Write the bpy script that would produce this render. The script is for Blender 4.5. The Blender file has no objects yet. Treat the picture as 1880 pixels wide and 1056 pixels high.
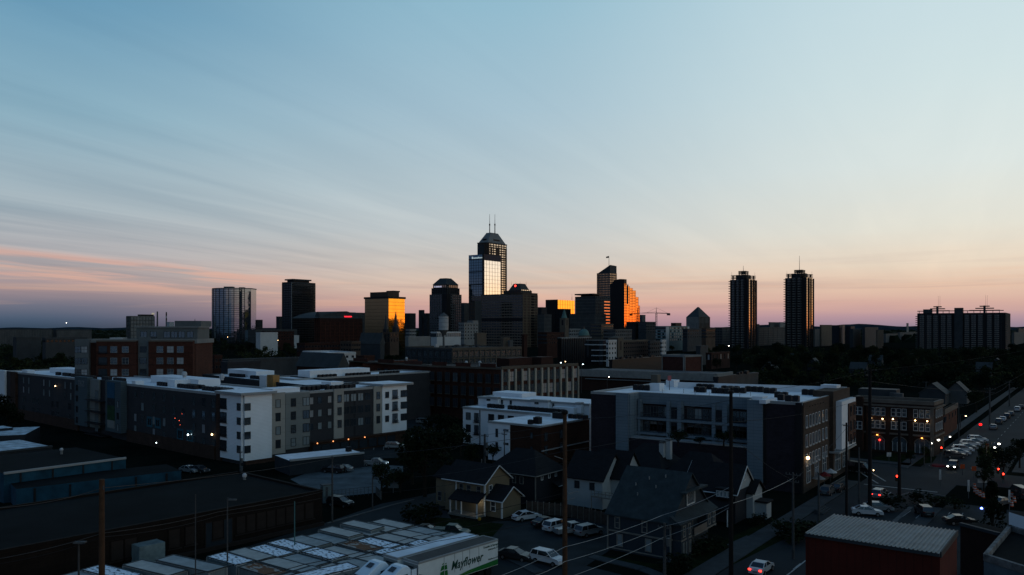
import bpy, math, random
from math import sin, cos, pi, atan2, sqrt, hypot
from mathutils import Vector, Matrix
rnd = random.Random(11)
sc = bpy.context.scene
COL = sc.collection
# ---------------------------------------------------------------- camera
F, CX, HY, H = 1462.0, 940.0, 600.0, 30.0       # focal length in picture pixels, centre column, horizon row, eye height
cam = bpy.data.cameras.new('camera'); cam.lens = 28.0; cam.sensor_width = 36.0
cam.shift_y = 72.0/1880.0; cam.clip_start = 0.5; cam.clip_end = 60000.0
camo = bpy.data.objects.new('camera', cam); COL.objects.link(camo)
camo.location = (0, 0, H); camo.rotation_euler = (math.radians(90), 0, 0)
sc.camera = camo
# ---------------------------------------------------------------- colour management
sc.view_settings.view_transform = 'Standard'; sc.view_settings.look = 'None'
sc.view_settings.exposure = 0.0; sc.view_settings.gamma = 1.0
sc.cycles.max_bounces = 5; sc.cycles.diffuse_bounces = 2; sc.cycles.glossy_bounces = 3
sc.cycles.use_denoising = True; sc.cycles.caustics_reflective = False; sc.cycles.caustics_refractive = False
sc.cycles.blur_glossy = 0.5
# ---------------------------------------------------------------- dusk sky
GLOW = math.radians(78.0)                       # compass direction of the sunset, clockwise from +Y
def lin(c):
    return tuple(((v/255.0)/12.92 if v/255.0 <= .04045 else ((v/255.0+.055)/1.055)**2.4) for v in c)
world = bpy.data.worlds.new('World'); sc.world = world; world.use_nodes = True
NT = world.node_tree; NT.nodes.clear()
def N(t, **k):
    n = NT.nodes.new(t)
    for a, b in k.items(): setattr(n, a, b)
    return n
def mth(op, a, b=None, c=None, clamp=False):
    n = N('ShaderNodeMath', operation=op); n.use_clamp = clamp
    for i, q in enumerate((a, b, c)):
        if q is None: continue
        if isinstance(q, (int, float)): n.inputs[i].default_value = q
        else: NT.links.new(q, n.inputs[i])
    return n.outputs[0]
def ramp(src, stops, linear=False, lo=0.0, hi=1.0):
    n = N('ShaderNodeValToRGB'); cr = n.color_ramp
    while len(cr.elements) < len(stops): cr.elements.new(.5)
    for e, (p, c) in zip(cr.elements, stops):
        e.position = p; e.color = tuple(c if linear else lin(c)) + (1,)
    NT.links.new(src, n.inputs[0]); return n.outputs[0]
def mix(fac, a, b, mode='MIX'):
    n = N('ShaderNodeMix', data_type='RGBA', blend_type=mode)
    if isinstance(fac, (int, float)): n.inputs[0].default_value = fac
    else: NT.links.new(fac, n.inputs[0])
    for i, q in ((6, a), (7, b)):
        if isinstance(q, tuple): n.inputs[i].default_value = q + (1,)
        else: NT.links.new(q, n.inputs[i])
    return n.outputs[2]
def mrange(v, a, b, c=0.0, d=1.0):
    n = N('ShaderNodeMapRange', interpolation_type='SMOOTHSTEP')
    NT.links.new(v, n.inputs[0])
    for i, q in enumerate((a, b, c, d)): n.inputs[i+1].default_value = q
    return n.outputs[0]
tc = N('ShaderNodeTexCoord'); sp = N('ShaderNodeSeparateXYZ'); NT.links.new(tc.outputs['Generated'], sp.inputs[0])
dx, dy, dz = sp.outputs
hl = mth('MAXIMUM', mth('SQRT', mth('ADD', mth('MULTIPLY', dx, dx), mth('MULTIPLY', dy, dy))), .001)
g = mth('DIVIDE', mth('ADD', mth('MULTIPLY', dx, sin(GLOW)), mth('MULTIPLY', dy, cos(GLOW))), hl)
zc = mth('MAXIMUM', dz, 0.0)
def noise(vec, scale, detail=4, rough=.55, dist=0.0):
    n = N('ShaderNodeTexNoise'); n.inputs['Scale'].default_value = scale
    n.inputs['Detail'].default_value = detail; n.inputs['Roughness'].default_value = rough
    n.inputs['Distortion'].default_value = dist
    NT.links.new(vec, n.inputs['Vector']); return n.outputs[0]
def comb(a, b, c=0.0):
    n = N('ShaderNodeCombineXYZ')
    for i, q in enumerate((a, b, c)):
        if isinstance(q, (int, float)): n.inputs[i].default_value = q
        else: NT.links.new(q, n.inputs[i])
    return n.outputs[0]
# thin cloud sheet seen in perspective: a plane high above
zz = mth('ADD', zc, .055)
ppx = mth('DIVIDE', dx, zz); ppy = mth('DIVIDE', dy, zz)
ca, sa = cos(math.radians(-62)), sin(math.radians(-62))
rx = mth('ADD', mth('MULTIPLY', ppx, ca), mth('MULTIPLY', ppy, -sa))
ry = mth('ADD', mth('MULTIPLY', ppx, sa), mth('MULTIPLY', ppy, ca))
sheet = noise(comb(mth('MULTIPLY', rx, .20), mth('MULTIPLY', ry, 1.9)), 1.0, 5, .55, .9)
ripple = noise(comb(mth('MULTIPLY', rx, .60), mth('MULTIPLY', ry, 3.6), 11.0), 1.0, 4, .55, .9)
sheet2 = noise(comb(mth('MULTIPLY', rx, .10), mth('MULTIPLY', ry, .42), 3.0), 1.0, 3, .5, .4)
# wobble the height so that the colour bands are not ruled lines
wob = mth('MULTIPLY', mth('SUBTRACT', noise(comb(mth('MULTIPLY', g, 3.0), mth('MULTIPLY', zc, 40.0)), 1.6, 3, .55, .3), .5), .012)
zb = mth('MAXIMUM', mth('ADD', zc, mth('MULTIPLY', wob, mrange(zc, .005, .03))), 0.0)
SKY_L = [(0, (56,74,94)), (.010, (76,92,114)), (.024, (112,114,130)), (.040, (158,140,144)), (.062, (174,163,164)), (.085, (172,172,176)), (.13, (160,175,184)), (.23, (136,172,190)), (.34, (104,153,182)), (.6, (84,118,152)), (1, (60,92,130))]
SKY_C = [(0, (166,132,142)), (.012, (192,148,152)), (.028, (214,170,158)), (.050, (218,192,174)), (.080, (206,198,190)), (.12, (192,199,201)), (.17, (181,197,204)), (.264, (164,192,207)), (.374, (146,186,205)), (.6, (98,136,168)), (1, (60,92,130))]
SKY_R = [(0, (146,130,148)), (.012, (182,150,158)), (.026, (212,172,160)), (.045, (226,194,172)), (.070, (231,213,192)), (.11, (228,225,212)), (.18, (220,229,226)), (.27, (209,226,228)), (.37, (199,221,228)), (.6, (124,160,184)), (1, (60,92,130))]
SKY_B = [(0, (58,72,92)), (.03, (84,92,116)), (.07, (98,108,134)), (.15, (84,112,140)), (.35, (70,104,140)), (.6, (64,98,134)), (1, (60,92,130))]
SKY_G = [(0, (1.8,.66,.24)), (.010, (1.85,.80,.32)), (.024, (1.6,.90,.42)), (.045, (1.10,.82,.53)), (.075, (.92,.84,.70)), (.12, (.66,.68,.62)), (.20, (.42,.54,.60)), (.40, (.17,.29,.38)), (1, lin((60,92,130)))]
cB, cL, cC, cR = (ramp(zb, s) for s in (SKY_B, SKY_L, SKY_C, SKY_R)); cG = ramp(zb, SKY_G, True)
col = mix(mrange(g, -.95, -.40), cB, cL)
col = mix(mrange(g, -.34, .20), col, cC)
col = mix(mrange(g, .16, .70), col, cR)
col = mix(mrange(g, .74, .93), col, cG)
# streaks: slightly darker and lighter bands in the thin cloud
amt = mth('MULTIPLY', mrange(zc, .02, .07), mrange(zc, .36, .20, .45, 1.0))
st = mth('ADD', mth('MULTIPLY', mth('SUBTRACT', sheet, .5), .70), mth('ADD', mth('MULTIPLY', mth('SUBTRACT', sheet2, .5), .50), mth('MULTIPLY', mth('SUBTRACT', ripple, .5), mrange(zc, .20, .08, .04, .26))))
st = mth('MULTIPLY', mth('MULTIPLY', st, amt), mrange(g, .45, -.30, .22, 1.0))
grey = mix(1.0, col, comb(mth('ADD', 1.0, st), mth('ADD', 1.0, mth('MULTIPLY', st, .8)), mth('ADD', 1.0, mth('MULTIPLY', st, .62))), 'MULTIPLY')
# salmon wisps low on the eastern side
az = N('ShaderNodeMath', operation='ARCTAN2'); NT.links.new(dx, az.inputs[0]); NT.links.new(dy, az.inputs[1]); az = az.outputs[0]
tilt = mth('ADD', zc, mth('MULTIPLY', mth('ADD', az, .45), .07))
w = noise(comb(mth('MULTIPLY', az, 4.0), mth('MULTIPLY', tilt, 85.0)), 1.0, 5, .55, .35)
wm = mth('MULTIPLY', mth('MULTIPLY', mrange(w, .44, .58), mrange(tilt, .040, .050)), mth('MULTIPLY', mrange(tilt, .080, .070), mrange(az, -.20, -.34)))
grey = mix(mth('MULTIPLY', wm, .55), grey, lin((234,178,156)))
w2 = noise(comb(mth('MULTIPLY', az, 3.0), mth('MULTIPLY', zc, 90.0), 7.0), 1.0, 4, .55, .3)
wm2 = mth('MULTIPLY', mth('MULTIPLY', mrange(w2, .48, .68), mrange(zc, .010, .030)), mrange(zc, .085, .050))
grey = mix(mth('MULTIPLY', wm2, .30), grey, lin((232,182,152)))
w3 = noise(comb(mth('MULTIPLY', az, 2.2), mth('MULTIPLY', zc, 70.0), 19.0), 1.0, 4, .55, .3)
wm3 = mth('MULTIPLY', mth('MULTIPLY', mrange(w3, .50, .70), mrange(zc, .006, .025)), mrange(zc, .10, .055))
grey = mix(mth('MULTIPLY', wm3, .26), grey, lin((150,128,138)))
sky = N('ShaderNodeTexSky'); sky.sky_type = 'NISHITA'; sky.sun_disc = False
SUN_EL = math.radians(0.5); sky.sun_elevation = SUN_EL; sky.sun_rotation = GLOW
sky.air_density = 1.0; sky.dust_density = 1.5; sky.ozone_density = 1.0
bg1 = N('ShaderNodeBackground'); bg1.inputs[1].default_value = 1.0; NT.links.new(grey, bg1.inputs[0])
bg2 = N('ShaderNodeBackground'); bg2.inputs[1].default_value = 0.006; NT.links.new(sky.outputs[0], bg2.inputs[0])
ad = N('ShaderNodeAddShader'); NT.links.new(bg1.outputs[0], ad.inputs[0]); NT.links.new(bg2.outputs[0], ad.inputs[1])
wo = N('ShaderNodeOutputWorld'); NT.links.new(ad.outputs[0], wo.inputs[0])
world.cycles.sampling_method = 'MANUAL'; world.cycles.sample_map_resolution = 1024
# ---------------------------------------------------------------- the last light of the sun, already below the roofs
sl = bpy.data.lights.new('sun', 'SUN'); sl.energy = 0.022; sl.angle = math.radians(20); sl.color = (1.0, .62, .38)
so = bpy.data.objects.new('sun', sl); COL.objects.link(so)
sd = Vector((sin(GLOW)*cos(math.radians(3)), cos(GLOW)*cos(math.radians(3)), sin(math.radians(3))))
so.rotation_euler = sd.to_track_quat('Z', 'Y').to_euler(); so.location = (200, 60, 120)
# ================================================================ materials
MC = {}
def mat(name, col, rough=.8, metal=0.0, var=.25, scale=.6, kind='plain', p=(1, 1), col2=None, bump=.0, emit=0.0, spec=.15, emc=None):
    if name in MC: return MC[name]
    m = bpy.data.materials.new(name); m.use_nodes = True; nt = m.node_tree
    b = nt.nodes['Principled BSDF']; L = nt.links.new
    b.inputs['Roughness'].default_value = rough; b.inputs['Metallic'].default_value = metal
    b.inputs['Specular IOR Level'].default_value = spec
    c = tuple(col) + (1,); c2 = tuple(col2) + (1,) if col2 else tuple(v*.55 for v in col) + (1,)
    t = nt.nodes.new('ShaderNodeTexCoord')
    def nn(ty): return nt.nodes.new(ty)
    base = None
    if kind in ('brick', 'panel'):
        # coordinates: distance along a vertical wall and height
        s = nn('ShaderNodeSeparateXYZ'); L(t.outputs['Object'], s.inputs[0])
        ad = nn('ShaderNodeMath'); ad.operation = 'SUBTRACT'; L(s.outputs[0], ad.inputs[0]); L(s.outputs[1], ad.inputs[1])
        cb = nn('ShaderNodeCombineXYZ'); L(ad.outputs[0], cb.inputs[0]); L(s.outputs[2], cb.inputs[1])
        br = nn('ShaderNodeTexBrick'); L(cb.outputs[0], br.inputs['Vector'])
        br.inputs['Color1'].default_value = c
        br.inputs['Color2'].default_value = tuple(v*(.72 if kind == 'brick' else .93) for v in col) + (1,)
        br.inputs['Mortar'].default_value = c2; br.inputs['Scale'].default_value = 1.0
        br.inputs['Brick Width'].default_value = p[0]; br.inputs['Row Height'].default_value = p[1]
        br.inputs['Mortar Size'].default_value = .012 if kind == 'brick' else .025
        if kind == 'panel': br.offset = 0.0
        base = br.outputs[0]
    elif kind in ('siding', 'rib'):
        s = nn('ShaderNodeSeparateXYZ'); L(t.outputs['Object'], s.inputs[0])
        if kind == 'siding': src = s.outputs[2]
        else:
            ad = nn('ShaderNodeMath'); ad.operation = 'SUBTRACT'; L(s.outputs[0], ad.inputs[0]); L(s.outputs[1], ad.inputs[1]); src = ad.outputs[0]
        mu = nn('ShaderNodeMath'); mu.operation = 'MULTIPLY'; L(src, mu.inputs[0]); mu.inputs[1].default_value = 1.0/p[0]
        fr = nn('ShaderNodeMath'); fr.operation = 'FRACT'; L(mu.outputs[0], fr.inputs[0])
        r = nn('ShaderNodeValToRGB'); L(fr.outputs[0], r.inputs[0])
        r.color_ramp.elements[0].color = c2; r.color_ramp.elements[0].position = .06
        r.color_ramp.elements[1].color = c; r.color_ramp.elements[1].position = .22
        base = r.outputs[0]
    n = nn('ShaderNodeTexNoise'); n.inputs['Scale'].default_value = scale; n.inputs['Detail'].default_value = 6; n.inputs['Roughness'].default_value = .65
    L(t.outputs['Object'], n.inputs['Vector'])
    mr = nn('ShaderNodeMapRange'); L(n.outputs[0], mr.inputs[0]); mr.inputs[1].default_value = .3; mr.inputs[2].default_value = .7
    mr.inputs[3].default_value = 1-var; mr.inputs[4].default_value = 1+var*.5
    mx = nn('ShaderNodeMix'); mx.data_type = 'RGBA'; mx.blend_type = 'MULTIPLY'; mx.inputs[0].default_value = 1
    if base: L(base, mx.inputs[6])
    else: mx.inputs[6].default_value = c
    L(mr.outputs[0], mx.inputs[7]); L(mx.outputs[2], b.inputs['Base Color'])
    if bump:
        bp = nn('ShaderNodeBump'); bp.inputs['Strength'].default_value = bump; bp.inputs['Distance'].default_value = .05
        L(n.outputs[0], bp.inputs['Height']); L(bp.outputs[0], b.inputs['Normal'])
    if emit:
        b.inputs['Emission Color'].default_value = tuple(emc or col) + (1,); b.inputs['Emission Strength'].default_value = emit
    MC[name] = m; return m
def glass(name, col, rough=.06, metal=.9, wav=.0, var=.12):
    """coated window glass: a tinted mirror with slightly uneven panes"""
    if name in MC: return MC[name]
    m = mat(name, col, rough, metal, var, .25, spec=.8)
    if wav:
        nt = m.node_tree; b = nt.nodes['Principled BSDF']; t = nt.nodes.new('ShaderNodeTexCoord')
        v = nt.nodes.new('ShaderNodeTexNoise'); v.inputs['Scale'].default_value = .12; v.inputs['Detail'].default_value = 3
        nt.links.new(t.outputs['Object'], v.inputs['Vector'])
        bp = nt.nodes.new('ShaderNodeBump'); bp.inputs['Strength'].default_value = wav; bp.inputs['Distance'].default_value = .6
        nt.links.new(v.outputs[0], bp.inputs['Height']); nt.links.new(bp.outputs[0], b.inputs['Normal'])
    return m
def emis(name, col, s): return mat(name, col, .5, 0, 0, emit=s)
# ================================================================ mesh helpers
class MB:
    def __init__(s): s.v = []; s.f = []; s.m = []; s.mats = []
    def mi(s, m):
        if m not in s.mats: s.mats.append(m)
        return s.mats.index(m)
    def face(s, pts, m):
        n = len(s.v); s.v += [tuple(p) for p in pts]; s.f.append(tuple(range(n, n+len(pts)))); s.m.append(s.mi(m)); return s
    def mesh(s, verts, faces, m):
        n = len(s.v); s.v += [tuple(p) for p in verts]; k = s.mi(m)
        for f in faces: s.f.append(tuple(i+n for i in f)); s.m.append(k)
        return s
    def prism(s, poly, z0, z1, m, mt=None, z1s=None):
        n = len(poly); a = sum(poly[i][0]*poly[(i+1) % n][1]-poly[(i+1) % n][0]*poly[i][1] for i in range(n))
        if a < 0: poly = poly[::-1]; z1s = z1s[::-1] if z1s else None
        tops = z1s or [z1]*n
        vs = [(p[0], p[1], z0) for p in poly] + [(p[0], p[1], t) for p, t in zip(poly, tops)]
        s.mesh(vs, [(i, (i+1) % n, n+(i+1) % n, n+i) for i in range(n)] + [tuple(range(n-1, -1, -1))], m)
        s.mesh([vs[n+i] for i in range(n)], [tuple(range(n))], mt or m); return s
    def frustum(s, p0, z0, p1, z1, m, mt=None):
        n = len(p0); a = sum(p0[i][0]*p0[(i+1) % n][1]-p0[(i+1) % n][0]*p0[i][1] for i in range(n))
        if a < 0: p0 = p0[::-1]; p1 = p1[::-1]
        vs = [(p[0], p[1], z0) for p in p0] + [(p[0], p[1], z1) for p in p1]
        s.mesh(vs, [(i, (i+1) % n, n+(i+1) % n, n+i) for i in range(n)] + [tuple(range(n-1, -1, -1))], m)
        s.mesh(vs[n:], [tuple(range(n))], mt or m); return s
    def box(s, c, d, m, az=0.0):
        """box centred at c with size d, first axis turned az radians clockwise from +X... (az measured counter-clockwise)"""
        ux, uy = cos(az), sin(az); X, Y, Z = d[0]/2, d[1]/2, d[2]/2
        vs = [(c[0]+ux*x-uy*y, c[1]+uy*x+ux*y, c[2]+z) for z in (-Z, Z) for x, y in ((-X, -Y), (X, -Y), (X, Y), (-X, Y))]
        return s.mesh(vs, [(3, 2, 1, 0), (4, 5, 6, 7), (0, 1, 5, 4), (1, 2, 6, 5), (2, 3, 7, 6), (3, 0, 4, 7)], m)
    def slab(s, A, B, out, dep, z0, z1, m, back=0.0):
        """box along the line A-B, standing dep proud of it along the unit vector out"""
        p = [(A[0]-out[0]*back, A[1]-out[1]*back), (B[0]-out[0]*back, B[1]-out[1]*back), (B[0]+out[0]*dep, B[1]+out[1]*dep), (A[0]+out[0]*dep, A[1]+out[1]*dep)]
        return s.prism(p, z0, z1, m)
    def tube(s, a, b, r0, r1, m, n=8):
        a = Vector(a); b = Vector(b); d = (b-a).normalized()
        e = d.cross(Vector((0, 0, 1)) if abs(d.z) < .9 else Vector((1, 0, 0))).normalized(); f = d.cross(e)
        vs = [tuple(p+(e*cos(t)+f*sin(t))*r) for p, r in ((a, r0), (b, r1)) for t in [2*pi*i/n for i in range(n)]]
        return s.mesh(vs, [(n+i, n+(i+1) % n, (i+1) % n, i) for i in range(n)] + [tuple(range(n)), tuple(range(2*n-1, n-1, -1))], m)
    def ball(s, c, r, m, n=8, k=5, sz=1.0):
        vs = [(c[0], c[1], c[2]-r*sz)]
        for j in range(1, k):
            t = -pi/2+pi*j/k
            vs += [(c[0]+r*cos(t)*cos(2*pi*i/n), c[1]+r*cos(t)*sin(2*pi*i/n), c[2]+r*sz*sin(t)) for i in range(n)]
        vs.append((c[0], c[1], c[2]+r*sz)); top = len(vs)-1
        fs = [(0, 1+(i+1) % n, 1+i) for i in range(n)]
        for j in range(k-2):
            a = 1+j*n; fs += [(a+i, a+(i+1) % n, a+n+(i+1) % n, a+n+i) for i in range(n)]
        a = 1+(k-2)*n; fs += [(a+i, a+(i+1) % n, top) for i in range(n)]
        return s.mesh(vs, fs, m)
    def build(s, name, parent=None, smooth=False):
        o3 = parent['_o'] if parent is not None and '_o' in parent else (0, 0, 0)
        me = bpy.data.meshes.new(name)
        me.from_pydata([(x-o3[0], y-o3[1], z-o3[2]) for x, y, z in s.v], [], s.f)
        for m in s.mats: me.materials.append(m)
        me.polygons.foreach_set('material_index', s.m)
        if smooth: me.polygons.foreach_set('use_smooth', [True]*len(s.f))
        me.update(); o = bpy.data.objects.new(name, me); COL.objects.link(o)
        if parent is not None: o.parent = parent; o['_o'] = o3
        return o
def tag(o, label=None, cat=None, group=None, kind=None):
    if label: o['label'] = label
    if cat: o['category'] = cat
    if group: o['group'] = group
    if kind: o['kind'] = kind
    return o
def thing(name, loc, label, cat, group=None):
    o = bpy.data.objects.new(name, None); COL.objects.link(o); o.location = (loc[0], loc[1], loc[2] if len(loc) > 2 else 0)
    o['_o'] = tuple(o.location); o.empty_display_size = .5
    return tag(o, label, cat, group)
def copytree(o, parent=None):
    c = o.copy(); COL.objects.link(c)
    if parent is not None: c.parent = parent
    for ch in list(o.children): copytree(ch, c)
    return c
# ---- picture pixel -> place in the world
def G(px, py): D = F*H/(py-HY); return ((px-CX)/F*D, D)                  # on the ground
def RP(px, py, z): D = F*(H-z)/(py-HY); return ((px-CX)/F*D, D)           # on a level at height z (below eye height)
def AT(px, D): return ((px-CX)/F*D, D)
def ZH(py, D): return H-(py-HY)/F*D
U = (sin(math.radians(36.5)), cos(math.radians(36.5))); V = (-U[1], U[0])
def axes(deg): a = math.radians(deg); return (sin(a), cos(a)), (-cos(a), sin(a))
def add(p, *q):
    x, y = p[0], p[1]
    for d, s in q: x += d[0]*s; y += d[1]*s
    return (x, y)
def reach(C, d, px):
    """how far from C along d until the point stands at picture column px"""
    k = (px-CX)/F; return (k*C[1]-C[0])/(d[0]-k*d[1])
def outn(A, B):
    d = (B[0]-A[0], B[1]-A[1]); l = hypot(*d); n = (d[1]/l, -d[0]/l)
    m = ((A[0]+B[0])/2, (A[1]+B[1])/2)
    return n if n[0]*m[0]+n[1]*m[1] < 0 else (-n[0], -n[1])
def lerp(A, B, t): return (A[0]+(B[0]-A[0])*t, A[1]+(B[1]-A[1])*t)
def wallpx(A, B, px):
    """fraction along wall A-B at picture column px"""
    k = (px-CX)/F; d = (B[0]-A[0], B[1]-A[1]); return (k*A[1]-A[0])/(d[0]-k*d[1])
def gridface(mb, A, B, z0, z1, nf, nc, band, pier, dep, m, m2=None, ends=True):
    """storey bands and piers standing proud of a wall"""
    out = outn(A, B); L = hypot(B[0]-A[0], B[1]-A[1])
    fh = (z1-z0)/max(nf, 1)
    for i in range(nf+1 if band else 0):
        zc = z0+i*fh; mb.slab(A, B, out, dep, max(z0, zc-band/2), min(z1, zc+band/2), m)
    for j in range(nc+1 if pier else 0):
        if not ends and j in (0, nc): continue
        t = j/nc; h = pier/2/L; a, b = max(0, t-h), min(1, t+h)
        mb.slab(lerp(A, B, a), lerp(A, B, b), out, dep+.06, z0, z1, m2 or m)
WMESH = {}
def winmesh(w, h, fr, gl, sill=None, mull=0, fw=.09, mid=False, rail=None):
    k = (round(w, 2), round(h, 2), fr.name, gl.name, sill.name if sill else '', mull, fw, mid, rail.name if rail else '')
    if k in WMESH: return WMESH[k]
    b = MB(); b.box((0, .02, 0), (w-2*fw+.02, .04, h-2*fw+.02), gl)
    b.box((0, .05, h/2-fw/2), (w, .10, fw), fr); b.box((0, .05, -h/2+fw/2), (w, .10, fw), fr)
    for s in (-1, 1): b.box((s*(w/2-fw/2), .05, 0), (fw, .098, h-2*fw), fr)
    for i in range(mull): b.box((-w/2+w*(i+1)/(mull+1), .045, 0), (.07, .088, h-2*fw), fr)
    if mid: b.box((0, .04, 0), (w-2*fw, .08, .08), fr)
    if sill: b.box((0, .09, -h/2-.08), (w+.2, .18, .14), sill)
    if rail:
        b.box((0, .22, -h/2+.5), (w+.5, .03, .05), rail); b.box((0, .22, -h/2-.05), (w+.5, .40, .05), rail)
        n = int((w+.5)/.16)
        for i in range(n+1): b.box((-(w+.5)/2+(w+.5)*i/n, .22, -h/2+.22), (.02, .02, .56), rail)
    o = b.build('window'); me = o.data; bpy.data.objects.remove(o); WMESH[k] = me; return me
def windows(root, A, B, zs, ts, w, h, fr, gl, sill=None, mull=0, name='window', alts=None, fw=.09, skip=0.0, mid=False, rail=None, proud=0.0):
    out = outn(A, B); ang = atan2(out[1], out[0])-pi/2; o3 = root['_o']; r = []
    me = winmesh(w, h, fr, gl, sill, mull, fw, mid, rail); am = [winmesh(w, h, fr, a, sill, mull, fw, mid, rail) for a in (alts or [])]
    for z in zs:
        for t in ts:
            if skip and rnd.random() < skip: continue
            p = lerp(A, B, t); q = me
            if am and rnd.random() < .45: q = rnd.choice(am)
            o = bpy.data.objects.new(name, q); COL.objects.link(o); o.parent = root
            o.location = (p[0]+out[0]*proud-o3[0], p[1]+out[1]*proud-o3[1], z-o3[2]); o.rotation_euler = (0, 0, ang); r.append(o)
    return r
# ================================================================ ground, streets and lots
def sheet(name, pts, z, m, kind='structure', **k):
    b = MB(); n = len(pts); a = sum(pts[i][0]*pts[(i+1) % n][1]-pts[(i+1) % n][0]*pts[i][1] for i in range(n))
    b.face([(*p, z) for p in (pts if a > 0 else pts[::-1])], m); o = b.build(name); return tag(o, kind=kind, **k)
m_soil = mat('ground_cover', (.008,.010,.008), .95, 0, .5, .05, spec=0)
m_asph = mat('asphalt', (.016,.022,.026), .9, 0, .35, .12, spec=.1); m_lot = mat('gravel_lot', (.085,.105,.115), .95, 0, .5, .18, spec=.05); m_lot2 = mat('worn_asphalt', (.021,.027,.030), .95, 0, .45, .15, spec=.08)
m_walk = mat('pavement_concrete', (.040,.047,.051), .9, 0, .3, .5, spec=.08); m_paint = mat('road_paint', (.30,.31,.30), .8, 0, .5, 1.2, spec=.1); m_kerb = mat('kerb_concrete', (.085,.09,.092), .9, 0, .3, .8, spec=.1); m_grass = mat('dark_lawn', (.012,.018,.008), .95, 0, .5, .4, spec=0)
b = MB(); b.face([(-9000, -300, 0), (9000, -300, 0), (14000, 14000, 0), (-14000, 14000, 0)], m_soil); tag(b.build('ground'), kind='structure')
# the street running away to the upper right, from the bottom edge through the crossing
K0 = (46, 125); KF = (55, 125); W1 = 13.5; W2 = 14.5
def onu(P, s, off=0.0): return add(P, (U, s), (V, -off))
sheet('road', [onu(K0, -60), onu(K0, 52), onu(K0, 52, W1+2), onu(K0, -60, W1)], .012, m_asph)
sheet('road', [onu(KF, 38, -1), onu(KF, 420), onu(KF, 420, W2), onu(KF, 38, W2)], .016, m_asph)
XC = (88, 170)                                     # corner of the crossing
sheet('road', [add(XC, (V, 120)), add(XC, (V, 120), (U, -15)), add(XC, (V, -110), (U, -15)), add(XC, (V, -110))], .020, m_asph)
sheet('parking_lot', [onu(K0, -28, W1+1), onu(K0, 26, W1+3), onu(K0, 22, W1+62), onu(K0, -28, W1+62)], .010, m_lot2)
sheet('parking_lot', [G(533,880), G(620,848), G(740,856), G(740,870), G(690,905), G(600,914), G(560,895)], .014, m_lot)
sheet('parking_lot', [G(540,845), G(575,806), G(700,775), G(800,765), G(850,800), G(740,840), G(620,846)], .012, m_lot2)
sheet('parking_lot', [G(880,985), G(905,958), G(1110,948), G(1135,1000), G(1075,1040), G(950,1040)], .014, m_lot2)
sheet('road', [G(560,985), G(592,962), G(700,925), G(800,905), G(830,955), G(880,985), G(1080,1040), G(1200,1070), G(1100,1110), G(900,1060), G(700,985)], .010, m_asph)
sheet('yard', [G(590,962), G(1000,1045), G(1000,1200), G(120,1200), G(240,1090), G(400,1020)], .008, m_lot2)
def strip(name, pts, w, z, m, h=0):
    """a band following a line on the ground (or a low kerb when h is given)"""
    b = MB()
    for A_, B_ in zip(pts[:-1], pts[1:]):
        d = (B_[0]-A_[0], B_[1]-A_[1]); l = hypot(*d); n = (-d[1]/l*w/2, d[0]/l*w/2); q = [(A_[0]-n[0], A_[1]-n[1]), (B_[0]-n[0], B_[1]-n[1]), (B_[0]+n[0], B_[1]+n[1]), (A_[0]+n[0], A_[1]+n[1])]
        if h: b.prism(q, 0, h, m)
        else: b.face([(*p, z) for p in q], m)
    return tag(b.build(name), kind='structure')
strip('pavement', [onu(K0, -60, -1.6), onu(K0, 36, -1.6)], 3.0, 0, m_walk, .12); strip('pavement', [onu(K0, -60, W1+1.2), onu(K0, 20, W1+1.8)], 2.0, 0, m_walk, .12)
strip('pavement', [onu(KF, 52, -4), onu(KF, 400, -4)], 2.4, 0, m_walk, .12); strip('pavement', [onu(KF, 60, W2+2), onu(KF, 400, W2+2)], 2.4, 0, m_walk, .12)
strip('pavement', [add(XC, (V, 3), (U, 1.5)), add(XC, (V, 110), (U, 1.5))], 3.0, 0, m_walk, .12); strip('pavement', [add(XC, (V, 30), (U, -17)), add(XC, (V, 115), (U, -17))], 3.0, 0, m_walk, .12)
for s0 in range(-55, 30, 9): strip('lane_marking', [onu(K0, s0, W1*.5), onu(K0, s0+3, W1*.5)], .14, .028, m_paint)
for s0 in range(60, 300, 9): strip('lane_marking', [onu(KF, s0, W2*.55), onu(KF, s0+3, W2*.55)], .14, .028, m_paint)
strip('edge_line', [onu(K0, -60, 6.9), onu(K0, -8, 6.9)], .18, .029, m_paint)
strip('stop_line', [onu(K0, 34, 1), onu(K0, 34, W1)], .45, .028, m_paint); strip('crosswalk_line', [G(1575,865), G(1612,888)], .3, .029, m_paint); strip('crosswalk_line', [G(1590,862), G(1626,884)], .3, .029, m_paint)
strip('parking_marking', [G(1637,962), G(1672,931)], .7, .03, m_kerb); strip('kerb', [G(1640,913), G(1672,905), G(1708,907), G(1735,912)], .3, 0, m_kerb, .13)
for px in (652, 669, 686, 704): strip('bay_line', [G(px, 826), G(px+3, 808)], .15, .027, m_paint)
for k in range(5): strip('bay_line', [G(1655+k*26, 950+k*2), G(1672+k*24, 938+k)], .12, .027, m_paint)
strip('kerb', [G(600,962), G(720,928), G(760,918)], .3, 0, m_kerb, .13); strip('pavement', [G(820,985), G(905,1008), G(990,1052)], 1.6, 0, m_walk, .12)
strip('pavement', [G(1085,1022), G(1180,1045), G(1290,1090)], 1.6, 0, m_walk, .12); strip('path', [G(1215,1030), G(1258,1034)], 1.0, .03, m_walk); strip('path', [G(1340,1002), G(1378,985)], 1.2, .03, m_walk)
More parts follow.
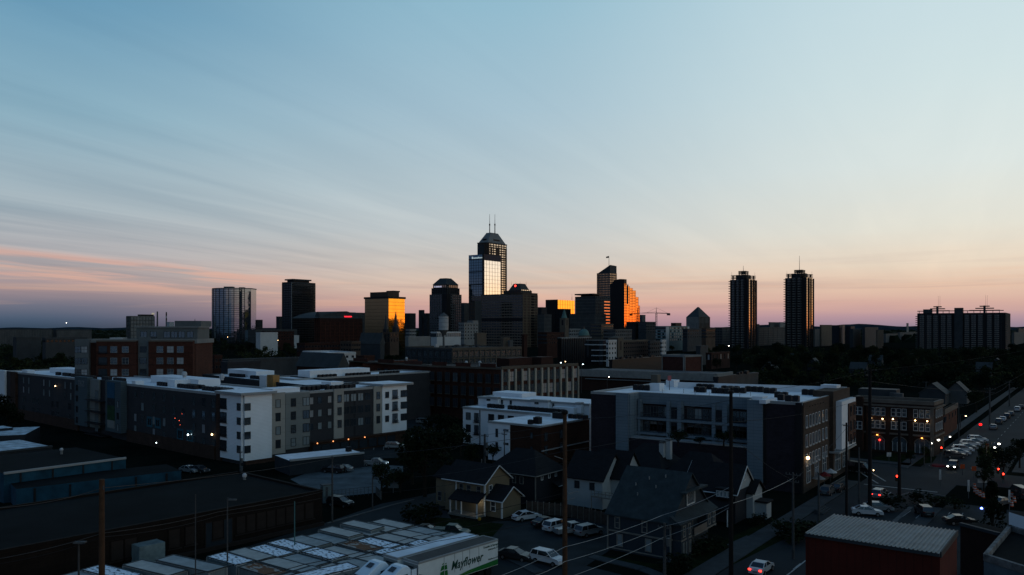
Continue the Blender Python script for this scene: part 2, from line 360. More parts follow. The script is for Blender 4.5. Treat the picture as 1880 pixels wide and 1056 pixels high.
sheet('lawn', [G(760,960), G(805,950), G(925,962), G(905,985), G(830,985)], .02, m_grass); sheet('lawn', [G(1090,1018), G(1232,1040), G(1290,1010), G(1400,960), G(1440,990), G(1300,1060), G(1180,1040)], .02, m_grass); sheet('lawn', [G(1600,842), G(1650,826), G(1720,838), G(1712,850), G(1660,854)], .026, m_grass)
# far hills on the horizon
b = MB(); rr_ = random.Random(5)
for (x0, x1, y, hh) in ((-5200, 1500, 6200, 18), (1200, 5200, 6800, 52), (-5200, -2600, 7000, 24), (2600, 5200, 4600, 34)):
    n = 60; pr = [(x0+(x1-x0)*i/n, 4+hh*(sin(pi*i/n)**.5)*(.72+.2*sin(i*.5)+.10*rr_.random())) for i in range(n+1)]
    vs = [(x, y, 0) for x, _ in pr]+[(x, y+250, h_) for x, h_ in pr]+[(x, y+900, 0) for x, _ in pr]; m1 = n+1
    b.mesh(vs, [(i, i+1, m1+i+1, m1+i) for i in range(n)]+[(m1+i, m1+i+1, 2*m1+i+1, 2*m1+i) for i in range(n)], mat('wooded_hill', (.020,.032,.040), 1, 0, .5, .01, spec=0))
tag(b.build('hills'), kind='structure')
# ================================================================ shared materials
m_dark   = mat('charcoal_cladding', (.018,.022,.028), .6, 0, .3, .2)
m_black  = mat('black_metal', (.010,.011,.013), .5)
m_grey   = mat('grey_concrete', (.075,.08,.082), .85, 0, .3, .15)
m_dgrey  = mat('dark_grey_panel', (.032,.038,.043), .7, 0, .25, .2)
m_lgrey  = mat('pale_concrete', (.16,.17,.17), .85, 0, .25, .15)
m_stone  = mat('brown_stone', (.060,.042,.032), .8, 0, .3, .12)
m_tan    = mat('tan_stone', (.085,.072,.057), .85, 0, .25, .15)
m_brick  = mat('dark_red_brick', (.055,.020,.013), .9, 0, .35, .25)
m_dbrick = mat('sooty_brick', (.030,.013,.010), .9, 0, .35, .25)
m_white  = mat('white_panel', (.36,.38,.39), .6, 0, .12, .2)
m_roofd  = mat('tar_roof', (.020,.021,.024), .9, 0, .4, .2)
m_roofg  = mat('grey_gravel_roof', (.09,.095,.10), .95, 0, .35, .3)
m_roofw  = mat('white_membrane_roof', (.74,.76,.79), .7, 0, .22, .35)
m_slate  = mat('slate_roof', (.035,.042,.045), .7, 0, .3, .3)
m_green  = mat('oxidised_copper', (.07,.14,.13), .7, 0, .3, .3)
g_dark = glass('dark_glass', (.06,.075,.09), .08, .85)
g_blue = glass('sky_tinted_glass', (.14,.23,.29), .05, .95, .05)
g_navy = glass('navy_glass', (.045,.07,.09), .10, .9)
g_gold = glass('gold_glass', (.95,.52,.06), .05, 1.0, .07)
g_copper = glass('copper_glass', (1.0,.34,.05), .05, 1.0, .07)
g_clear = glass('silver_glass', (.84,.85,.84), .05, 1.0, .03)
g_sun = glass('sun_facing_glass', (.60,.53,.44), .06, 1.0, .03)
g_bronze = glass('bronze_glass', (.40,.30,.22), .08, .95)
e_red = emis('red_lamp', (1,.03,.02), 6); e_sig = emis('red_signal', (1,.02,.01), 14)
e_warm = emis('warm_lamp', (1,.62,.28), 10); e_white = emis('white_lamp', (1,.93,.78), 14)
e_cool = emis('cool_lamp', (.75,.95,1), 9); e_orange = emis('orange_lamp', (1,.30,.05), 7); e_blue = emis('blue_lamp', (.12,.2,1), 12)
e_win = emis('lit_window', (1,.72,.40), .55)

m_navy = None
def tower(name, label, x0, xc, x1, yt, D, body, roof=None, cat='tower', left=None, right=None, ang=36.5, z0=0, par=0.0, group=None, ztop=None, parm=None):
    u, v = axes(ang); C = AT(xc, D)
    s = reach(C, v, x0); t = reach(C, u, x1)
    z = ztop if ztop is not None else ZH(yt, D)
    L = add(C, (v, s)); R_ = add(C, (u, t)); B = add(L, (u, t))
    root = thing(name, (C[0], C[1], z0), label, cat, group)
    b = MB(); b.prism([C, R_, B, L], z0, z, body, roof or m_roofd); b.build('wall', root)
    for A_, B_, sp_, nm in ((L, C, left, 'facade'), (C, R_, right, 'facade')):
        if sp_:
            q = MB(); gridface(q, A_, B_, z0+sp_.get('lo', 0), z-sp_.get('hi', .0), sp_['nf'], sp_['nc'], sp_['b'], sp_['p'], sp_.get('d', .5), sp_['m'], sp_.get('m2')); q.build(nm, root)
    if par:
        q = MB(); w = 1.2; pm = parm or body
        for P, Q in ((L, C), (C, R_), (R_, B), (B, L)): 
            o = outn(P, Q) if (P, Q) in ((L, C), (C, R_)) else tuple(-k for k in outn(P, Q))
            q.slab(P, Q, o, .25, z-.5, z+par, pm, back=.5)
        q.build('parapet', root)
    return dict(root=root, C=C, L=L, R=R_, B=B, z=z, u=u, v=v, s=s, t=t, D=D)
def inset(T, a, b, c, d):
    """rectangle inside a tower's plan: a..b along u, c..d along v as fractions"""
    C, u, v = T['C'], T['u'], T['v']
    return [add(C, (u, T['t']*a), (v, T['s']*c)), add(C, (u, T['t']*b), (v, T['s']*c)), add(C, (u, T['t']*b), (v, T['s']*d)), add(C, (u, T['t']*a), (v, T['s']*d))]
def addbox(T, name, poly, z0, z1, m, mt=None, poly2=None):
    b = MB()
    if poly2: b.frustum(poly, z0, poly2, z1, m, mt)
    else: b.prism(poly, z0, z1, m, mt)
    return b.build(name, T['root'])
def mast(T, px, D, z0, z1, r=.5, name='antenna', m=None):
    b = MB(); p = AT(px, D); h = z0+(z1-z0)*.5
    b.tube((p[0], p[1], z0), (p[0], p[1], h), r, r*.7, m or m_grey, 6); b.tube((p[0], p[1], h), (p[0], p[1], z1), r*.45, r*.25, m or m_grey, 6)
    return b.build(name, T['root'])
def gf(nf, nc, b, p, m, m2=None, d=.5, lo=0, hi=0): return dict(nf=nf, nc=nc, b=b, p=p, m=m, m2=m2, d=d, lo=lo, hi=hi)
# ---------------------------------------------------------------- curved glass hotel tower
def hotel():
    D = 1450.0; zt = 99.4; xl, xr = AT(381, D)[0], AT(456, D)[0]
    a0, a1 = math.radians(-62), math.radians(40); Rr = (AT(446, D)[0]-xl)/(sin(a1)-sin(a0)); cx = xl-Rr*sin(a0); n = 16
    arc = [(cx+Rr*sin(a0+(a1-a0)*i/n), D+Rr*(1-cos(a0+(a1-a0)*i/n))) for i in range(n+1)]
    pr = (xr, arc[-1][1]+5); poly = arc+[pr, (xr, D+45), (xl+8, D+45)]
    root = thing('hotel_tower', (cx, D, 0), 'curved blue glass hotel tower reflecting the sunset along its east end', 'tower')
    b = MB(); b.prism(poly, 0, zt, glass('hotel_glass', (.24,.32,.37), .05, .95, .10), m_roofd); b.build('wall', root)
    q = MB()
    for k in range(28):
        z = 4+k*3.45
        for A_, B_ in zip(arc[:-1], arc[1:]): q.slab(A_, B_, outn(A_, B_), .35, z, z+.75, m_dgrey)
    for A_ in arc[::2]: q.slab((A_[0]-.5, A_[1]), (A_[0]+.5, A_[1]), (0, -1), .5, 0, zt, m_dark)
    q.build('facade', root)
    q = MB(); q.prism([(p[0], p[1]-.8) for p in arc]+[(xr+.8, arc[-1][1]+4), (xr+.8, D+45), (xl+8, D+45)], zt, zt+1.6, m_grey, m_roofd); q.build('roof', root)
    q = MB(); q.box((AT(413, D)[0], D+22, zt+3.0), (16, 12, 3.2), m_grey); q.build('rooftop_plant', root); q = MB(); q.box((AT(437, D)[0], D+22, zt+2.4), (9, 9, 2), m_grey); q.build('rooftop_plant', root)
    for i in range(4): q = MB(); q.box((AT(423+i*3.4, D)[0], D+Rr*.16-1, zt-2.2), (1.8, .4, 1.6), emis('pale_sign', (.9,.95,1), .8)); q.build('sign_letter', root)
hotel()
# ---------------------------------------------------------------- dark slab tower
T = tower('office_tower', 'tall dark blue-black slab tower with a pale corner line', 518, 535.5, 579, 520, 1300, g_navy, left=gf(26, 6, 1.3, .5, m_black), right=gf(26, 16, 1.3, .45, m_black), par=2.2, parm=m_dgrey)
q = MB(); q.tube((T['C'][0], T['C'][1]-.3, 0), (T['C'][0], T['C'][1]-.3, T['z']+2), .55, .55, m_lgrey, 6); q.build('corner_strip', T['root'])
addbox(T, 'penthouse', inset(T, .15, .8, .15, .85), T['z'], T['z']+5.2, m_black); addbox(T, 'penthouse_roof', inset(T, .08, .86, .06, .94), T['z']+5.2, T['z']+7.4, m_dgrey)
# ---------------------------------------------------------------- arena
T = tower('arena', 'dark brick arena with a barrel roof and red sign', 578, 588, 665, 584, 1180, m_dbrick, cat='arena', left=gf(4, 3, 1.2, 1, m_brick), right=gf(6, 9, .8, 1.6, m_brick, lo=6, hi=6))
u, v = T['u'], T['v']; b = MB(); n = 10; A0 = T['C']; Ln = T['t']
prof = [(T['s']*i/n, T['z']+9.5*sin(pi*i/n)**.8) for i in range(n+1)]
vs = [(*add(A0, (v, p[0])), p[1]) for p in prof]+[(*add(A0, (v, p[0]), (u, Ln*.9)), p[1]) for p in prof]
b.mesh(vs, [(i, i+1, n+2+i, n+1+i) for i in range(n)]+[tuple(range(n, -1, -1)), tuple(range(n+1, 2*n+2))], m_slate)
o = b.build('roof', T['root'])
b = MB(); Rf = [(-4, 0), (8, 5), (22, 8.6), (36, 10.5), (46, 10.8), (58, 7.5), (72, 4.5)]
pts = [add(A0, (u, a*1.15), (v, 1)) for a, _ in Rf]
for (P, (_, h0)), (Q, (_, h1)) in zip(list(zip(pts, Rf))[:-1], list(zip(pts, Rf))[1:]):
    P2, Q2 = add(P, (v, 60)), add(Q, (v, 60)); z = T['z']
    b.mesh([(*P, z), (*Q, z), (*Q, z+h1), (*P, z+h0), (*P2, z), (*Q2, z), (*Q2, z+h1), (*P2, z+h0)], [(0, 1, 2, 3), (3, 2, 6, 7), (7, 6, 5, 4)], m_slate)
b.build('barrel_roof', T['root'])
b = MB(); P = add(A0, (u, reach(A0, u, 632))); Q = add(A0, (u, reach(A0, u, 646))); o_ = outn(P, Q)
for i in range(9):
    t = i/9; b.slab(lerp(P, Q, t), lerp(P, Q, t+.07), o_, .6, T['z']+1.6, T['z']+3.6, emis('arena_sign_red', (1,.03,.05), 1.2))
b.build('sign', T['root'])
# ---------------------------------------------------------------- gold glass block
T = tower('gold_office_block', 'gold mirror-glass office block glowing yellow on one side', 670, 713.5, 743, 548, 980, g_gold, left=gf(15, 20, .25, .12, m_stone, d=.16), right=gf(15, 14, .30, .14, m_stone, d=.12))
q = MB(); q.slab(T['L'], T['C'], outn(T['L'], T['C']), .10, 0, T['z'], glass('shade_tinted_gold_glass', (.34,.25,.13), .12, .9)); q.build('shade_tinted_glazing', T['root']); addbox(T, 'cornice', inset(T, -.03, 1.03, -.03, 1.03), T['z'], T['z']+2.4, m_black); addbox(T, 'penthouse', inset(T, .1, .8, .1, .85), T['z']+2.4, T['z']+8.4, m_stone, m_roofd)  # browner tint paints in the dim sky reflected on the side away from sunset
addbox(T, 'penthouse', inset(T, .45, .85, .1, .4), T['z']+8.4, T['z']+10.2, m_black)
# ---------------------------------------------------------------- tower with a truncated crown
T = tower('office_tower', 'dark stone tower with gridded windows and a cropped pyramid crown', 789, 820, 847, 540, 1300, g_dark, left=gf(20, 7, 1.5, 1.2, m_grey), right=gf(20, 8, 1.5, 1.2, m_grey))
b = MB(); c = T['C']; b.prism([add(c, (T['u'], 9), (T['v'], -.9)), add(c, (T['u'], -.9), (T['v'], -.9)), add(c, (T['u'], -.9), (T['v'], 9)), add(c, (T['u'], 9), (T['v'], 9))], 0, T['z'], m_black); b.build('corner_shaft', T['root'])
z = T['z']; addbox(T, 'upper_storeys', inset(T, .06, .94, .06, .94), z, z+10.5, m_dgrey, m_roofd)
q = MB(); i4 = inset(T, .06, .94, .06, .94); gridface(q, i4[3], i4[0], z, z+10.5, 3, 6, 1.2, 1.4, .4, m_black); gridface(q, i4[0], i4[1], z, z+10.5, 3, 6, 1.2, 1.4, .4, m_black); q.build('facade', T['root'])
i3 = inset(T, .11, .89, .11, .89); addbox(T, 'lantern_storey', i3, z+10.5, z+16, g_bronze, m_roofd)
q = MB(); gridface(q, i3[3], i3[0], z+10.5, z+16, 1, 6, 1.6, 1.2, .4, m_dgrey); gridface(q, i3[0], i3[1], z+10.5, z+16, 1, 6, 1.6, 1.2, .4, m_dgrey); q.build('lantern_frame', T['root'])
q = MB(); m_sg = emis('pale_sign', (.9,.95,1), .8)
for A_, B_ in ((i3[3], i3[0]),):
    o_ = outn(A_, B_)
    for k in range(6): q.slab(lerp(A_, B_, .1+.1*k), lerp(A_, B_, .1+.1*k+.055), o_, .8, z+11.6, z+14.0, emis('dim_sign', (.7,.68,.85), .45))
q.build('sign', T['root'])
addbox(T, 'crown', inset(T, .08, .92, .08, .92), z+16, z+27, m_slate, m_roofd, inset(T, .32, .68, .32, .68))
# ---------------------------------------------------------------- the tallest tower
T = tower('skyscraper', 'tallest skyscraper with a pyramid crown and two masts', 877, 896, 930, 446, 1390, g_sun, left=gf(44, 7, 1.7, 2.6, m_stone), right=gf(44, 7, 1.9, 1.3, m_stone))
z = T['z']; q = MB(); C, Rr = T['C'], T['R']; o_ = outn(C, Rr)
for a, b_ in ((0, .06), (.16, .20), (.44, .60), (.94, 1)): q.slab(lerp(C, Rr, a), lerp(C, Rr, b_), o_, .8, 0, z-6 if a else z, m_stone)
for a, b_ in ((.20, .30), (.34, .44)): q.slab(lerp(C, Rr, a), lerp(C, Rr, b_), o_, .62, 0, z-24, m_dgrey)
for zz_ in (z-9, z-17, z-26): q.slab(C, Rr, o_, .9, zz_, zz_+2.4, m_stone)
o2 = outn(T['L'], C); q.slab(lerp(T['L'], C, .0), lerp(T['L'], C, .66), o2, .8, 0, z-2, m_dgrey)
q.build('stone_frame', T['root'])
addbox(T, 'cornice', inset(T, -.02, 1.02, -.02, 1.02), z, z+1.6, m_grey)
addbox(T, 'crown', inset(T, .03, .97, .03, .97), z+1.6, z+20, m_lgrey, m_roofd, inset(T, .30, .70, .30, .70))
q = MB(); i0 = inset(T, .08, .92, .08, .92)
for A_, B_ in ((i0[3], i0[0]), (i0[0], i0[1])):
    o_ = outn(A_, B_); q = MB(); q.slab(lerp(A_, B_, .32), lerp(A_, B_, .70), o_, .2, z+5.5, z+8.2, m_black, back=2); q.build('crown_louvre', T['root'])
for px in (899, 908.6):
    b = MB(); p = AT(px, T['D']+22); b.tube((*p, z+18), (*p, z+33), 1.0, .8, m_dgrey, 6); b.tube((*p, z+33), (*p, z+36), 1.3, 1.3, m_dgrey, 6); b.tube((*p, z+36), (*p, z+53), .5, .3, m_lgrey, 6); b.build('antenna', T['root'])
# ---------------------------------------------------------------- mirror glass tower before it
T = tower('glass_office_tower', 'pale mirror-glass tower with a navy band standing before the skyscraper', 861, 888, 919, 467, 1300, g_clear, right=gf(22, 6, .28, .28, m_grey, d=.15, hi=9))
z = T['z']; L, C, Rr = T['L'], T['C'], T['R']; q = MB(); o_ = outn(L, C); q.slab(L, C, o_, .5, 0, z, g_blue); q.build('shade_tinted_glazing', T['root'])  # dark blue tint paints the reflected eastern sky onto the mirror glass
q = MB(); gridface(q, add(L, ((-o_[0], -o_[1]), -.5)), add(C, ((-o_[0], -o_[1]), -.5)), 0, z, 34, 6, .5, .35, .15, m_dgrey); 
for k in range(5): q.slab(L, C, o_, .9, z-8-k*21, z-6.4-k*21, m_dgrey)
q.build('facade', T['root'])
q = MB(); o2 = outn(C, Rr); q.slab(lerp(C, Rr, .02), Rr, o2, .6, z-9.5, z+.2, mat('navy_band', (.012,.016,.035), .5)); q.build('top_band', T['root'])
q = MB(); q.prism([add(C, (T['v'], 2.6), (T['u'], -.7)), add(C, (T['v'], -.7), (T['u'], -.7)), add(C, (T['v'], -.7), (T['u'], 1.2)), add(C, (T['v'], 2.6), (T['u'], 1.2))], 0, z+.6, m_black); q.build('corner_strip', T['root'])
q = MB(); wl = [(.22, .30, 3.4)]+[(.34+.075*i, .34+.075*i+.045, 2.0+(.7 if i in (4,) else 0)) for i in range(8)]
for a, b_, h_ in wl: q.slab(lerp(L, C, a), lerp(L, C, b_), o_, 1.0, z-6.4, z-6.4+h_, emis('white_sign', (.8,.95,.95), .35))
q.build('sign', T['root'])
# ---------------------------------------------------------------- brown banded slab
T = tower('office_slab', 'broad brown concrete slab block with dark window bands', 866, 960, 987, 541, 1150, m_stone, left=gf(19, 20, 1.5, .5, mat('brown_spandrel', (.13,.105,.085), .85), d=.4), right=gf(19, 4, 1.2, 2.8, mat('brown_stone_warm', (.11,.085,.06), .85), d=.4))
z = T['z']; L, C, Rr = T['L'], T['C'], T['R']; q = MB()
for k in range(19):
    zz_ = z*k/19+1.0; q.slab(lerp(L, C, .01), lerp(L, C, .99), outn(L, C), .12, zz_, zz_+2.4, g_dark); q.slab(lerp(C, Rr, .52), lerp(C, Rr, .76), outn(C, Rr), .7, zz_+.2, zz_+1.9, g_clear if k > 12 else g_dark)
q.build('window_band', T['root'])
q = MB(); q.slab(L, C, outn(L, C), .8, z*.50, z*.56, m_black); q.build('plant_floor', T['root'])
addbox(T, 'stair_tower', inset(T, .0, 1, 0, .12), z, z+3, m_stone, m_roofd); addbox(T, 'plant_room', inset(T, .3, .8, .55, .9), z, z+2.2, m_dgrey)
T2 = tower('office_annex', 'lower dark block against the left end of the brown slab', 862, 872, 884, 552, 1145, m_dgrey, cat='office block', left=gf(14, 3, 1.5, .8, m_stone))
# ---------------------------------------------------------------- crowned tower behind it
T = tower('hotel_tower', 'dark tower with a glazed hipped crown rising behind the brown slab', 925, 956, 976, 533, 1260, m_dgrey, left=gf(22, 6, 1.3, 1.0, m_stone), right=gf(22, 5, 1.3, 1.0, m_tan))
z = T['z']; addbox(T, 'crown', inset(T, .1, .95, .08, .8), z, z+11.2, m_slate, m_roofd, inset(T, .3, .75, .22, .62)); i5 = inset(T, .06, .98, .06, .8)
q = MB(); q.slab(lerp(i5[0], i5[1], .1), lerp(i5[0], i5[1], .9), outn(i5[0], i5[1]), .6, z-7, z+1.5, g_clear); gridface(q, i5[0], i5[1], z-7, z+1.5, 3, 5, 1.0, .8, .9, m_dgrey); q.build('crown_glazing', T['root'])
q = MB(); p = AT(946, T['D']-14); q.ball((p[0], p[1], z+6.2), 1.5, e_red); q.build('beacon', T['root'])
for px in (939, 947, 955, 966): mast(T, px, T['D']+18, z+9, z+15, .3)
# ---------------------------------------------------------------- dark block with gold face
T = tower('gold_sided_block', 'black block whose stepped gold glass side catches the sunset', 1002, 1024, 1055, 550.5, 1470, g_gold, right=gf(9, 7, .3, .4, m_stone, d=.15)); z = T['z']
q = MB(); q.slab(add(T['L'], (T['u'], 0)), T['C'], outn(T['L'], T['C']), .8, 0, z+.5, m_black); q.build('dark_side', T['root']); mast(T, 1050, 1485, z, z+11, .5)
tower('office_block', 'low black block hiding the foot of the gold-sided block', 1018, 1034, 1048, 567, 1240, m_black, left=gf(8, 5, 1.2, .8, m_dark))
# ---------------------------------------------------------------- grey block with a flat brim
T = tower('office_tower', 'mid-rise grey block with a flat black brim roof', 1056, 1093, 1121, 544, 1250, m_dgrey, left=gf(16, 16, 1.6, .7, m_grey, d=.4), right=gf(16, 8, 1.6, .8, m_grey, d=.4)); z = T['z']
q = MB()
for k in range(3, 15): 
    zz_ = z*k/16+1; q.slab(lerp(T['C'], T['R'], .56), lerp(T['C'], T['R'], .93), outn(T['C'], T['R']), .5, zz_, zz_+1.7, glass('rosy_glass', (.55,.22,.12), .1, .95))
q.build('west_windows', T['root']); addbox(T, 'brim_roof', inset(T, -.06, .6, .05, .98), z+2.2, z+4.4, m_black); addbox(T, 'plant_room', inset(T, .1, .5, .2, .8), z, z+2.2, m_dgrey)
T = tower('office_block', 'long low grey block with fine vertical fins before the brimmed tower', 1046, 1092, 1112, 577, 1190, m_dgrey, left=gf(8, 26, .8, .6, m_grey, d=.4), right=gf(8, 8, .8, .6, m_grey, d=.4), par=1)
# ---------------------------------------------------------------- slanted-top tower
D = 1400; T = tower('office_tower', 'slim grey tower with a slanted roofline and a flag', 1096, 1120, 1132, 501, D, g_bronze, left=gf(30, 9, 1.9, 1.0, m_grey, d=.5), right=gf(30, 5, 1.5, 1.0, m_dgrey, d=.5)); z = T['z']; zh = ZH(486.5, D)
C, L, Rr, B = T['C'], T['L'], T['R'], T['B']
b = MB(); b.mesh([(*L, z), (*C, z), (*C, zh), (*lerp(L, C, .1), z+.5), (*B, z), (*Rr, z), (*Rr, zh-.5), (*lerp(B, Rr, .1), z+.5)], [(0, 1, 2, 3), (1, 5, 6, 2), (5, 4, 7, 6), (4, 0, 3, 7), (3, 2, 6, 7)], m_dgrey); b.build('sloping_top', T['root'])
b = MB(); p = AT(1118, D+6); b.tube((*p, zh-2), (*p, ZH(470, D)), .45, .3, m_grey, 6); b.mesh([(p[0]-.1, p[1], ZH(469.5, D)), (p[0]-5.2, p[1]+.3, ZH(471, D)), (p[0]-5, p[1]-.3, ZH(473.5, D)), (p[0]-.1, p[1], ZH(473, D)), (p[0]-.1, p[1]+.3, ZH(469.5, D)), (p[0]-5.2, p[1]+.6, ZH(471, D)), (p[0]-5, p[1], ZH(473.5, D)), (p[0]-.1, p[1]+.3, ZH(473, D))], [(0, 1, 2, 3), (7, 6, 5, 4), (0, 4, 5, 1), (1, 5, 6, 2), (2, 6, 7, 3)], m_black); b.build('flag_and_pole', T['root'])
# ---------------------------------------------------------------- stepped orange glass tower
D = 1200; T = tower('copper_glass_tower', 'stepped copper-glass tower blazing orange toward the sunset', 1121, 1146, 1150.5, 520, D, g_copper); C, L, u, v = T['C'], T['L'], T['u'], T['v']
z = T['z']; b = MB(); pl = [(0, 524), (.15, 517), (.35, 513), (.7, 512), (1, 512.6)]
fr = [(*lerp(L, C, t), ZH(y, D)) for t, y in pl]; bk = [(*add(lerp(L, C, t), (u, T['t'])), ZH(y, D)) for t, y in pl]; n = len(pl)
b.mesh([(*L, z-3), (*C, z-3)]+fr+[(*add(L, (u, T['t'])), z-3), (*T['R'], z-3)]+bk, [(0, 1)+tuple(range(n+1, 1, -1)), tuple(range(n+4, 2*n+4))+(n+3, n+2)]+[(2+i, 3+i, n+5+i, n+4+i) for i in range(n-1)]+[(1, n+3, 2*n+3, n+1), (0, 2, n+4, n+2)], m_black); b.build('curved_top', T['root'])
q = MB(); q.slab(L, C, outn(L, C), .6, 0, z, m_black); q.build('dark_side', T['root'])
q = MB(); t0 = T['t']; prev = t0; g2 = MB()
for px, y in ((1156, 525), (1161.5, 528), (1167, 532), (1172, 544), (1174.5, 560)):
    t1 = reach(C, u, px); P, Q = add(C, (u, prev)), add(C, (u, t1)); zt = ZH(y, D)
    q.prism([P, Q, add(Q, (v, T['s']*.8)), add(P, (v, T['s']*.8))], 0, zt, g_copper, m_roofd)
    gridface(g2, P, Q, 0, zt, int(zt/4), 2, .55, .35, .2, m_stone); prev = t1
q.build('stepped_wing', T['root'])
gridface(g2, C, T['R'], 0, z, int(z/4), 2, .55, .35, .2, m_stone); P = add(C, (u, reach(C, u, 1151.3))); Q = add(C, (u, reach(C, u, 1152.8))); g2.slab(P, Q, outn(P, Q), .8, ZH(558, D), ZH(522, D), m_black)
g2.build('mullions', T['root'])
# ---------------------------------------------------------------- apartment towers with a balcony comb
m_band = mat('balcony_band', (.115,.112,.105), .85)
g_bay = glass('bay_glass', (.07,.085,.09), .12, .8)
def comb_tower(name, label, x0, xc, x1, yt, D, crown, mastpx, masty):
    T = tower(name, label, x0, xc, x1, yt, D, m_black, left=gf(28, 1, .0, 0, m_black), group='twin apartment towers'); root, C, L, Rr, z = T['root'], T['C'], T['L'], T['R'], T['z']
    nf = 28; q = MB(); qa = MB(); qb = MB(); g_ = MB(); ww = {.10: MB(), .36: MB(), .62: MB()}
    for i in range(nf):
        zz_ = z*(i+.25)/nf; hh = z/nf
        for a, b_ in ((.10, .27), (.36, .52), (.62, .78)):
            ww[(a)].slab(lerp(L, C, a), lerp(L, C, b_), outn(L, C), .3, zz_+hh*.25, zz_+hh*.8, g_bay); q.slab(lerp(L, C, a-.01), lerp(L, C, b_+.01), outn(L, C), 1.3, zz_-.1, zz_+hh*.42, m_band)
        for a, b_ in ((.12, .40), (.52, .88)):
            g_.slab(lerp(C, Rr, a), lerp(C, Rr, b_), outn(C, Rr), .3, zz_+.4, zz_+hh*.92, g_bronze)
        for P, d in ((L, T['v']), (Rr, T['u'])):
            # balcony slabs that show as comb teeth on the outline
            oth = T['u'] if P is L else T['v']
            (qa if P is L else qb).slab(P, add(P, (oth, (T['t'] if P is L else T['s'])*.55)), d, 2.9, zz_, zz_+.9, m_grey)
    [w.build('window_bay', root) for w in ww.values()]; g_.build('west_windows', root); q.build('balconies', root); qa.build('end_balconies', root); qb.build('end_balconies', root)
    b = MB(); gridface(b, L, C, 0, z, 1, 4, 0, .8, 1.4, m_dark); gridface(b, C, Rr, 0, z, 1, 3, 0, .8, 1.4, m_dark); b.build('pier', root)
    c1 = z+ (7 if crown else 6)
    addbox(T, 'crown', inset(T, .22, .8, .2, .8), z, c1, m_dark, m_roofd)
    q = MB()
    for k in range(3):
        zk = z+1.8+k*1.9
        for a, b_, c, d in ((.02, .25, .02, .3), (.72, .98, .0, .3), (.0, .28, .75, .98), (.72, .98, .7, .98)):
            p4 = inset(T, a, b_, c, d); q.prism(p4, zk, zk+.7, m_tan)
    for k in range(3): q.prism(inset(T, .3, .7, .28, .7), c1+1.4+k*1.7, c1+2.2+k*1.7, m_tan)
    for a, c in ((.34, .32), (.66, .32), (.34, .66), (.66, .66)): p4 = inset(T, a-.02, a+.02, c-.02, c+.02); q.prism(p4, c1, c1+5, m_tan)
    for a, c in ((.1, .1), (.9, .1), (.1, .9), (.9, .9)): p4 = inset(T, a-.03, a+.03, c-.03, c+.03); q.prism(p4, z, z+6, m_tan)
    q.build('roof_trellis', root); pm = inset(T, .5, .52, .5, .52)[0]; b = MB(); b.tube((*pm, c1), (*pm, ZH(masty, D)), .45, .18, m_grey, 6); b.build('antenna', root)
    for f in ((.05, .95), (.95, .05)): p = inset(T, f[0], 1, f[1], 1)[0]; b = MB(); b.tube((*p, z), (*p, z+11), .18, .1, m_grey, 5); b.build('antenna', root)
    return T
comb_tower('apartment_tower', 'first slim balconied apartment tower, nearer the pyramid-roofed block', 1341, 1373, 1388, 513, 1096, 1, 1365, 486)
comb_tower('apartment_tower', 'second and slightly taller balconied tower, nearer the wide twin-crested block', 1442, 1479, 1493, 509.5, 1180, 1, 1466, 467)
# ---------------------------------------------------------------- wide apartment block
D = 975; T = tower('apartment_block', 'wide balconied apartment block with twin trellised crests', 1684, 1846, 1855, 574, D, mat('dim_wall', (.016,.018,.020), .9), cat='apartment block', ang=35); root, C, L, z = T['root'], T['C'], T['L'], T['z']; o_ = outn(L, C)
q = MB(); w = MB(); wc = {}; qc = {}
for i in range(17):
    zz_ = 2+i*(z-4)/17; hh = (z-4)/17
    for a in (.03, .115, .19, .28, .35, .55, .625, .70, .80, .88): wc.setdefault(a, MB()).slab(lerp(L, C, a), lerp(L, C, a+.05), o_, .25, zz_+1.1, zz_+2.5, g_bay); qc.setdefault(a, MB()).slab(lerp(L, C, a), lerp(L, C, a+.052), o_, 1.3, zz_, zz_+1.3, m_band)
    for P, s_ in ((L, -1), (C, 1)): q.prism([add(P, (T['v'], -s_*0)), add(P, (T['v'], -s_*2.2)), add(P, (T['v'], -s_*2.2), (T['u'], 7)), add(P, (T['u'], 7))], zz_, zz_+.8, m_grey)
[m_.build('window_bay', root) for m_ in wc.values()]; [m_.build('balcony_column', root) for m_ in qc.values()]; q.build('end_balconies', root)
q = MB(); gridface(q, L, C, 0, z, 1, 20, 0, .9, .8, m_dark); q.slab(lerp(L, C, .435), lerp(L, C, .53), o_, 2.5, 0, z+6.5, m_dgrey, back=8); q.slab(lerp(L, C, .07), lerp(L, C, .17), o_, .5, z, z+5, m_dgrey, back=8); q.build('pier', root)
q = MB()
for c_, w_ in ((.235, .20), (.77, .24)):
    for k, f in enumerate((1.0, .6, .32)): q.prism([lerp(L, C, c_-w_*f*.7), lerp(L, C, c_+w_*f*.7), add(lerp(L, C, c_+w_*f*.7), (T['u'], 8)), add(lerp(L, C, c_-w_*f*.7), (T['u'], 8))], z+2.4+k*2.6, z+3.6+k*2.6, m_dgrey)
    q.prism([lerp(L, C, c_-.012), lerp(L, C, c_+.012), add(lerp(L, C, c_+.012), (T['u'], 4)), add(lerp(L, C, c_-.012), (T['u'], 4))], z, z+9, m_dgrey)
q.prism([lerp(L, C, -.0), lerp(L, C, .98), add(lerp(L, C, .98), (T['u'], 1.5)), add(L, (T['u'], 1.5))], z+2.2, z+3.2, m_dgrey)
for k in range(14): p = lerp(L, C, .02+.07*k); q.prism([p, add(p, (T['v'], -.6)), add(p, (T['v'], -.6), (T['u'], .6)), add(p, (T['u'], .6))], z, z+2.2, m_dgrey)
q.build('roof_trellis', root)
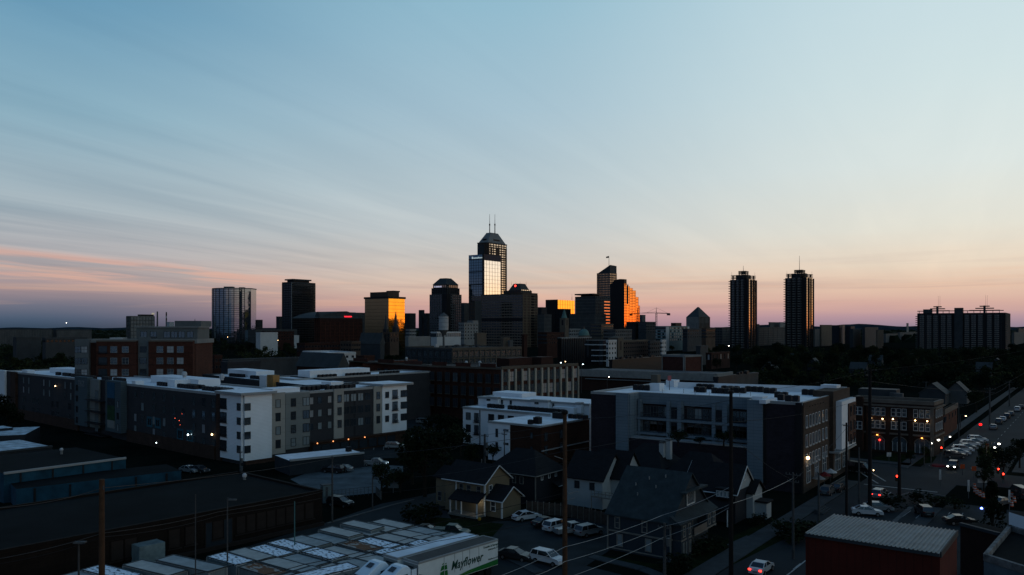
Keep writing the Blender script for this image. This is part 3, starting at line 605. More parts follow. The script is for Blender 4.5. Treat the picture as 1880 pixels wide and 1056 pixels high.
for px in (1722, 1725, 1809, 1812): p = add(L, (T['v'], 0)); X = reach(L, (-T['v'][0], -T['v'][1]), px); p = add(L, (T['v'], -X), (T['u'], 3)); b = MB(); b.tube((*p, z+6), (*p, z+22), .13, .08, m_grey, 5); b.build('antenna', root)
# ---------------------------------------------------------------- pyramid-roofed block
T = tower('pyramid_roofed_block', 'grey stone block under a steep grey pyramid roof', 1260, 1283, 1303, 582, 1150, m_lgrey, cat='building', left=gf(3, 8, 1.2, 1.4, m_lgrey), right=gf(3, 8, 1.2, 1.4, m_tan)); z = T['z']
addbox(T, 'roof', inset(T, 0, 1, 0, 1), z, ZH(565, 1150)+1.5, m_slate, m_slate, inset(T, .47, .53, .47, .53)); q = MB()
for A_, B_ in ((T['L'], T['C']), (T['C'], T['R'])):
    for k in range(7): q.slab(lerp(A_, B_, .10+.12*k), lerp(A_, B_, .16+.12*k), outn(A_, B_), .4, z-16, z-9, m_black)
q.build('window_slots', T['root'])
# ---------------------------------------------------------------- tower crane
D = 1250; c0 = AT(1205, D); root = thing('tower_crane', (c0[0], c0[1], 0), 'white tower crane on the skyline between the orange tower and pyramid block', 'crane')
b = MB(); zt = ZH(575, D)
for sx in (-1, 1):
    for sy in (-1, 1): b.tube((c0[0]+sx, c0[1]+sy, 0), (c0[0]+sx, c0[1]+sy, zt), .28, .28, m_lgrey, 5)
for k in range(14): zk = zt*k/14; b.tube((c0[0]-1, c0[1]-1, zk), (c0[0]+1, c0[1]-1, zk+zt/14), .16, .16, m_lgrey, 4); b.tube((c0[0]+1, c0[1]-1, zk), (c0[0]+1, c0[1]+1, zk+zt/14), .16, .16, m_lgrey, 4)
b.build('mast', root); xl, xr = AT(1176, D)[0], AT(1229, D)[0]
b = MB(); b.tube((xl, D+4, zt), (c0[0], D, zt), .3, .3, m_lgrey, 5); b.tube((xl, D+4, zt), (c0[0], D, zt+1.8), .25, .25, m_lgrey, 5); b.tube((c0[0], D, zt+.2), (xr, D-3, zt-.6), .6, .6, m_grey, 5); b.build('jib', root)
b = MB(); b.box((xr-2, D-3, zt-2), (5, 2.5, 3.2), m_dgrey); b.build('counterweight', root)
b = MB(); b.tube((c0[0], D, zt), (c0[0], D, zt+8.5), .55, .3, m_lgrey, 5); b.tube((c0[0], D, zt+8.5), (xr-4, D-3, zt), .12, .12, m_grey, 4); b.tube((c0[0], D, zt+8.5), (lerp((c0[0], D), (xl, D+4), .6)[0], D+2, zt+.6), .12, .12, m_grey, 4); b.build('cab_head', root)
# ================================================================ mid distance: the lower city
def block(label, x0, xc, x1, yt, D, wall, roof=None, z0=0, ang=36.5, rows=0, cl=0, cr=0, w=2.0, h=1.6, fr=None, gl=None, cat='building', name='low_building', par=.9, grid=None, rz=None, group=None, top=None, alts=None, pm=None):
    """a lower building; windows are set in rows down from the roof on both street sides"""
    T = tower(name, label, x0, xc, x1, yt, D, wall, roof or m_roofd, cat=cat, ang=ang, z0=z0, par=par, left=grid, right=grid, group=group, parm=pm)
    if rows:
        fh = 3.6 if rz is None else rz
        zs = [T['z']-1.9-fh*i for i in range(rows)]
        fr = fr or m_dgrey; gl = gl or g_dark
        if cl: windows(T['root'], T['L'], T['C'], zs, [(i+.5)/cl for i in range(cl)], w, h, fr, gl, alts=alts)
        if cr: windows(T['root'], T['C'], T['R'], zs, [(i+.5)/cr for i in range(cr)], w, h, fr, gl, alts=alts)
    return T
def units(T, n, name='rooftop_unit', m=None, s=1.0, rng=(.1, .9)):
    for i in range(n):
        a, c = rnd.uniform(*rng), rnd.uniform(*rng); p = inset(T, a, a, c, c)[0]; b = MB()
        d = (rnd.uniform(1.6, 3.4)*s, rnd.uniform(1.4, 2.4)*s, rnd.uniform(1.0, 1.8)*s)
        b.box((p[0], p[1], T['z']+d[2]/2+.1), d, m or m_lgrey, math.radians(53.5)); b.box((p[0], p[1], T['z']+d[2]+.18), (d[0]*.6, d[1]*.6, .16), m_dgrey, math.radians(53.5)); b.build(name, T['root'])
g_win = glass('window_glass', (.20,.25,.29), .10, .8); g_win2 = glass('blinded_window', (.22,.25,.27), .35, .3); g_wdark = glass('unlit_window', (.05,.065,.08), .10, .6)
m_cream = mat('cream_render', (.34,.32,.27), .85); m_teal = mat('teal_panel', (.10,.16,.17), .7)
# -- skyline fillers between the towers
F1 = gf(8, 5, 1.2, .9, m_dgrey)
block('small dark office block just beside the gold glass block', 743, 752, 763, 576, 1500, m_dark, grid=F1, name='office_block', cat='office block')
block('slim dark block between the gold block and the cropped-crown tower', 769, 775, 779, 570, 1450, m_dark, grid=F1, name='office_block', cat='office block')
block('squat dark block touching the foot of the cropped-crown tower', 778, 784, 792, 576, 1440, m_dark, grid=F1, name='office_block', cat='office block')
block('plain grey block between the cropped-crown tower and the mirror tower', 846, 852, 862, 557, 1500, m_grey, grid=gf(14, 3, .4, .5, m_dgrey), name='office_block', cat='office block')
T = block('pale hospital block on the horizon with a dark stair head', 232, 240, 284, 581, 1500, m_lgrey, grid=gf(7, 8, 1.3, .8, m_grey), name='hospital_block', cat='hospital'); addbox(T, 'plant_room', inset(T, .45, .98, .1, .9), T['z'], T['z']+4, m_black); q = MB(); q.box((AT(281, 1500)[0], 1500, T['z']+5), (4, 3, 3), emis('tan_glow', (.9,.75,.5), .25)); q.build('beacon', T['root'])
def chimney(label, px, yt, D, r, bands=False):
    p = AT(px, D); z = ZH(yt, D); root = thing('chimney', p, label, 'chimney', None); b = MB(); b.tube((*p, 0), (*p, z), r*1.25, r, m_grey, 10); b.build('stack', root)
    if bands:
        q = MB()
        for k in range(3): q.tube((*p, z-3-5*k), (*p, z-5.4-5*k), r*1.1, r*1.1, m_white if k % 2 else m_brick, 10)
        q.build('painted_bands', root)
chimney('plain grey chimney stack beside the hospital block', 289, 572, 1500, 1.3)
chimney('striped chimney stack over the small white hall', 305.5, 573, 1480, 1.1, True)
block('small white hall under the striped chimney', 306, 311, 320, 592, 1470, m_white, name='hall', cat='building')
# stadium dome
D = 1800; c0 = AT(366, D); root = thing('domed_arena', c0, 'low dark domed arena to the near side of the curved hotel tower', 'arena'); b = MB()
n = 20; rr = 20; vs = []
for k in range(5): t = pi/2*k/4; vs += [(c0[0]+rr*cos(t)*cos(2*pi*i/n), c0[1]+rr*cos(t)*sin(2*pi*i/n), ZH(603, D)+13*sin(t)) for i in range(n)]
b.mesh(vs, [(k*n+i, k*n+(i+1) % n, (k+1)*n+(i+1) % n, (k+1)*n+i) for k in range(4) for i in range(n)], m_slate); b.build('dome', root, smooth=True)
b = MB(); b.prism([(c0[0]+21*cos(2*pi*i/n), c0[1]+21*sin(2*pi*i/n)) for i in range(n)], 0, ZH(603, D), m_dark); b.build('wall', root)
def spire(label, px, ytip, ybase, D, w, m=None, col=None, name='church_spire'):
    p = AT(px, D); z = ZH(ytip, D); zb_ = ZH(ybase, D); root = thing(name, p, label, 'spire'); b = MB(); sq = [add(p, (U, w*a), (V, w*c)) for a, c in ((-.5, -.5), (.5, -.5), (.5, .5), (-.5, .5))]
    b.prism(sq, 0, zb_, m or m_stone); b.build('tower_shaft', root)
    b = MB(); oc = [(p[0]+w*.5*cos(pi/4*i+.4), p[1]+w*.5*sin(pi/4*i+.4)) for i in range(8)]; tip = [(p[0]+.15*cos(pi/4*i), p[1]+.15*sin(pi/4*i)) for i in range(8)]
    b.frustum(oc, zb_, tip, z, col or m_slate); b.build('steeple', root)
    b = MB()
    for A_, B_ in ((sq[3], sq[0]), (sq[0], sq[1])): b.slab(lerp(A_, B_, .35), lerp(A_, B_, .65), outn(A_, B_), .15, zb_-w*1.1, zb_-w*.3, m_black)
    b.build('belfry_louvre', root); return root
spire('dark needle spire on the horizon before the low dome', 358, 585, 604, 1650, 6)
spire('tall dark church spire seen against the glowing gold side', 726.5, 571, 600, 660, 3.8, m_dark)
spire('shorter dark spire against the dim side of the gold block', 708.5, 577, 604, 665, 3.4, m_dark)
block('dark low office block behind the curved hotel tower foot', 455, 470, 482, 588, 1500, m_dark, grid=gf(6, 8, 1.2, .7, m_dgrey), name='office_block', cat='office block')
block('narrow dark block touching the blue-black slab tower', 507, 513, 520, 582, 1420, m_dark, name='office_block', cat='office block')
block('pale grey office wing behind the brick arena', 645, 655, 671, 575, 1400, m_grey, grid=gf(9, 6, 1.2, .8, m_dgrey), name='office_block', cat='office block')
block('small grey block on the skyline beside the orange glass tower', 1174, 1179, 1185, 579, 1500, m_grey, name='office_block', cat='office block')
block('dark block below the orange glass tower with a rosy window', 1150, 1166, 1178, 592, 1060, m_black, name='office_block', cat='office block', grid=gf(5, 5, 1.2, .8, m_dark))
block('grey civic block right of the orange tower foot', 1172, 1186, 1204, 592, 1050, m_dgrey, rows=4, cl=5, cr=6, name='civic_building', w=2.5)
block('row of black roofs left of the black block', 986, 994, 1004, 565, 1350, m_dark, name='office_block', cat='office block', grid=gf(7, 3, 1, .8, m_dgrey))
T = block('grey curved-cornice block beside the brown slab foot', 987, 999, 1012, 578, 1150, m_dgrey, name='office_block', cat='office block', grid=gf(8, 6, 1.1, .6, m_grey))
# water tower
D = 560; p = AT(814.5, D); root = thing('water_tower', p, 'pale steel water tower with a conical cap above the rooftops', 'water tower'); b = MB(); zt = ZH(581, D); zb_ = ZH(606, D)
b.tube((*p, zb_), (*p, zt), 3.4, 3.4, mat('painted_steel', (.30,.32,.33), .5, 0, .2, .4), 20); b.build('tank', root); b = MB(); b.tube((*p, zt), (*p, zt+2.6), 3.6, .3, m_grey, 20); b.build('cap', root)
b = MB(); b.tube((*p, zb_-4), (*p, zb_), .7, 3.4, m_grey, 16); b.tube((*p, 0), (*p, zb_-4), .8, .7, m_grey, 12); b.build('stem', root)
for k in range(3): b = MB(); b.tube((*p, zb_+2+3*k), (*p, zb_+2.15+3*k), 3.47, 3.47, m_dgrey, 20); b.build('hoop', root)
# stepped pale blocks and low city rows
T = block('pale stepped block at the foot of the mirror tower', 842, 852, 878, 594, 820, m_lgrey, rows=5, cl=3, cr=5, w=1.6, h=1.6, gl=g_wdark, name='stepped_building', rz=3.4); addbox(T, 'upper_storey', inset(T, .6, 1, 0, 1), T['z'], T['z']+3.2, m_lgrey)
block('low white colonnaded building behind the water tower', 791, 802, 846, 611, 760, m_white, rows=1, cl=5, cr=12, w=1.6, h=4.2, rz=3, gl=g_wdark, name='colonnaded_building')
block('blank tan box building before the brown slab', 871, 876, 893, 613, 700, m_tan, name='box_building')
block('blank tan stair house above the beige-banded block', 919, 924, 936, 622, 560, m_tan, name='stair_house'); block('low grey annex beside the tan stair house', 933, 936, 942, 627, 560, m_grey, name='stair_house')
block('dark brick stack block to the right of the tan stair house', 958, 962, 968, 616, 560, m_dbrick, name='brick_tower')
spire('pale stone bell tower with a domed top at the brown slab', 1036, 567, 584, 850, 7, m_tan, m_green, name='bell_tower')
spire('short tan stone church tower below the orange glass tower', 1130.5, 616, 620, 640, 9, m_tan, m_tan, name='church_tower')
def domeb(label, px, D, r, yb, ytop, m):
    p = AT(px, D); z0_ = ZH(yb, D); z1_ = ZH(ytop, D); root = thing('domed_hall', p, label, 'dome'); b = MB(); n = 16; vs = []
    for k in range(6): t = pi/2*k/5; vs += [(p[0]+r*cos(t)*cos(2*pi*i/n), p[1]+r*cos(t)*sin(2*pi*i/n), z0_+(z1_-z0_)*sin(t)) for i in range(n)]
    b.mesh(vs, [(k*n+i, k*n+(i+1) % n, (k+1)*n+(i+1) % n, (k+1)*n+i) for k in range(5) for i in range(n)], m); b.build('dome', root, smooth=True)
    b = MB(); b.tube((*p, 0), (*p, z0_), r*1.05, r*1.05, m_tan, 16); b.build('drum', root); b = MB(); b.tube((*p, z1_-.2), (*p, z1_+2.5), .8, .5, m_tan, 8); b.build('lantern', root)
domeb('green copper dome on a stone drum left of the church tower', 1072, 800, 5.5, 616, 604, m_green)
block('low silvery warehouse roofs behind the green dome', 1028, 1046, 1066, 605, 900, m_lgrey, roof=m_roofw, name='warehouse', cat='warehouse', rows=2, cl=6, cr=6)
block('tan civic block with a window grid above the green dome', 1085, 1104, 1126, 596, 900, m_tan, rows=4, cl=7, cr=7, w=2, name='civic_building')
block('grey mid-rise with square windows right of the green dome', 1108, 1130, 1160, 606, 860, m_grey, rows=3, cl=7, cr=8, w=2.2, name='civic_building')
block('dark long block left below the bell tower', 988, 1004, 1036, 612, 760, m_dbrick, rows=3, cl=5, cr=8, w=2, name='brick_block')
block('grey-green roofed dark block in front of the bell tower', 1024, 1030, 1086, 621, 640, m_dark, roof=m_roofg, rows=0, grid=gf(1, 14, 0, .7, m_black), name='dark_block', pm=m_lgrey, par=.6)
# curved glass block with white bands
D = 620; c0 = AT(1100, D); root = thing('curved_glass_block', c0, 'curved dark glass block with white balcony bands', 'building'); b = MB(); ar = [(c0[0]+9.5*cos(pi+pi*i/10), c0[1]+9+9.5*sin(pi+pi*i/10)) for i in range(11)]
b.prism(ar+[(ar[-1][0], c0[1]+22), (ar[0][0], c0[1]+22)], 0, ZH(625, D), g_dark, m_roofg); b.build('wall', root); q = MB()
for k in range(4):
    zk = 3+k*4.2
    for A_, B_ in list(zip(ar[:-1], ar[1:]))[3 if k < 3 else 0:]: q.slab(A_, B_, outn(A_, B_), 1.0, zk, zk+.7, m_white)
q.build('balcony_bands', root)
block('slim white tower bay at the end of the curved glass block', 1113, 1117, 1132, 626.5, 600, m_white, rows=4, cl=1, cr=3, w=1.4, h=1.5, gl=g_wdark, name='white_block')
T = block('long brown brick apartment row beside the white tower bay', 1132, 1136, 1190, 627, 640, mat('brown_brick', (.045,.034,.030), .9), roof=m_roofg, rows=4, cl=1, cr=14, w=1.7, h=1.4, rz=3.3, name='apartment_row', cat='apartment block', pm=m_tan)
block('white gable-end block closing the brick apartment row', 1213, 1215, 1223, 626, 655, m_white, rows=4, cl=1, cr=2, w=1.4, h=1.5, rz=3.3, gl=g_wdark, name='white_block')
block('grey-brown middle section of the apartment row', 1190, 1193, 1214, 628, 660, m_dgrey, rows=4, cl=1, cr=6, w=1.7, h=1.4, rz=3.3, name='apartment_row', cat='apartment block')
T = block('blue-grey glass apartment block under the crane', 1204, 1222, 1265, 600, 980, m_teal, rows=5, cl=6, cr=12, w=2.6, h=2.2, name='apartment_block', cat='apartment block', alts=[g_win2]); addbox(T, 'plant_room', inset(T, .5, .75, .2, .7), T['z'], T['z']+5, m_black); q = MB(); q.slab(lerp(T['C'], T['R'], .0), lerp(T['C'], T['R'], .12), outn(T['C'], T['R']), .6, 0, T['z'], m_white); q.slab(lerp(T['C'], T['R'], .92), T['R'], outn(T['C'], T['R']), .6, 0, T['z'], m_white); q.build('white_bay', T['root'])
block('low dark office row at the foot of the pyramid-roofed block', 1253, 1262, 1291, 605, 960, m_dgrey, rows=3, cl=3, cr=7, name='office_block', cat='office block')
block('brown office block before the pyramid-roofed block', 1288, 1296, 1313, 604, 900, m_stone, rows=3, cl=4, cr=7, name='office_block', cat='office block')
block('wide low office block running behind the first balconied tower', 1312, 1326, 1348, 602, 1250, m_dgrey, grid=gf(7, 3, 1.4, .4, m_grey), name='office_block', cat='office block')
block('banded grey office block between the twin balconied towers', 1386, 1392, 1444, 602, 1250, m_dgrey, grid=gf(8, 6, 1.5, .4, m_grey, d=.4), name='office_block', cat='office block')
block('plain upper block standing on the banded office block', 1411, 1414, 1436, 592.5, 1330, m_grey, name='office_block', cat='office block')
block('small pale block just left of the second balconied tower', 1430, 1432, 1444, 592.5, 1340, m_lgrey, name='office_block', cat='office block')
block('small dark block just right of the first balconied tower', 1386, 1389, 1394, 596, 1320, m_dgrey, name='office_block', cat='office block')
block('grey office block to the right of the second balconied tower', 1493, 1496, 1508, 605, 1200, m_grey, name='office_block', cat='office block'); block('pale tan slab right of the second balconied tower', 1505, 1508, 1527, 597.5, 1220, m_tan, name='office_block', cat='office block')
block('dark block with a lit brick end wall', 1527, 1541, 1551, 598, 1400, m_dark, name='office_block', cat='office block'); block('slim pinkish tower end on the horizon', 1545, 1547, 1551, 597, 1390, mat('pink_stone', (.22,.15,.12), .9), name='office_block', cat='office block')
block('dark roofscape block midway to the wide apartment block', 1552, 1562, 1569, 600, 1400, m_dark, name='office_block', cat='office block')
block('wide grey warehouse block on the right horizon', 1560, 1566, 1580, 605, 1150, m_dgrey, name='warehouse', cat='warehouse'); block('large dark grey box block on the right horizon', 1583, 1588, 1612, 602, 1150, m_dgrey, name='warehouse', cat='warehouse')
block('small pale block with a cream end wall', 1608, 1611, 1622, 607, 1080, m_tan, name='warehouse', cat='warehouse')
T = block('low white sheds far off right of the pale block', 1622, 1626, 1648, 614, 1500, m_grey, roof=m_roofw, name='shed', cat='shed'); 
block('slim white tank tower on the far right horizon', 1664, 1665, 1668, 594, 2200, m_lgrey, name='tank_tower', cat='tower')
block('long low pale sheds beyond the wide apartment block', 1648, 1652, 1684, 611, 1700, m_grey, roof=m_roofg, name='shed', cat='shed'); block('low grey sheds at the far right edge', 1857, 1862, 1880, 612, 1300, m_grey, roof=m_roofg, name='shed', cat='shed')
block('distant long low roof at the far right edge', 1866, 1870, 1900, 604, 1900, m_dgrey, name='shed', cat='shed')
# -- left distance
block('long colonnaded depot building on the left horizon', -12, -6, 96, 606, 1100, m_dgrey, grid=gf(1, 34, 0, 1.6, m_grey, d=.5), name='depot', cat='depot', par=1.6)
block('second colonnaded depot nearer the brick apartments', 98, 104, 168, 607, 1080, m_dgrey, grid=gf(1, 24, 0, 1.6, m_grey, d=.5), name='depot', cat='depot', par=1.6)
block('pale metal sheds with low roofs behind the left trees', 24, 30, 76, 621, 620, m_dgrey, roof=m_roofw, name='shed', cat='shed'); block('pale flat-roofed shed row next to the left trees', 78, 84, 160, 622, 600, m_dgrey, roof=m_roofw, rows=1, cl=2, cr=10, name='shed', cat='shed')
def gable_shed(label, x0, xc, x1, yt, D, wall, roof, ridge=3.0, ang=36.5, name='gabled_building', cat='building', rows=0, cl=0, cr=0, **k):
    T = tower(name, label, x0, xc, x1, yt, D, wall, wall, cat=cat, ang=ang); C, u, v = T['C'], T['u'], T['v']; s, t = T['s'], T['t']; o = .5
    a0 = add(C, (v, -o), (u, -o)); b = MB(); z = T['z']+.05
    P = [(*add(C, (v, -o), (u, -o)), z), (*add(C, (v, s+o), (u, -o)), z), (*add(C, (v, s+o), (u, t+o)), z), (*add(C, (v, -o), (u, t+o)), z), (*add(C, (v, -o), (u, t/2)), z+ridge), (*add(C, (v, s+o), (u, t/2)), z+ridge)]
    b.mesh(P, [(0, 4, 5, 1), (2, 5, 4, 3), (0, 3, 4), (1, 5, 2), (0, 1, 2, 3)], roof); b.build('roof', T['root'])
    if rows: windows(T['root'], T['L'], C, [T['z']-1.9-3.2*i for i in range(rows)], [(i+.5)/cl for i in range(cl)], 1.1, 1.5, m_lgrey, g_win) if cl else 0
    return T
gable_shed('dark stone church nave with a steep roof left of the spires', 660, 698, 706, 632, 640, m_dgrey, m_slate, ridge=9, name='church_nave', cat='church')
T = block('pale stone church front with pinnacles right of the spires', 700, 716, 732, 612, 650, m_stone, rows=2, cl=3, cr=3, name='church', cat='church', w=1.4, h=3)
block('dark brick block below the blue-black slab tower', 480, 500, 540, 610, 1000, m_dbrick, rows=3, cl=6, cr=8, name='brick_block'); block('white box building left of the arena', 498, 502, 521, 609.5, 1300, m_white, name='box_building')
block('low white box with a loading bay left of the arena', 529, 534, 549, 617, 1100, m_white, name='box_building'); block('dark parking structure with an orange lamp strip', 456, 470, 545, 606, 1100, m_dgrey, grid=gf(3, 8, 1.3, .6, m_grey), name='parking_structure', cat='car park')
block('white low roof next to the parking structure', 470, 478, 510, 612, 820, m_white, roof=m_roofw, name='shed', cat='shed')
block('tan low block with windows beside the curved hotel tower', 362, 366, 380, 609, 1100, m_tan, rows=3, cl=2, cr=5, name='low_block')
block('brown stone block below the arena', 625, 645, 662, 629, 600, m_stone, rows=2, cl=4, cr=4, name='brick_block'); block('long dark row below the arena with small windows', 545, 560, 625, 632, 620, m_dbrick, rows=2, cl=3, cr=12, name='brick_block')
block('pale stair-stepped block right of the church spires', 745, 752, 764, 606, 900, m_lgrey, rows=3, cl=3, cr=4, name='stepped_building', gl=g_wdark); block('low white sheds under the pale stepped block', 744, 750, 790, 620, 700, m_lgrey, roof=m_roofw, name='shed', cat='shed')
# -- beige banded commercial block
T = block('long commercial block with a tan cornice and pale pilasters', 745, 830, 957, 641, 520, m_dgrey, roof=m_roofd, name='commercial_block', pm=m_tan, par=.8, ang=50)
for A_, B_, nc, mm in ((T['L'], T['C'], 8, m_dgrey), (T['C'], T['R'], 13, m_tan)):
    q = MB(); gridface(q, A_, B_, 0, T['z'], 0, nc, 0, .9, .5, mm); q.slab(A_, B_, outn(A_, B_), .4, T['z']-1.0, T['z']+.1, mm); q.slab(A_, B_, outn(A_, B_), .4, T['z']-6.6, T['z']-6.0, mm); q.build('pilasters', T['root'])
    windows(T['root'], A_, B_, [T['z']-3.6, T['z']-9.4], [(i+.5)/nc for i in range(nc)], 4.0, 3.6, m_black, g_win, mull=1)
units(T, 8, m=m_dgrey)
block('white rooftop shed on the commercial block', 797, 800, 806, 634, 545, m_white, name='roof_shed', z0=T['z'])
# white low house block, flat
T = block('low white flat-roofed building with small dark windows', 556, 600, 653, 650, 480, mat('off_white_wall', (.42,.43,.43), .7), roof=m_roofw, rows=1, cl=5, cr=5, w=1.6, h=1.4, gl=g_wdark, name='flat_roofed_building', ang=55)
block('dark brick shed with white roof vents', 655, 668, 688, 656, 420, m_dbrick, name='brick_shed'); gable_shed('large dark hipped-roof hall behind the white-roofed wing', 545, 620, 640, 676, 330, m_dbrick, m_slate, ridge=6, name='hall')
block('white-roofed low shop row left of the dark hall', 404, 420, 520, 662, 440, m_dgrey, roof=m_roofw, rows=0, name='shop_row', par=.5); T = block('white roof slab behind the shop row', 497, 505, 556, 660, 470, m_dgrey, roof=m_roofw, name='shop_row')
block('dark plain block below the shop row', 406, 418, 478, 668, 400, m_dark, name='dark_block'); block('red-doored brick shed beside the brick apartment block', 356, 362, 384, 676, 300, m_brick, name='brick_shed', rows=1, cl=1, cr=2, w=1.6, h=2.0); block('dark brick house with chimneys by the shop row', 384, 394, 408, 655, 420, m_dbrick, name='brick_house', rows=2, cl=2, cr=2, w=1.2)
# -- brick apartment block on the left
D = 245; m_bb = mat('orange_brick', (.055,.019,.012), .9, 0, .3, .4, kind='brick', p=(.9, .3), col2=(.05,.03,.025)); m_gb = mat('grey_bay_panel', (.085,.10,.105), .7, 0, .2, .3)
T = tower('brick_apartments', 'five-storey red brick apartment block with grey bays', 188, 142, 359, 628, D, m_bb, m_roofd, cat='apartment block', ang=86, z0=0, par=.8, parm=m_lgrey); C, Rr, z, u, v = T['C'], T['R'], T['z'], T['u'], T['v']; o_ = outn(C, Rr)
def seg(x0, x1): return lerp(C, Rr, wallpx(C, Rr, x0)), lerp(C, Rr, wallpx(C, Rr, x1))
q = MB(); a, b_ = seg(142, 167); q.slab(a, b_, o_, 1.6, 0, z+.9, m_gb); a, b_ = seg(255, 277); q.slab(a, b_, o_, .5, 0, z+1.6, m_gb); q.build('grey_bay', T['root'])
q = MB(); a, b_ = seg(167, 182); q.slab(a, b_, o_, .3, 0, z-.2, m_dbrick); q.build('recessed_bay', T['root'])
q = MB()
for x0, x1 in ((182, 255), (277, 358)):
    a, b_ = seg(x0, x1); q.slab(a, b_, o_, 1.9, 0, z+.3, m_bb); q.slab(a, b_, o_, 2.05, z+.1, z+.5, m_tan)
    for k in range(5): q.slab(a, b_, o_, 1.98, z-3.6*k-3.55, z-3.6*k-3.3, m_dbrick)
q.build('brick_bay', T['root'])
zs = [z-2.3-3.5*k for k in range(4)]
for xs, pr in (((148, 159), 1.6), ((214, 235), 1.9), ((298, 317, 335), 1.9), ((264,), .5)): windows(T['root'], C, Rr, zs, [wallpx(C, Rr, x) for x in xs], 2.0, 2.0, m_lgrey if pr == 1.9 else m_dgrey, g_win, mull=1, mid=True, proud=pr, alts=[g_win2, g_wdark])
windows(T['root'], C, Rr, zs, [wallpx(C, Rr, 194)], 2.6, 2.3, m_black, g_wdark, proud=1.9, rail=m_black)
p = [add(seg(241, 241)[0], (v, 4)), add(seg(355, 355)[0], (v, 4)), add(seg(355, 355)[0], (v, 16)), add(seg(241, 241)[0], (v, 16))]
b = MB(); b.prism(p, z, z+4.4, m_gb, m_roofd); b.prism([add(p[0], (v, -.5), (u, -.5)), add(p[1], (v, -.5), (u, .5)), add(p[2], (u, .5)), add(p[3], (u, -.5))], z+4.4, z+4.8, m_lgrey, m_roofd); b.build('setback_storey', T['root'])
windows(T['root'], p[0], p[1], [z+2.2], [.12, .28, .5, .62, .74, .88], 2.0, 2.0, m_dgrey, g_win, mull=1)
b = MB(); pp = [add(seg(302, 302)[0], (v, 9)), add(seg(352, 352)[0], (v, 9)), add(seg(352, 352)[0], (v, 20)), add(seg(302, 302)[0], (v, 20))]; b.prism(pp, z+4.8, z+6.6, m_gb, m_roofd); b.build('roof_house', T['root'])
b = MB(); b.box((*add(seg(205, 205)[0], (v, 5)), z+.8), (4, 3, 1.0), m_white); b.build('roof_hatch', T['root'])
# -- old factory with pale pilasters
m_fb = mat('factory_brick', (.060,.022,.015), .9, 0, .35, .3, kind='brick', p=(.8, .28), col2=(.03,.018,.015)); m_pil = mat('cream_pilaster', (.30,.28,.23), .8, 0, .2, .4)
zf = 17.0; P0 = RP(641, 664, zf); P1 = RP(786, 672, zf); P2 = RP(920, 677, zf); P3 = RP(1061, 670.5, zf)
fu = (P3[0]-P2[0], P3[1]-P2[1]); P4 = add(P0, (fu, .9))
root = thing('brick_factory', (*P2, 0), 'old dark brick factory with cream pilasters on its right wing', 'factory'); T = dict(root=root, C=P2, L=P0, R=P3, z=zf)
b = MB(); b.prism([P2, P3, add(P3, (V, 30)), add(P2, (V, 62)), P4, P0], 0, zf, m_fb, m_roofd); b.build('wall', root)
b = MB(); b.slab(P2, P3, outn(P2, P3), .25, zf-.2, zf+.7, m_tan, back=.3); b.slab(P0, P1, outn(P0, P1), .25, zf-.2, zf+.5, m_tan, back=.3); b.slab(P1, P2, outn(P1, P2), .25, zf-.3, zf+.3, m_tan, back=.3); b.build('cornice', root)
q = MB()
for (A_, B_), n in (((P0, P1), 3), ((P1, P2), 3)):   # shaped parapets
    for k in range(n):
        t = (k+.5)/n; a, b_ = lerp(A_, B_, t-.10), lerp(A_, B_, t+.10); q.prism([a, b_, add(b_, (outn(A_, B_), .3)), add(a, (outn(A_, B_), .3))], zf+.3, zf+1.5, m_fb)
q.build('shaped_parapet', root)
q = MB(); nb = 12; q_o = outn(P2, P3)
for k in range(nb+1): t = k/nb; q.slab(lerp(P2, P3, max(0, t-.009)), lerp(P2, P3, min(1, t+.009)), q_o, .6, 0, zf-.3, m_pil)
q.build('pilasters', root)
windows(root, P2, P3, [zf-2.6, zf-6.9, zf-11.2], [(k+.5)/nb for k in range(nb)], 2.3, 3.2, m_dgrey, g_win, mull=1, mid=True, alts=[g_win2, g_wdark])
windows(root, P1, P2, [zf-3.2, zf-7.4, zf-11.5], [(k+.5)/9 for k in range(9)], 2.0, 2.8, m_dgrey, g_wdark, sill=m_tan, mull=1, alts=[g_win, g_wdark, g_wdark])
windows(root, P0, P1, [zf-3.2, zf-7.4], [(k+.5)/11 for k in range(11)], 2.0, 2.8, m_dgrey, g_wdark, sill=m_tan, mull=1, alts=[g_win, g_win2])
for px, py in ((757, 664), (869, 672), (894, 672), (952, 668), (980, 666), (998, 667)):
    p = RP(px, py, zf); p = add(p, (V, 3)); b = MB(); b.tube((*p, zf), (*p, zf+.9), .35, .35, m_white, 8); b.ball((*p, zf+1.1), .55, m_white); b.build('roof_ventilator', root)
for a, c in ((.35, 8), (.55, 10), (.8, 9)): p = add(lerp(P2, P3, a), (V, c)); b = MB(); b.box((*p, zf+1.4), (7, 5, 2.8), m_dbrick, math.radians(53)); b.build('penthouse', root)
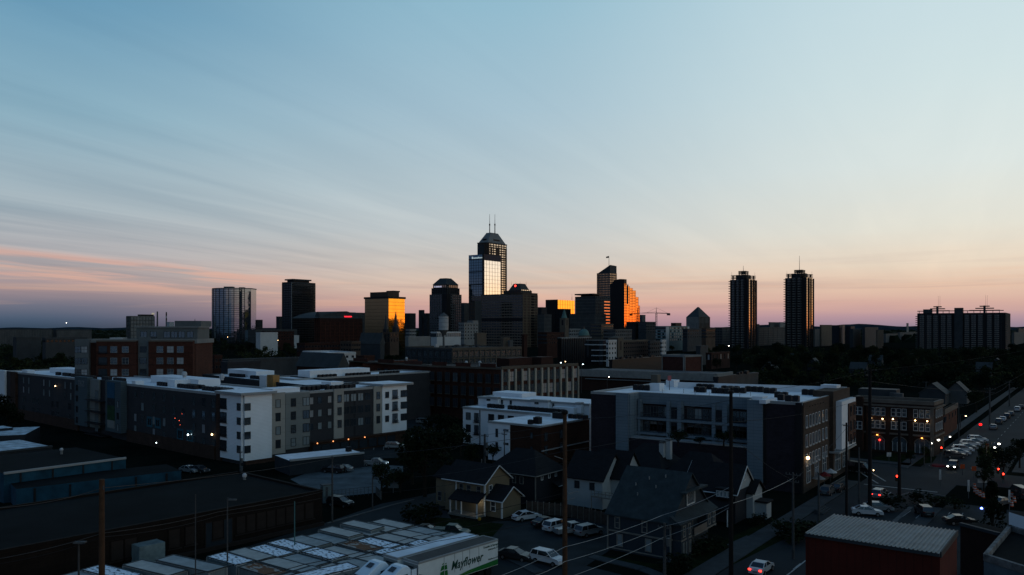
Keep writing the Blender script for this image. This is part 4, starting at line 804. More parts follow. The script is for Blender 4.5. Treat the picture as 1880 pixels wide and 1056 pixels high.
# -- long low block with a pale fascia and brick head house
zl = 9.5; L0 = RP(1064, 679, zl); L1 = RP(1313, 687.5, zl); L2 = RP(1342, 683.5, zl)
root = thing('long_low_building', (*L0, 0), 'long low building with a pale concrete fascia behind the white-roofed apartments', 'building'); b = MB(); bk = add(L0, ((L2[0]-L1[0], L2[1]-L1[1]), 1.05)); b.prism([L0, L1, add(L1, ((L2[0]-L1[0], L2[1]-L1[1]), 1.05)), bk], 0, zl-.1, m_dbrick, m_roofg); b.build('wall', root)
b = MB(); b.slab(L0, L1, outn(L0, L1), .6, zl-3.0, zl+.3, mat('concrete_fascia', (.19,.19,.18), .85), back=.4); e1 = add(L1, ((L2[0]-L1[0], L2[1]-L1[1]), 1.05)); b.slab(L1, e1, outn(L1, e1), .6, zl-3.0, zl+.3, m_lgrey, back=.4); b.build('fascia', root)
b = MB(); b.slab(lerp(L0, L1, .05), L1, outn(L0, L1), .8, zl-4.2, zl-3.9, m_lgrey); b.build('canopy_edge', root)
block('square brick head house with pale corner strips', 1216, 1256, 1288, 654, 372, mat('head_house_brick', (.05,.02,.016), .9), name='head_house', roof=m_roofg, pm=m_lgrey, par=.4, ang=50, grid=gf(1, 1, 0, .5, m_lgrey))
T = block('low black hall with a white membrane roof beside the brick head house', 1118, 1124, 1220, 661, 420, m_black, roof=m_roofw, name='low_hall', par=.2); units(T, 9, m=m_black, s=.7)
T = block('small white-roofed shed at the end of the pale fascia', 1344, 1352, 1392, 690, 330, m_dgrey, roof=m_roofw, name='shed', par=.3, cat='shed'); units(T, 5, m=m_black, s=.7)
block('dark low block under the head house end', 1310, 1318, 1352, 696, 310, m_dark, name='dark_block', roof=m_roofg)
block('brick building with tall arched windows above the right-hand trees', 1296, 1306, 1340, 650, 560, m_dbrick, rows=1, cl=3, cr=5, w=1.4, h=4.5, name='brick_hall', rz=3, alts=[g_win2]); block('dark gabled stone chapel among the dark trees', 1278, 1286, 1300, 637, 620, m_dgrey, name='chapel', cat='chapel')
# ================================================================ near buildings
m_wsid = mat('white_siding', (.66,.70,.73), .7, 0, .08, .3, kind='siding', p=(.30,), col2=(.40,.43,.46)); m_beige = mat('beige_panel', (.27,.265,.24), .75, 0, .10, .3, kind='panel', p=(2.4, 3.1)); m_ggr = mat('sage_panel', (.155,.17,.165), .75, 0, .10, .3, kind='panel', p=(2.4, 3.1))
m_drk = mat('charcoal_panel', (.030,.032,.036), .8, 0, .2, .3, kind='panel', p=(2.4, 3.1)); m_brn = mat('brown_brick_base', (.050,.028,.020), .9, 0, .3, .5, kind='brick', p=(.6, .2)); m_flash = mat('roof_flashing', (.24,.25,.25), .6, 0, .1, .5)
m_acu = mat('condenser_black', (.012,.012,.014), .5); m_bluesid = mat('steel_blue_panel', (.125,.165,.195), .7, 0, .10, .3, kind='panel', p=(3.0, .6)); m_ochre = mat('ochre_panel', (.30,.17,.06), .8)
e_dred = emis('string_light', (1,.12,.06), 2.5)
g_lit = glass('sky_lit_window', (.30,.36,.38), .18, .5)
def condenser(root, p, z, n=1, d=(1.0, 0), s=1.0):
    for i in range(n):
        b = MB(); c = (p[0]+d[0]*i*1.35, p[1]+d[1]*i*1.35); b.box((c[0], c[1], z+.5*s), (.95*s, .95*s, .95*s), m_acu, math.radians(53.5)); b.tube((c[0], c[1], z+.97*s), (c[0], c[1], z+1.05*s), .38*s, .38*s, m_grey, 10); b.build('air_conditioner', root)
def parapet(root, poly, z, h, m, w=.35, name='parapet'):
    b = MB(); n = len(poly); a = sum(poly[i][0]*poly[(i+1) % n][1]-poly[(i+1) % n][0]*poly[i][1] for i in range(n)); sg = 1 if a > 0 else -1
    for i in range(n):
        P, Q = poly[i], poly[(i+1) % n]; l = hypot(Q[0]-P[0], Q[1]-P[1]); o_ = ((Q[1]-P[1])/l*sg, -(Q[0]-P[0])/l*sg); b.slab(P, Q, o_, .06, z-.12, z+h, m, back=w)
    return b.build(name, root)
def clad(root, P, Q, x0, x1, z0, z1, m, pr=.12, name='bay', back=.0):
    a, b_ = lerp(P, Q, wallpx(P, Q, x0)), lerp(P, Q, wallpx(P, Q, x1)); b = MB(); b.slab(a, b_, outn(P, Q), pr, z0, z1, m, back=back); return b.build(name, root)
# ---------------------------------------------------------------- A: grey and white apartment complex
z = 14.6; C = RP(447, 722, 15.6); E = RP(745, 706, 15.0); W = RP(8, 683, z)
ru = (E[0]-C[0], E[1]-C[1]); lr = hypot(*ru); ru = (ru[0]/lr, ru[1]/lr); lv = (W[0]-C[0], W[1]-C[1]); ll = hypot(*lv); lv = (lv[0]/ll, lv[1]/ll)
root = thing('apartment_complex', (*C, 0), 'five-storey apartment complex with white corner bays and a long charcoal wing', 'apartment building')
b = MB(); dp = 17.0; b.prism([C, W, add(W, (ru, dp)), add(C, (ru, dp), (lv, 0))], 0, z, m_drk, m_roofw); b.build('long_wing', root)
b = MB(); P = add(C, (ru, dp+.01)); b.prism([P, E, add(E, (lv, dp)), add(P, (lv, dp))], 0, z-.02, m_drk, m_roofw); b.build('short_wing', root)
parapet(root, [C, W, add(W, (ru, dp)), add(C, (ru, dp))], z, .45, m_flash); parapet(root, [P, E, add(E, (lv, dp)), add(P, (lv, dp))], z, .45, m_flash)
# cladding bays of the short wing
Bz = 3.0
clad(root, C, E, 447.3, 497, .9, 15.2, m_wsid, .5, 'white_bay', back=0); clad(root, W, C, 408, 446.8, .9, 15.2, m_wsid, .5, 'white_bay')
clad(root, W, C, 399, 408, 0, z+.3, m_brn, .3, 'brown_pier')
b = MB(); c4 = [add(C, (ru, -1.3), (lv, -1.3)), add(C, (ru, reach(C, ru, 503)), (lv, -1.3)), add(C, (ru, reach(C, ru, 503)), (lv, reach(C, lv, 404))), add(C, (ru, -1.3), (lv, reach(C, lv, 404)))]; b.prism(c4, 15.2, 15.75, m_flash, m_roofw); b.build('overhanging_roof', root)
clad(root, C, E, 497, 523, 1.5, z+.6, m_beige, .22); clad(root, C, E, 523, 567.5, 2.2, z+.2, m_ggr, .35); clad(root, C, E, 612, 630, Bz, z+.5, m_beige, .3); clad(root, C, E, 685, 700, Bz, z+.5, m_beige, .3)
clad(root, C, E, 700, 744.6, Bz, z+.4, m_wsid, .45, 'white_bay')
a_ = lerp(C, E, wallpx(C, E, 698)); b = MB(); b.prism([add(a_, (lv, -1.2)), add(E, (lv, -1.2), (ru, 1.6)), add(E, (lv, dp*.5), (ru, 1.6)), add(a_, (lv, dp*.5))], z+.4, z+.95, m_flash, m_roofw); b.build('overhanging_roof', root)
b = MB(); a_ = lerp(C, E, wallpx(C, E, 567.5)); b.slab(a_, E, outn(C, E), 1.5, 0, Bz, m_brn); b.slab(a_, E, outn(C, E), 1.8, Bz, Bz+.25, m_brn); b.build('brick_base', root); clad(root, C, E, 449, 520, 0, .9, m_brn, .55, 'brick_base')
rows = [12.75, 9.75, 6.7, 3.7]
def cols(xs): return [wallpx(C, E, x) for x in xs]
fb = mat('dark_window_frame', (.02,.022,.025), .5); fw_ = mat('white_window_frame', (.40,.42,.43), .5)
windows(root, C, E, rows, cols([509.5]), 1.25, 1.9, fb, g_lit, mull=0, proud=.22, alts=[g_wdark]); windows(root, C, E, rows, cols([537]), 1.3, 1.9, fb, g_lit, proud=.35, mid=True, alts=[g_wdark, g_win]); windows(root, C, E, rows, cols([560.5]), 1.8, 2.0, fb, g_lit, mull=1, proud=.35, alts=[g_win])
windows(root, C, E, rows[:3], cols([571.5, 587, 605]), 1.2, 1.7, m_dgrey, g_win2, proud=.0, alts=[g_lit, g_wdark]); windows(root, C, E, rows[:3], cols([622]), 1.15, 1.9, fb, g_win, proud=.3); windows(root, C, E, rows[:3], cols([636, 649, 662, 675]), 1.7, 1.9, m_dgrey, g_lit, mull=1, alts=[g_wdark, g_wdark])
windows(root, C, E, rows[:3], cols([693]), 1.15, 1.9, fb, g_wdark, proud=.3, alts=[g_win]); windows(root, C, E, rows[:3], cols([708.5]), 1.2, 1.6, fb, g_wdark, proud=.45); windows(root, C, E, rows[:3], cols([723]), 1.7, 2.3, fb, g_win, mull=1, proud=.45, rail=m_black); windows(root, C, E, rows[:3], cols([740]), 2.4, 1.8, fb, g_wdark, mull=1, proud=.45)
windows(root, C, E, [12.6, 9.5, 6.4, 3.4], [wallpx(C, E, 452)], 1.5, 1.6, fb, g_wdark, proud=.5, alts=[g_win]); windows(root, W, C, [12.6, 9.5, 6.4, 3.4], [wallpx(W, C, 442.5)], 1.5, 1.6, fb, g_win, mull=1, proud=.5)
windows(root, W, C, [13.0, 9.9, 6.8, 3.7], [wallpx(W, C, 414)], 2.8, 2.3, fb, g_wdark, mull=1, proud=.5, rail=m_black)
for k in range(9): xx = 575+k*17; o = windows(root, C, E, [1.5], [wallpx(C, E, xx)], 2.6, 2.2, m_black, g_wdark, proud=1.5, name='garage_opening' if k % 3 else 'shop_window')
# long wing facade
m_tl = mat('slate_blue_panel', (.050,.075,.088), .75, 0, .10, .3, kind='siding', p=(.5,), col2=(.035,.052,.062))
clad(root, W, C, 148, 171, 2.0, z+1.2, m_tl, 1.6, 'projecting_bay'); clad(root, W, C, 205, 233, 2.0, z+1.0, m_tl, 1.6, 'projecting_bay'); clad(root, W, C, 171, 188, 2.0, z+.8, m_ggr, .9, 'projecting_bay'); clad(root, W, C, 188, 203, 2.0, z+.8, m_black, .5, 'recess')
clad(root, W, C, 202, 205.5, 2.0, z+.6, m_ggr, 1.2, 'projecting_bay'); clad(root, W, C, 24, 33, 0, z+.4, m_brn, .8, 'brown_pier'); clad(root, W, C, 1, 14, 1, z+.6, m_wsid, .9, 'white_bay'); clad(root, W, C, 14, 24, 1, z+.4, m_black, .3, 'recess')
mural = MB(); a, b_ = lerp(W, C, wallpx(W, C, 209)), lerp(W, C, wallpx(W, C, 222)); ov = outn(W, C)
mural.slab(a, b_, ov, 1.72, z-3.6, z+.6, mat('mural_blue', (.012,.06,.11), .8)); mural.slab(a, b_, ov, 1.72, z-5.6, z-3.6, mat('mural_figure', (.015,.022,.028), .8, 0, .8, 1.5)); mural.slab(a, b_, ov, 1.72, z-9.5, z-5.6, mat('mural_green', (.012,.045,.018), .8, 0, .5, 1.0)); mural.slab(a, b_, ov, 1.72, z-11.6, z-9.5, m_ggr); mural.build('painted_mural', root)
# pale letters at the top of the projecting bay
def text(s, P, ang, z_, size, m, root, ext=.02, shear=0.0, bold=0.0, name='lettering', sx=1.0):
    cu = bpy.data.curves.new(name, 'FONT'); cu.body = s; cu.size = size; cu.extrude = ext; cu.shear = shear; cu.offset = bold; cu.materials.append(m); cu.resolution_u = 2
    o = bpy.data.objects.new(name, cu); COL.objects.link(o); o3 = root['_o']; o.parent = root; o.location = (P[0]-o3[0], P[1]-o3[1], z_-o3[2]); o.rotation_euler = (pi/2, 0, ang); o.scale = (sx, 1, 1); bpy.context.view_layer.update(); me = bpy.data.meshes.new_from_object(o); o2 = bpy.data.objects.new(name, me); COL.objects.link(o2); o2.parent = root; o2.location = o.location; o2.rotation_euler = o.rotation_euler; o2.scale = o.scale; bpy.data.objects.remove(o); return o2
tdir = (C[0]-W[0], C[1]-W[1]); tang = atan2(tdir[1], tdir[0]); p = lerp(W, C, wallpx(W, C, 154.5)); text('DIGS', add(p, (ov, 1.62)), tang, z-1.5, 2.5, mat('sign_grey', (.12,.14,.15), .7), root, bold=.03, sx=.8)
lz = [z-2.0-3.05*i for i in range(4)]
windows(root, W, C, lz[:2], [wallpx(W, C, x) for x in (44, 53.5, 81, 91.5, 120, 130.5)], 1.3, 2.1, m_dgrey, g_lit, alts=[g_win2, g_win]); windows(root, W, C, lz[2:], [wallpx(W, C, x) for x in (44, 62, 70, 97, 106, 128)], 1.9, 2.0, m_dgrey, g_win, mull=1, alts=[g_wdark, g_wdark])
windows(root, W, C, lz, [wallpx(W, C, x) for x in (249, 262, 283, 302, 320, 337, 356, 374, 392)], 1.6, 2.1, m_dgrey, g_win, alts=[g_wdark, g_wdark, g_lit, g_win2], skip=.12)
windows(root, W, C, [z-8.6], [wallpx(W, C, x) for x in (275, 290)], 3.0, 2.6, mat('teal_surround', (.012,.07,.10), .7), g_wdark, fw=.5, mull=1); windows(root, W, C, [z-10.4], [wallpx(W, C, x) for x in (331, 349)], 3.0, 2.8, MC['teal_surround'], g_wdark, fw=.5, mull=1)
windows(root, W, C, lz, [wallpx(W, C, x) for x in (152.5,)], 1.4, 1.8, fb, g_wdark, proud=1.6); windows(root, W, C, lz[1:], [wallpx(W, C, 228)], 1.3, 1.8, fb, g_wdark, proud=1.6, alts=[g_lit]); windows(root, W, C, [z-3.4, z-6.6, z-9.8, z-12.4], [wallpx(W, C, 184)], 1.9, 2.4, fb, g_lit, mull=1, proud=.9)
for k in range(4): b = MB(); a, b_ = lerp(W, C, wallpx(W, C, 173)), lerp(W, C, wallpx(W, C, 205)); b.slab(a, b_, ov, 2.6, z-4.9-3.15*k, z-4.7-3.15*k, m_black); b.slab(lerp(a, b_, 0), b_, ov, 2.6, z-3.9-3.15*k, z-3.82-3.15*k, m_black, back=-2.5); b.build('balcony', root)
clad(root, W, C, 236, 397, 0, 3.0, m_brn, .5, 'brick_base'); clad(root, W, C, 36, 146, 0, 3.0, m_brn, .5, 'brick_base')
for px, pz, m, r in ((105, z-2.5, e_warm, .22), (349, 4.6, e_cool, .24), (393, 5.6, e_warm, .28), (291, 1.2, e_cool, .2), (325, 8.0, e_dred, .11), (333, 7.6, e_dred, .12), (334.5, 6.6, e_dred, .08), (338, 9.3, e_dred, .07)):
    q = lerp(W, C, wallpx(W, C, px)); b = MB(); b.ball((*add(q, (ov, .5)), pz), r*.75, m); b.box((*add(q, (ov, .25)), pz+.2), (.3, .3, .12), m_black); b.build('wall_lamp', root)
for px in (574, 603, 631, 661): q = lerp(C, E, wallpx(C, E, px)); b = MB(); b.ball((*add(q, (outn(C, E), 1.9)), 3.0), .16, emis('dim_orange', (1,.35,.12), 2)); b.box((*add(q, (outn(C, E), 1.7)), 3.2), (.3, .3, .12), m_black); b.build('wall_lamp', root)
# roof furniture of the complex: raised white monitors and rows of condensers
def monitor(pts, h, zb_=z, m=m_wsid): b = MB(); b.prism(pts, zb_, zb_+h, m, m_roofw); b.build('roof_monitor', root)
def onL(px, off): q = lerp(W, C, wallpx(W, C, px)); return add(q, (ru, off))
def onR(px, off): q = lerp(C, E, wallpx(C, E, px)); return add(q, (lv, off))
monitor([onL(36, 9), onL(100, 9), onL(100, 15), onL(36, 15)], 1.6); monitor([onL(215, 9), onL(300, 9), onL(300, 15), onL(215, 15)], 1.9); monitor([onL(268, 5), onL(285, 5), onL(285, 9), onL(268, 9)], 1.8); monitor([onL(236, .8), onL(243, .8), onL(243, 3), onL(236, 3)], 1.2); monitor([onL(35, .8), onL(45, .8), onL(45, 3), onL(35, 3)], 1.2)
monitor([onR(510, 2), onR(560, 2), onR(560, 7), onR(510, 7)], 1.3); monitor([onR(640, 7), onR(663, 7), onR(663, 11), onR(640, 11)], 1.6)
for x0, n, off in ((74, 2, 5), (86, 4, 5), (104, 4, 4.6), (120, 5, 4), (137, 4, 4), (157, 4, 5), (178, 5, 5), (257, 4, 5), (274, 3, 6), (294, 7, 5), (300, 6, 6.5), (339, 6, 5), (352, 6, 6), (366, 5, 5), (382, 7, 4), (398, 5, 5.5)): condenser(root, onL(x0, off), z, n, (-lv[0], -lv[1]))
for x0, n, off in ((575, 5, 6), (590, 4, 7), (612, 4, 8), (622, 6, 4.5), (660, 3, 6)): condenser(root, onR(x0, off), z, n, ru)
for p in (onL(262, 11), onL(322, 12)): b = MB(); b.tube((*p, z+1.9), (*p, z+2.6), .45, .45, m_white, 10); b.ball((*p, z+2.8), .75, m_white); b.build('roof_ventilator', root)
# inner court wing
I0 = RP(372, 690.5, z); I1 = RP(484, 703, z); iu = (I1[0]-I0[0], I1[1]-I0[1]); root = thing('apartment_wing', (*I1, 0), 'dark inner court wing with a pale pillar and ochre panel', 'apartment building')
I2 = add(I0, (iu, 1.58)); b = MB(); b.prism([I0, I2, add(I2, (ru, 16)), add(I0, (ru, 16))], 0, z+.2, m_drk, m_roofw); b.build('wall', root); parapet(root, [I0, I2, add(I2, (ru, 16)), add(I0, (ru, 16))], z+.2, .4, m_dgrey)
b = MB(); a, b_ = I1, lerp(I0, I2, wallpx(I0, I2, 496)); b.slab(a, b_, outn(I0, I2), 1.2, 0, z+2.2, m_wsid, back=1); b.build('pale_pillar', root); b = MB(); c_ = lerp(I0, I2, wallpx(I0, I2, 507)); b.slab(b_, c_, outn(I0, I2), .9, 0, z+2.4, m_ochre, back=1); b.build('ochre_panel', root)
def inn(px, off): return add(lerp(I0, I2, wallpx(I0, I2, px)), (ru, off))
b = MB(); b.prism([inn(385, 6), inn(436, 6), inn(436, 12), inn(385, 12)], z+.2, z+2.2, m_wsid, m_roofw); b.build('roof_monitor', root)
for x0, n in ((402, 6), (440, 4), (455, 3)): condenser(root, inn(x0, 4), z+.2, n, (-lv[0], -lv[1]))
# far court wing with raised white roof
Q0 = RP(540, 700, z); Q1 = RP(616, 703, z); root = thing('apartment_wing', (*Q0, 0), 'far court wing with a raised white roof monitor and condenser rows', 'apartment building'); b = MB(); b.prism([Q0, add(Q0, (ru, 52)), add(Q0, (ru, 52), (lv, 14)), add(Q0, (lv, 14))], 0, z+.3, m_drk, m_roofw); b.build('wall', root); parapet(root, [Q0, add(Q0, (ru, 52)), add(Q0, (ru, 52), (lv, 14)), add(Q0, (lv, 14))], z+.3, .4, m_flash)
b = MB(); b.prism([add(Q0, (ru, 8), (lv, 4)), add(Q0, (ru, 30), (lv, 4)), add(Q0, (ru, 30), (lv, 10)), add(Q0, (ru, 8), (lv, 10))], z+.3, z+2.5, m_wsid, m_roofw); b.build('roof_monitor', root)
for a, n in ((10, 5), (20, 7), (33, 6)): condenser(root, add(Q0, (ru, a), (lv, 2.2)), z+.3, n, ru)
# ---------------------------------------------------------------- T: white townhouses in the centre
zb = 9.2; A0 = RP(850, 747.5, zb); A1 = RP(1000, 760, zb); root = thing('townhouse_block', (*A0, 0), 'white three-storey townhouse block with a stepped rooftop storey', 'apartment building')
av = (A1[0]-A0[0], A1[1]-A0[1]); l = hypot(*av); av = (av[0]/l, av[1]/l); au = (-av[1], av[0]); A2 = add(A0, (av, reach(A0, av, 1010)))
m_wst = mat('white_stucco', (.60,.63,.66), .8, 0, .10, .4)
zt_ = 11.4; B0 = RP(878, 729, zt_); B1 = RP(1082, 742.5, zt_)
b = MB(); b.prism([A0, A2, add(A2, (au, 22)), add(A0, (au, 22))], 0, zb, m_wst, m_roofw); b.build('wall', root); b = MB(); b.slab(A0, A2, outn(A0, A2), .18, zb-.35, zb+.12, m_flash, back=.4); b.slab(A0, add(A0, (au, 22)), (-av[0], -av[1]), .18, zb-.35, zb+.12, m_flash, back=.4); b.build('roof_edge', root)
b = MB(); b.prism([B0, B1, add(B1, (au, 12)), add(B0, (au, 12))], 0, zt_, m_wst, m_roofw); b.build('rooftop_storey', root); b = MB(); b.slab(B0, B1, outn(B0, B1), .3, zt_-.3, zt_+.15, m_flash, back=.4); b.slab(B0, add(B0, (au, 12)), (-av[0], -av[1]), .3, zt_-.3, zt_+.15, m_flash, back=.4)
b.prism([add(B0, (au, 6)), add(B0, (au, 6), (av, 10)), add(B0, (au, 12.2), (av, 10)), add(B0, (au, 12.2))], zt_, zt_+1.0, m_wst, m_roofw); b.build('roof_edge', root)
for x0, x1 in ((899, 920), (980, 1012), (1062, 1072)):
    a, b_ = lerp(B0, B1, wallpx(B0, B1, x0)), lerp(B0, B1, wallpx(B0, B1, x1)); b = MB(); b.slab(a, b_, outn(B0, B1), 1.4, zb, zt_+.3, m_wst, back=0); b.slab(a, b_, outn(B0, B1), 1.6, zt_-.1, zt_+.45, m_flash); b.build('stair_head', root)
windows(root, B0, B1, [zb+1.5], [wallpx(B0, B1, x) for x in (922, 938, 1016)], .6, 1.4, m_dgrey, g_wdark, proud=.02); windows(root, B0, B1, [zb+1.8], [wallpx(B0, B1, x) for x in (903, 991)], 1.2, .5, m_dgrey, g_wdark, proud=1.41)
for px, n in ((884, 4), (922, 6), (950, 3), (973, 3), (988, 3), (1001, 3)): condenser(root, add(lerp(A0, A2, wallpx(A0, A2, px)), (au, 3.2)), zb, n, av)
b = MB(); a, b_ = lerp(A0, A2, wallpx(A0, A2, 880.5)), lerp(A0, A2, wallpx(A0, A2, 882)); b.slab(a, b_, outn(A0, A2), .1, 0, zb-.4, m_dgrey); b.build('expansion_joint', root)
windows(root, A0, A2, [zb-2.2, zb-5.3, zb-8.0], [wallpx(A0, A2, 860)], 1.6, 1.9, fb, g_wdark); windows(root, A0, A2, [zb-2.4, zb-5.5], [wallpx(A0, A2, 875)], 1.5, 2.4, fb, g_win, mull=1, rail=m_black); windows(root, A0, A2, [zb-2.1, zb-5.2], [wallpx(A0, A2, x) for x in (902, 920, 938)], 1.9, 1.9, fb, g_wdark, mull=1)
# front block with the brick side
zc_ = 8.6; F0 = RP(897, 773.5, zc_); F1 = RP(994, 783, zc_); F2 = RP(1082, 768, zc_); F3 = add(F0, ((F2[0]-F1[0], F2[1]-F1[1]), 1.0)); root = thing('townhouse_block', (*F0, 0), 'two-storey flat white-roofed block with a dark brown brick side', 'apartment building')
b = MB(); b.prism([F0, F1, F2, F3], 0, zc_, mat('chocolate_brick', (.045,.020,.013), .9, 0, .25, .5, kind='brick', p=(.5, .17)), m_roofw); b.build('wall', root); clad(root, F0, F1, 897, 936.5, 0, zc_-.1, m_wst, .15, 'white_front'); b = MB(); b.slab(F0, F1, outn(F0, F1), .35, zc_-.25, zc_+.12, m_flash, back=.4); b.slab(F1, F2, outn(F1, F2), .25, zc_-.25, zc_+.12, m_flash, back=.4); b.build('roof_edge', root)
windows(root, F0, F1, [zc_-2.4, zc_-5.4], [wallpx(F0, F1, 913)], .7, 1.9, fb, g_wdark, proud=.15); windows(root, F0, F1, [zc_-1.6, zc_-4.6], [wallpx(F0, F1, 930)], 1.4, .5, fb, g_win, proud=.15); windows(root, F0, F1, [zc_-2.2, zc_-5.2], [wallpx(F0, F1, x) for x in (976,)], .7, 1.3, fb, g_win); windows(root, F1, F2, [zc_-2.4, zc_-5.2], [wallpx(F1, F2, x) for x in (1002, 1030)], 1.2, 1.9, fb, g_win)
condenser(root, RP(974, 779, zc_), zc_, 1); condenser(root, RP(987, 778, zc_), zc_, 1, s=1.5); p = RP(1021, 768, zc_); condenser(root, p, zc_, 2, av, 1.4); p = RP(1048, 768, zc_); condenser(root, p, zc_, 4, av)
b = MB(); p = RP(1040, 762, zc_); b.box((*p, zc_+1), (6, 3, 2.0), m_wst, math.radians(-36)); b.build('roof_box', root); b = MB(); b.slab(F1, F2, outn(F1, F2), .3, 3.2, 3.4, m_flash); b.build('string_course', root)
# ---------------------------------------------------------------- R: apartments with recessed balconies
z = 16.0; R0 = RP(1085, 722, z); R1 = RP(1473, 743, z); R2 = RP(1552, 721, z); bu = (R2[0]-R1[0], R2[1]-R1[1]); l = hypot(*bu); bu = (bu[0]/l, bu[1]/l); lR = l; bv = (R1[0]-R0[0], R1[1]-R0[1]); lB = hypot(*bv); bv = (bv[0]/lB, bv[1]/lB)
root = thing('balcony_apartments', (*R1, 0), 'five-storey white-roofed apartment block with recessed balconies over a dark podium', 'apartment building'); oR = outn(R0, R1); oS = outn(R1, R2)
def rr(px): return lerp(R0, R1, wallpx(R0, R1, px))
P1_, P2_ = rr(1154.5), rr(1372.5); rec = 4.5; back = [add(P1_, (bu, rec)), add(P2_, (bu, rec))]
m_bsid = mat('aubergine_brick', (.024,.020,.026), .85, 0, .25, .4, kind='brick', p=(.8, .27), col2=(.015,.013,.016))
zp = 7.3; R3 = add(R0, (bu, lR))
b = MB(); b.prism([R0, P1_, back[0], back[1], P2_, R1, R2, R3], zp, z, m_bsid, m_roofw); b.prism([R0, R1, R2, R3], 0, zp-.01, m_bsid, m_walk); b.build('wall', root)
b = MB(); b.slab(rr(1132), rr(1154.5), oR, .35, 0, z+.35, m_bluesid, back=.0); b.build('pale_pier', root); b = MB(); b.slab(rr(1372.5), rr(1401), oR, .35, 0, z+.35, m_bluesid); b.build('pale_pier', root)
parapet(root, [R0, P1_, back[0], back[1], P2_, R1, R2, R3], z, .4, m_flash, .4)
b = MB(); o0 = outn(R0, R1); b.slab(add(back[0], (bu, 0)), back[1], o0, .5, z-1.9, z+.3, m_bluesid)
for zk in (z-1.9-3.05, z-1.9-6.1): b.slab(back[0], back[1], o0, 1.7, zk-.15, zk+.35, m_bluesid)
b.slab(back[0], back[1], o0, 4.2, zp, zp+.25, m_flash); b.build('balcony_slab', root)
b = MB()
for x0, x1 in ((1177, 1181), (1229, 1235), (1249, 1256), (1312, 1318), (1331, 1340)): b.slab(lerp(*back, wallpx(*back, x0)), lerp(*back, wallpx(*back, x1)), o0, 1.6, zp+.2, z-1.0, m_bluesid)
for x0, x1 in ((1235, 1249), (1318, 1331)): b.slab(lerp(*back, wallpx(*back, x0)), lerp(*back, wallpx(*back, x1)), o0, 1.1, zp+.2, z-1.0, m_bluesid)
b.build('balcony_frame', root)
q0, q1 = P1_, back[0]; b = MB(); b.slab(q0, q1, (-outn(q0, q1)[0], -outn(q0, q1)[1]) if outn(q0, q1)[0]*bv[0] < 0 else outn(q0, q1), .3, zp, z+.2, m_bluesid); b.build('return_wall', root)
zr = [z-3.4, z-6.5, z-9.4-.2*0]
windows(root, *back, zr[:2]+[zp+1.6], [wallpx(*back, x) for x in (1167, 1188, 1200, 1214, 1224, 1268, 1282, 1296, 1306, 1352, 1364)], 1.5, 2.1, m_grey, g_win, alts=[g_wdark, g_wdark, g_lit], mull=1); windows(root, *back, zr[:2]+[zp+1.6], [wallpx(*back, x) for x in (1242, 1324.5)], 1.3, 2.3, fb, g_wdark, proud=1.1, mull=1)
for x0, x1 in ((1182, 1228), (1257, 1311), (1341, 1371)):
    for zk in (z-4.95, z-8.0): 
        b = MB(); a, b_ = lerp(*back, wallpx(*back, x0)), lerp(*back, wallpx(*back, x1)); a, b_ = add(a, (o0, 1.6)), add(b_, (o0, 1.6)); b.slab(a, b_, o0, .04, zk+1.3, zk+1.36, m_black); n = 26
        for i in range(n+1): b.slab(lerp(a, b_, max(0, i/n-.002)), lerp(a, b_, min(1, i/n+.002)), o0, .03, zk+.35, zk+1.3, m_black)
        b.build('balcony_railing', root)
# dark recess strip right of the pier, brick corner and street front
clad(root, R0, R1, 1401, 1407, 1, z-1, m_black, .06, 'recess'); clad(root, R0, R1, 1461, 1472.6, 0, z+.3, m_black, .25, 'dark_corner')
m_tb = mat('taupe_brick', (.058,.043,.034), .9, 0, .25, .4, kind='brick', p=(.6, .2)); clad(root, R1, R2, 1473.3, 1521, 0, z+.3, m_tb, .2, 'brick_front'); clad(root, R1, R2, 1521, 1551.8, 0, z+1.2, m_tb, .9, 'brick_front', back=3)
zs = [z-3.2, z-6.7, z-10.2]; windows(root, R1, R2, zs, [wallpx(R1, R2, x) for x in (1478.5, 1485, 1490.5, 1496, 1501.5, 1508.5, 1514.5)], 1.15, 2.2, fw_, g_win, sill=m_flash, proud=.2, alts=[g_wdark, g_wdark])
windows(root, R1, R2, [3.6], [wallpx(R1, R2, x) for x in (1482, 1497, 1511)], 2.6, 4.2, fw_, g_win, mull=1, mid=True, proud=.2, name='shop_window'); windows(root, R1, R2, [3.4], [wallpx(R1, R2, x) for x in (1529, 1543)], 4.4, 4.6, fw_, g_win, mull=2, mid=True, proud=.9, name='shop_window')
a, b_ = lerp(R1, R2, wallpx(R1, R2, 1526)), lerp(R1, R2, wallpx(R1, R2, 1552.5)); b = MB(); b.slab(a, b_, oS, 2.0, 4.9+.6, z-.9, m_wst, back=-.9); b.build('white_frame', root)
b = MB(); b.slab(lerp(a, b_, .42), lerp(a, b_, .93), oS, 2.25, 6.6, z-1.7, mat('maroon_recess', (.03,.012,.012), .6)); b.build('bay_window', root)
windows(root, a, b_, [z-3.3, z-6.3, z-9.0], [.55, .80], 1.2, 2.2, fb, g_wdark, proud=2.26)
b = MB(); b.slab(lerp(R1, R2, wallpx(R1, R2, 1520)), R2, oS, 2.2, 5.0, 5.35, m_flash); b.build('canopy', root)
for i in range(6): b = MB(); b.slab(lerp(R1, R2, wallpx(R1, R2, 1484+5*i)), lerp(R1, R2, wallpx(R1, R2, 1484.5+5*i)), oS, .35, 15.3, 15.5, m_black); b.build('eave_lamp', root)
p = lerp(R1, R2, wallpx(R1, R2, 1477)); b = MB(); b.ball((*add(p, (oS, .6)), 6.3), .3, e_warm); b.box((*add(p, (oS, .35)), 6.6), (.4, .4, .15), m_black); b.build('wall_lamp', root)
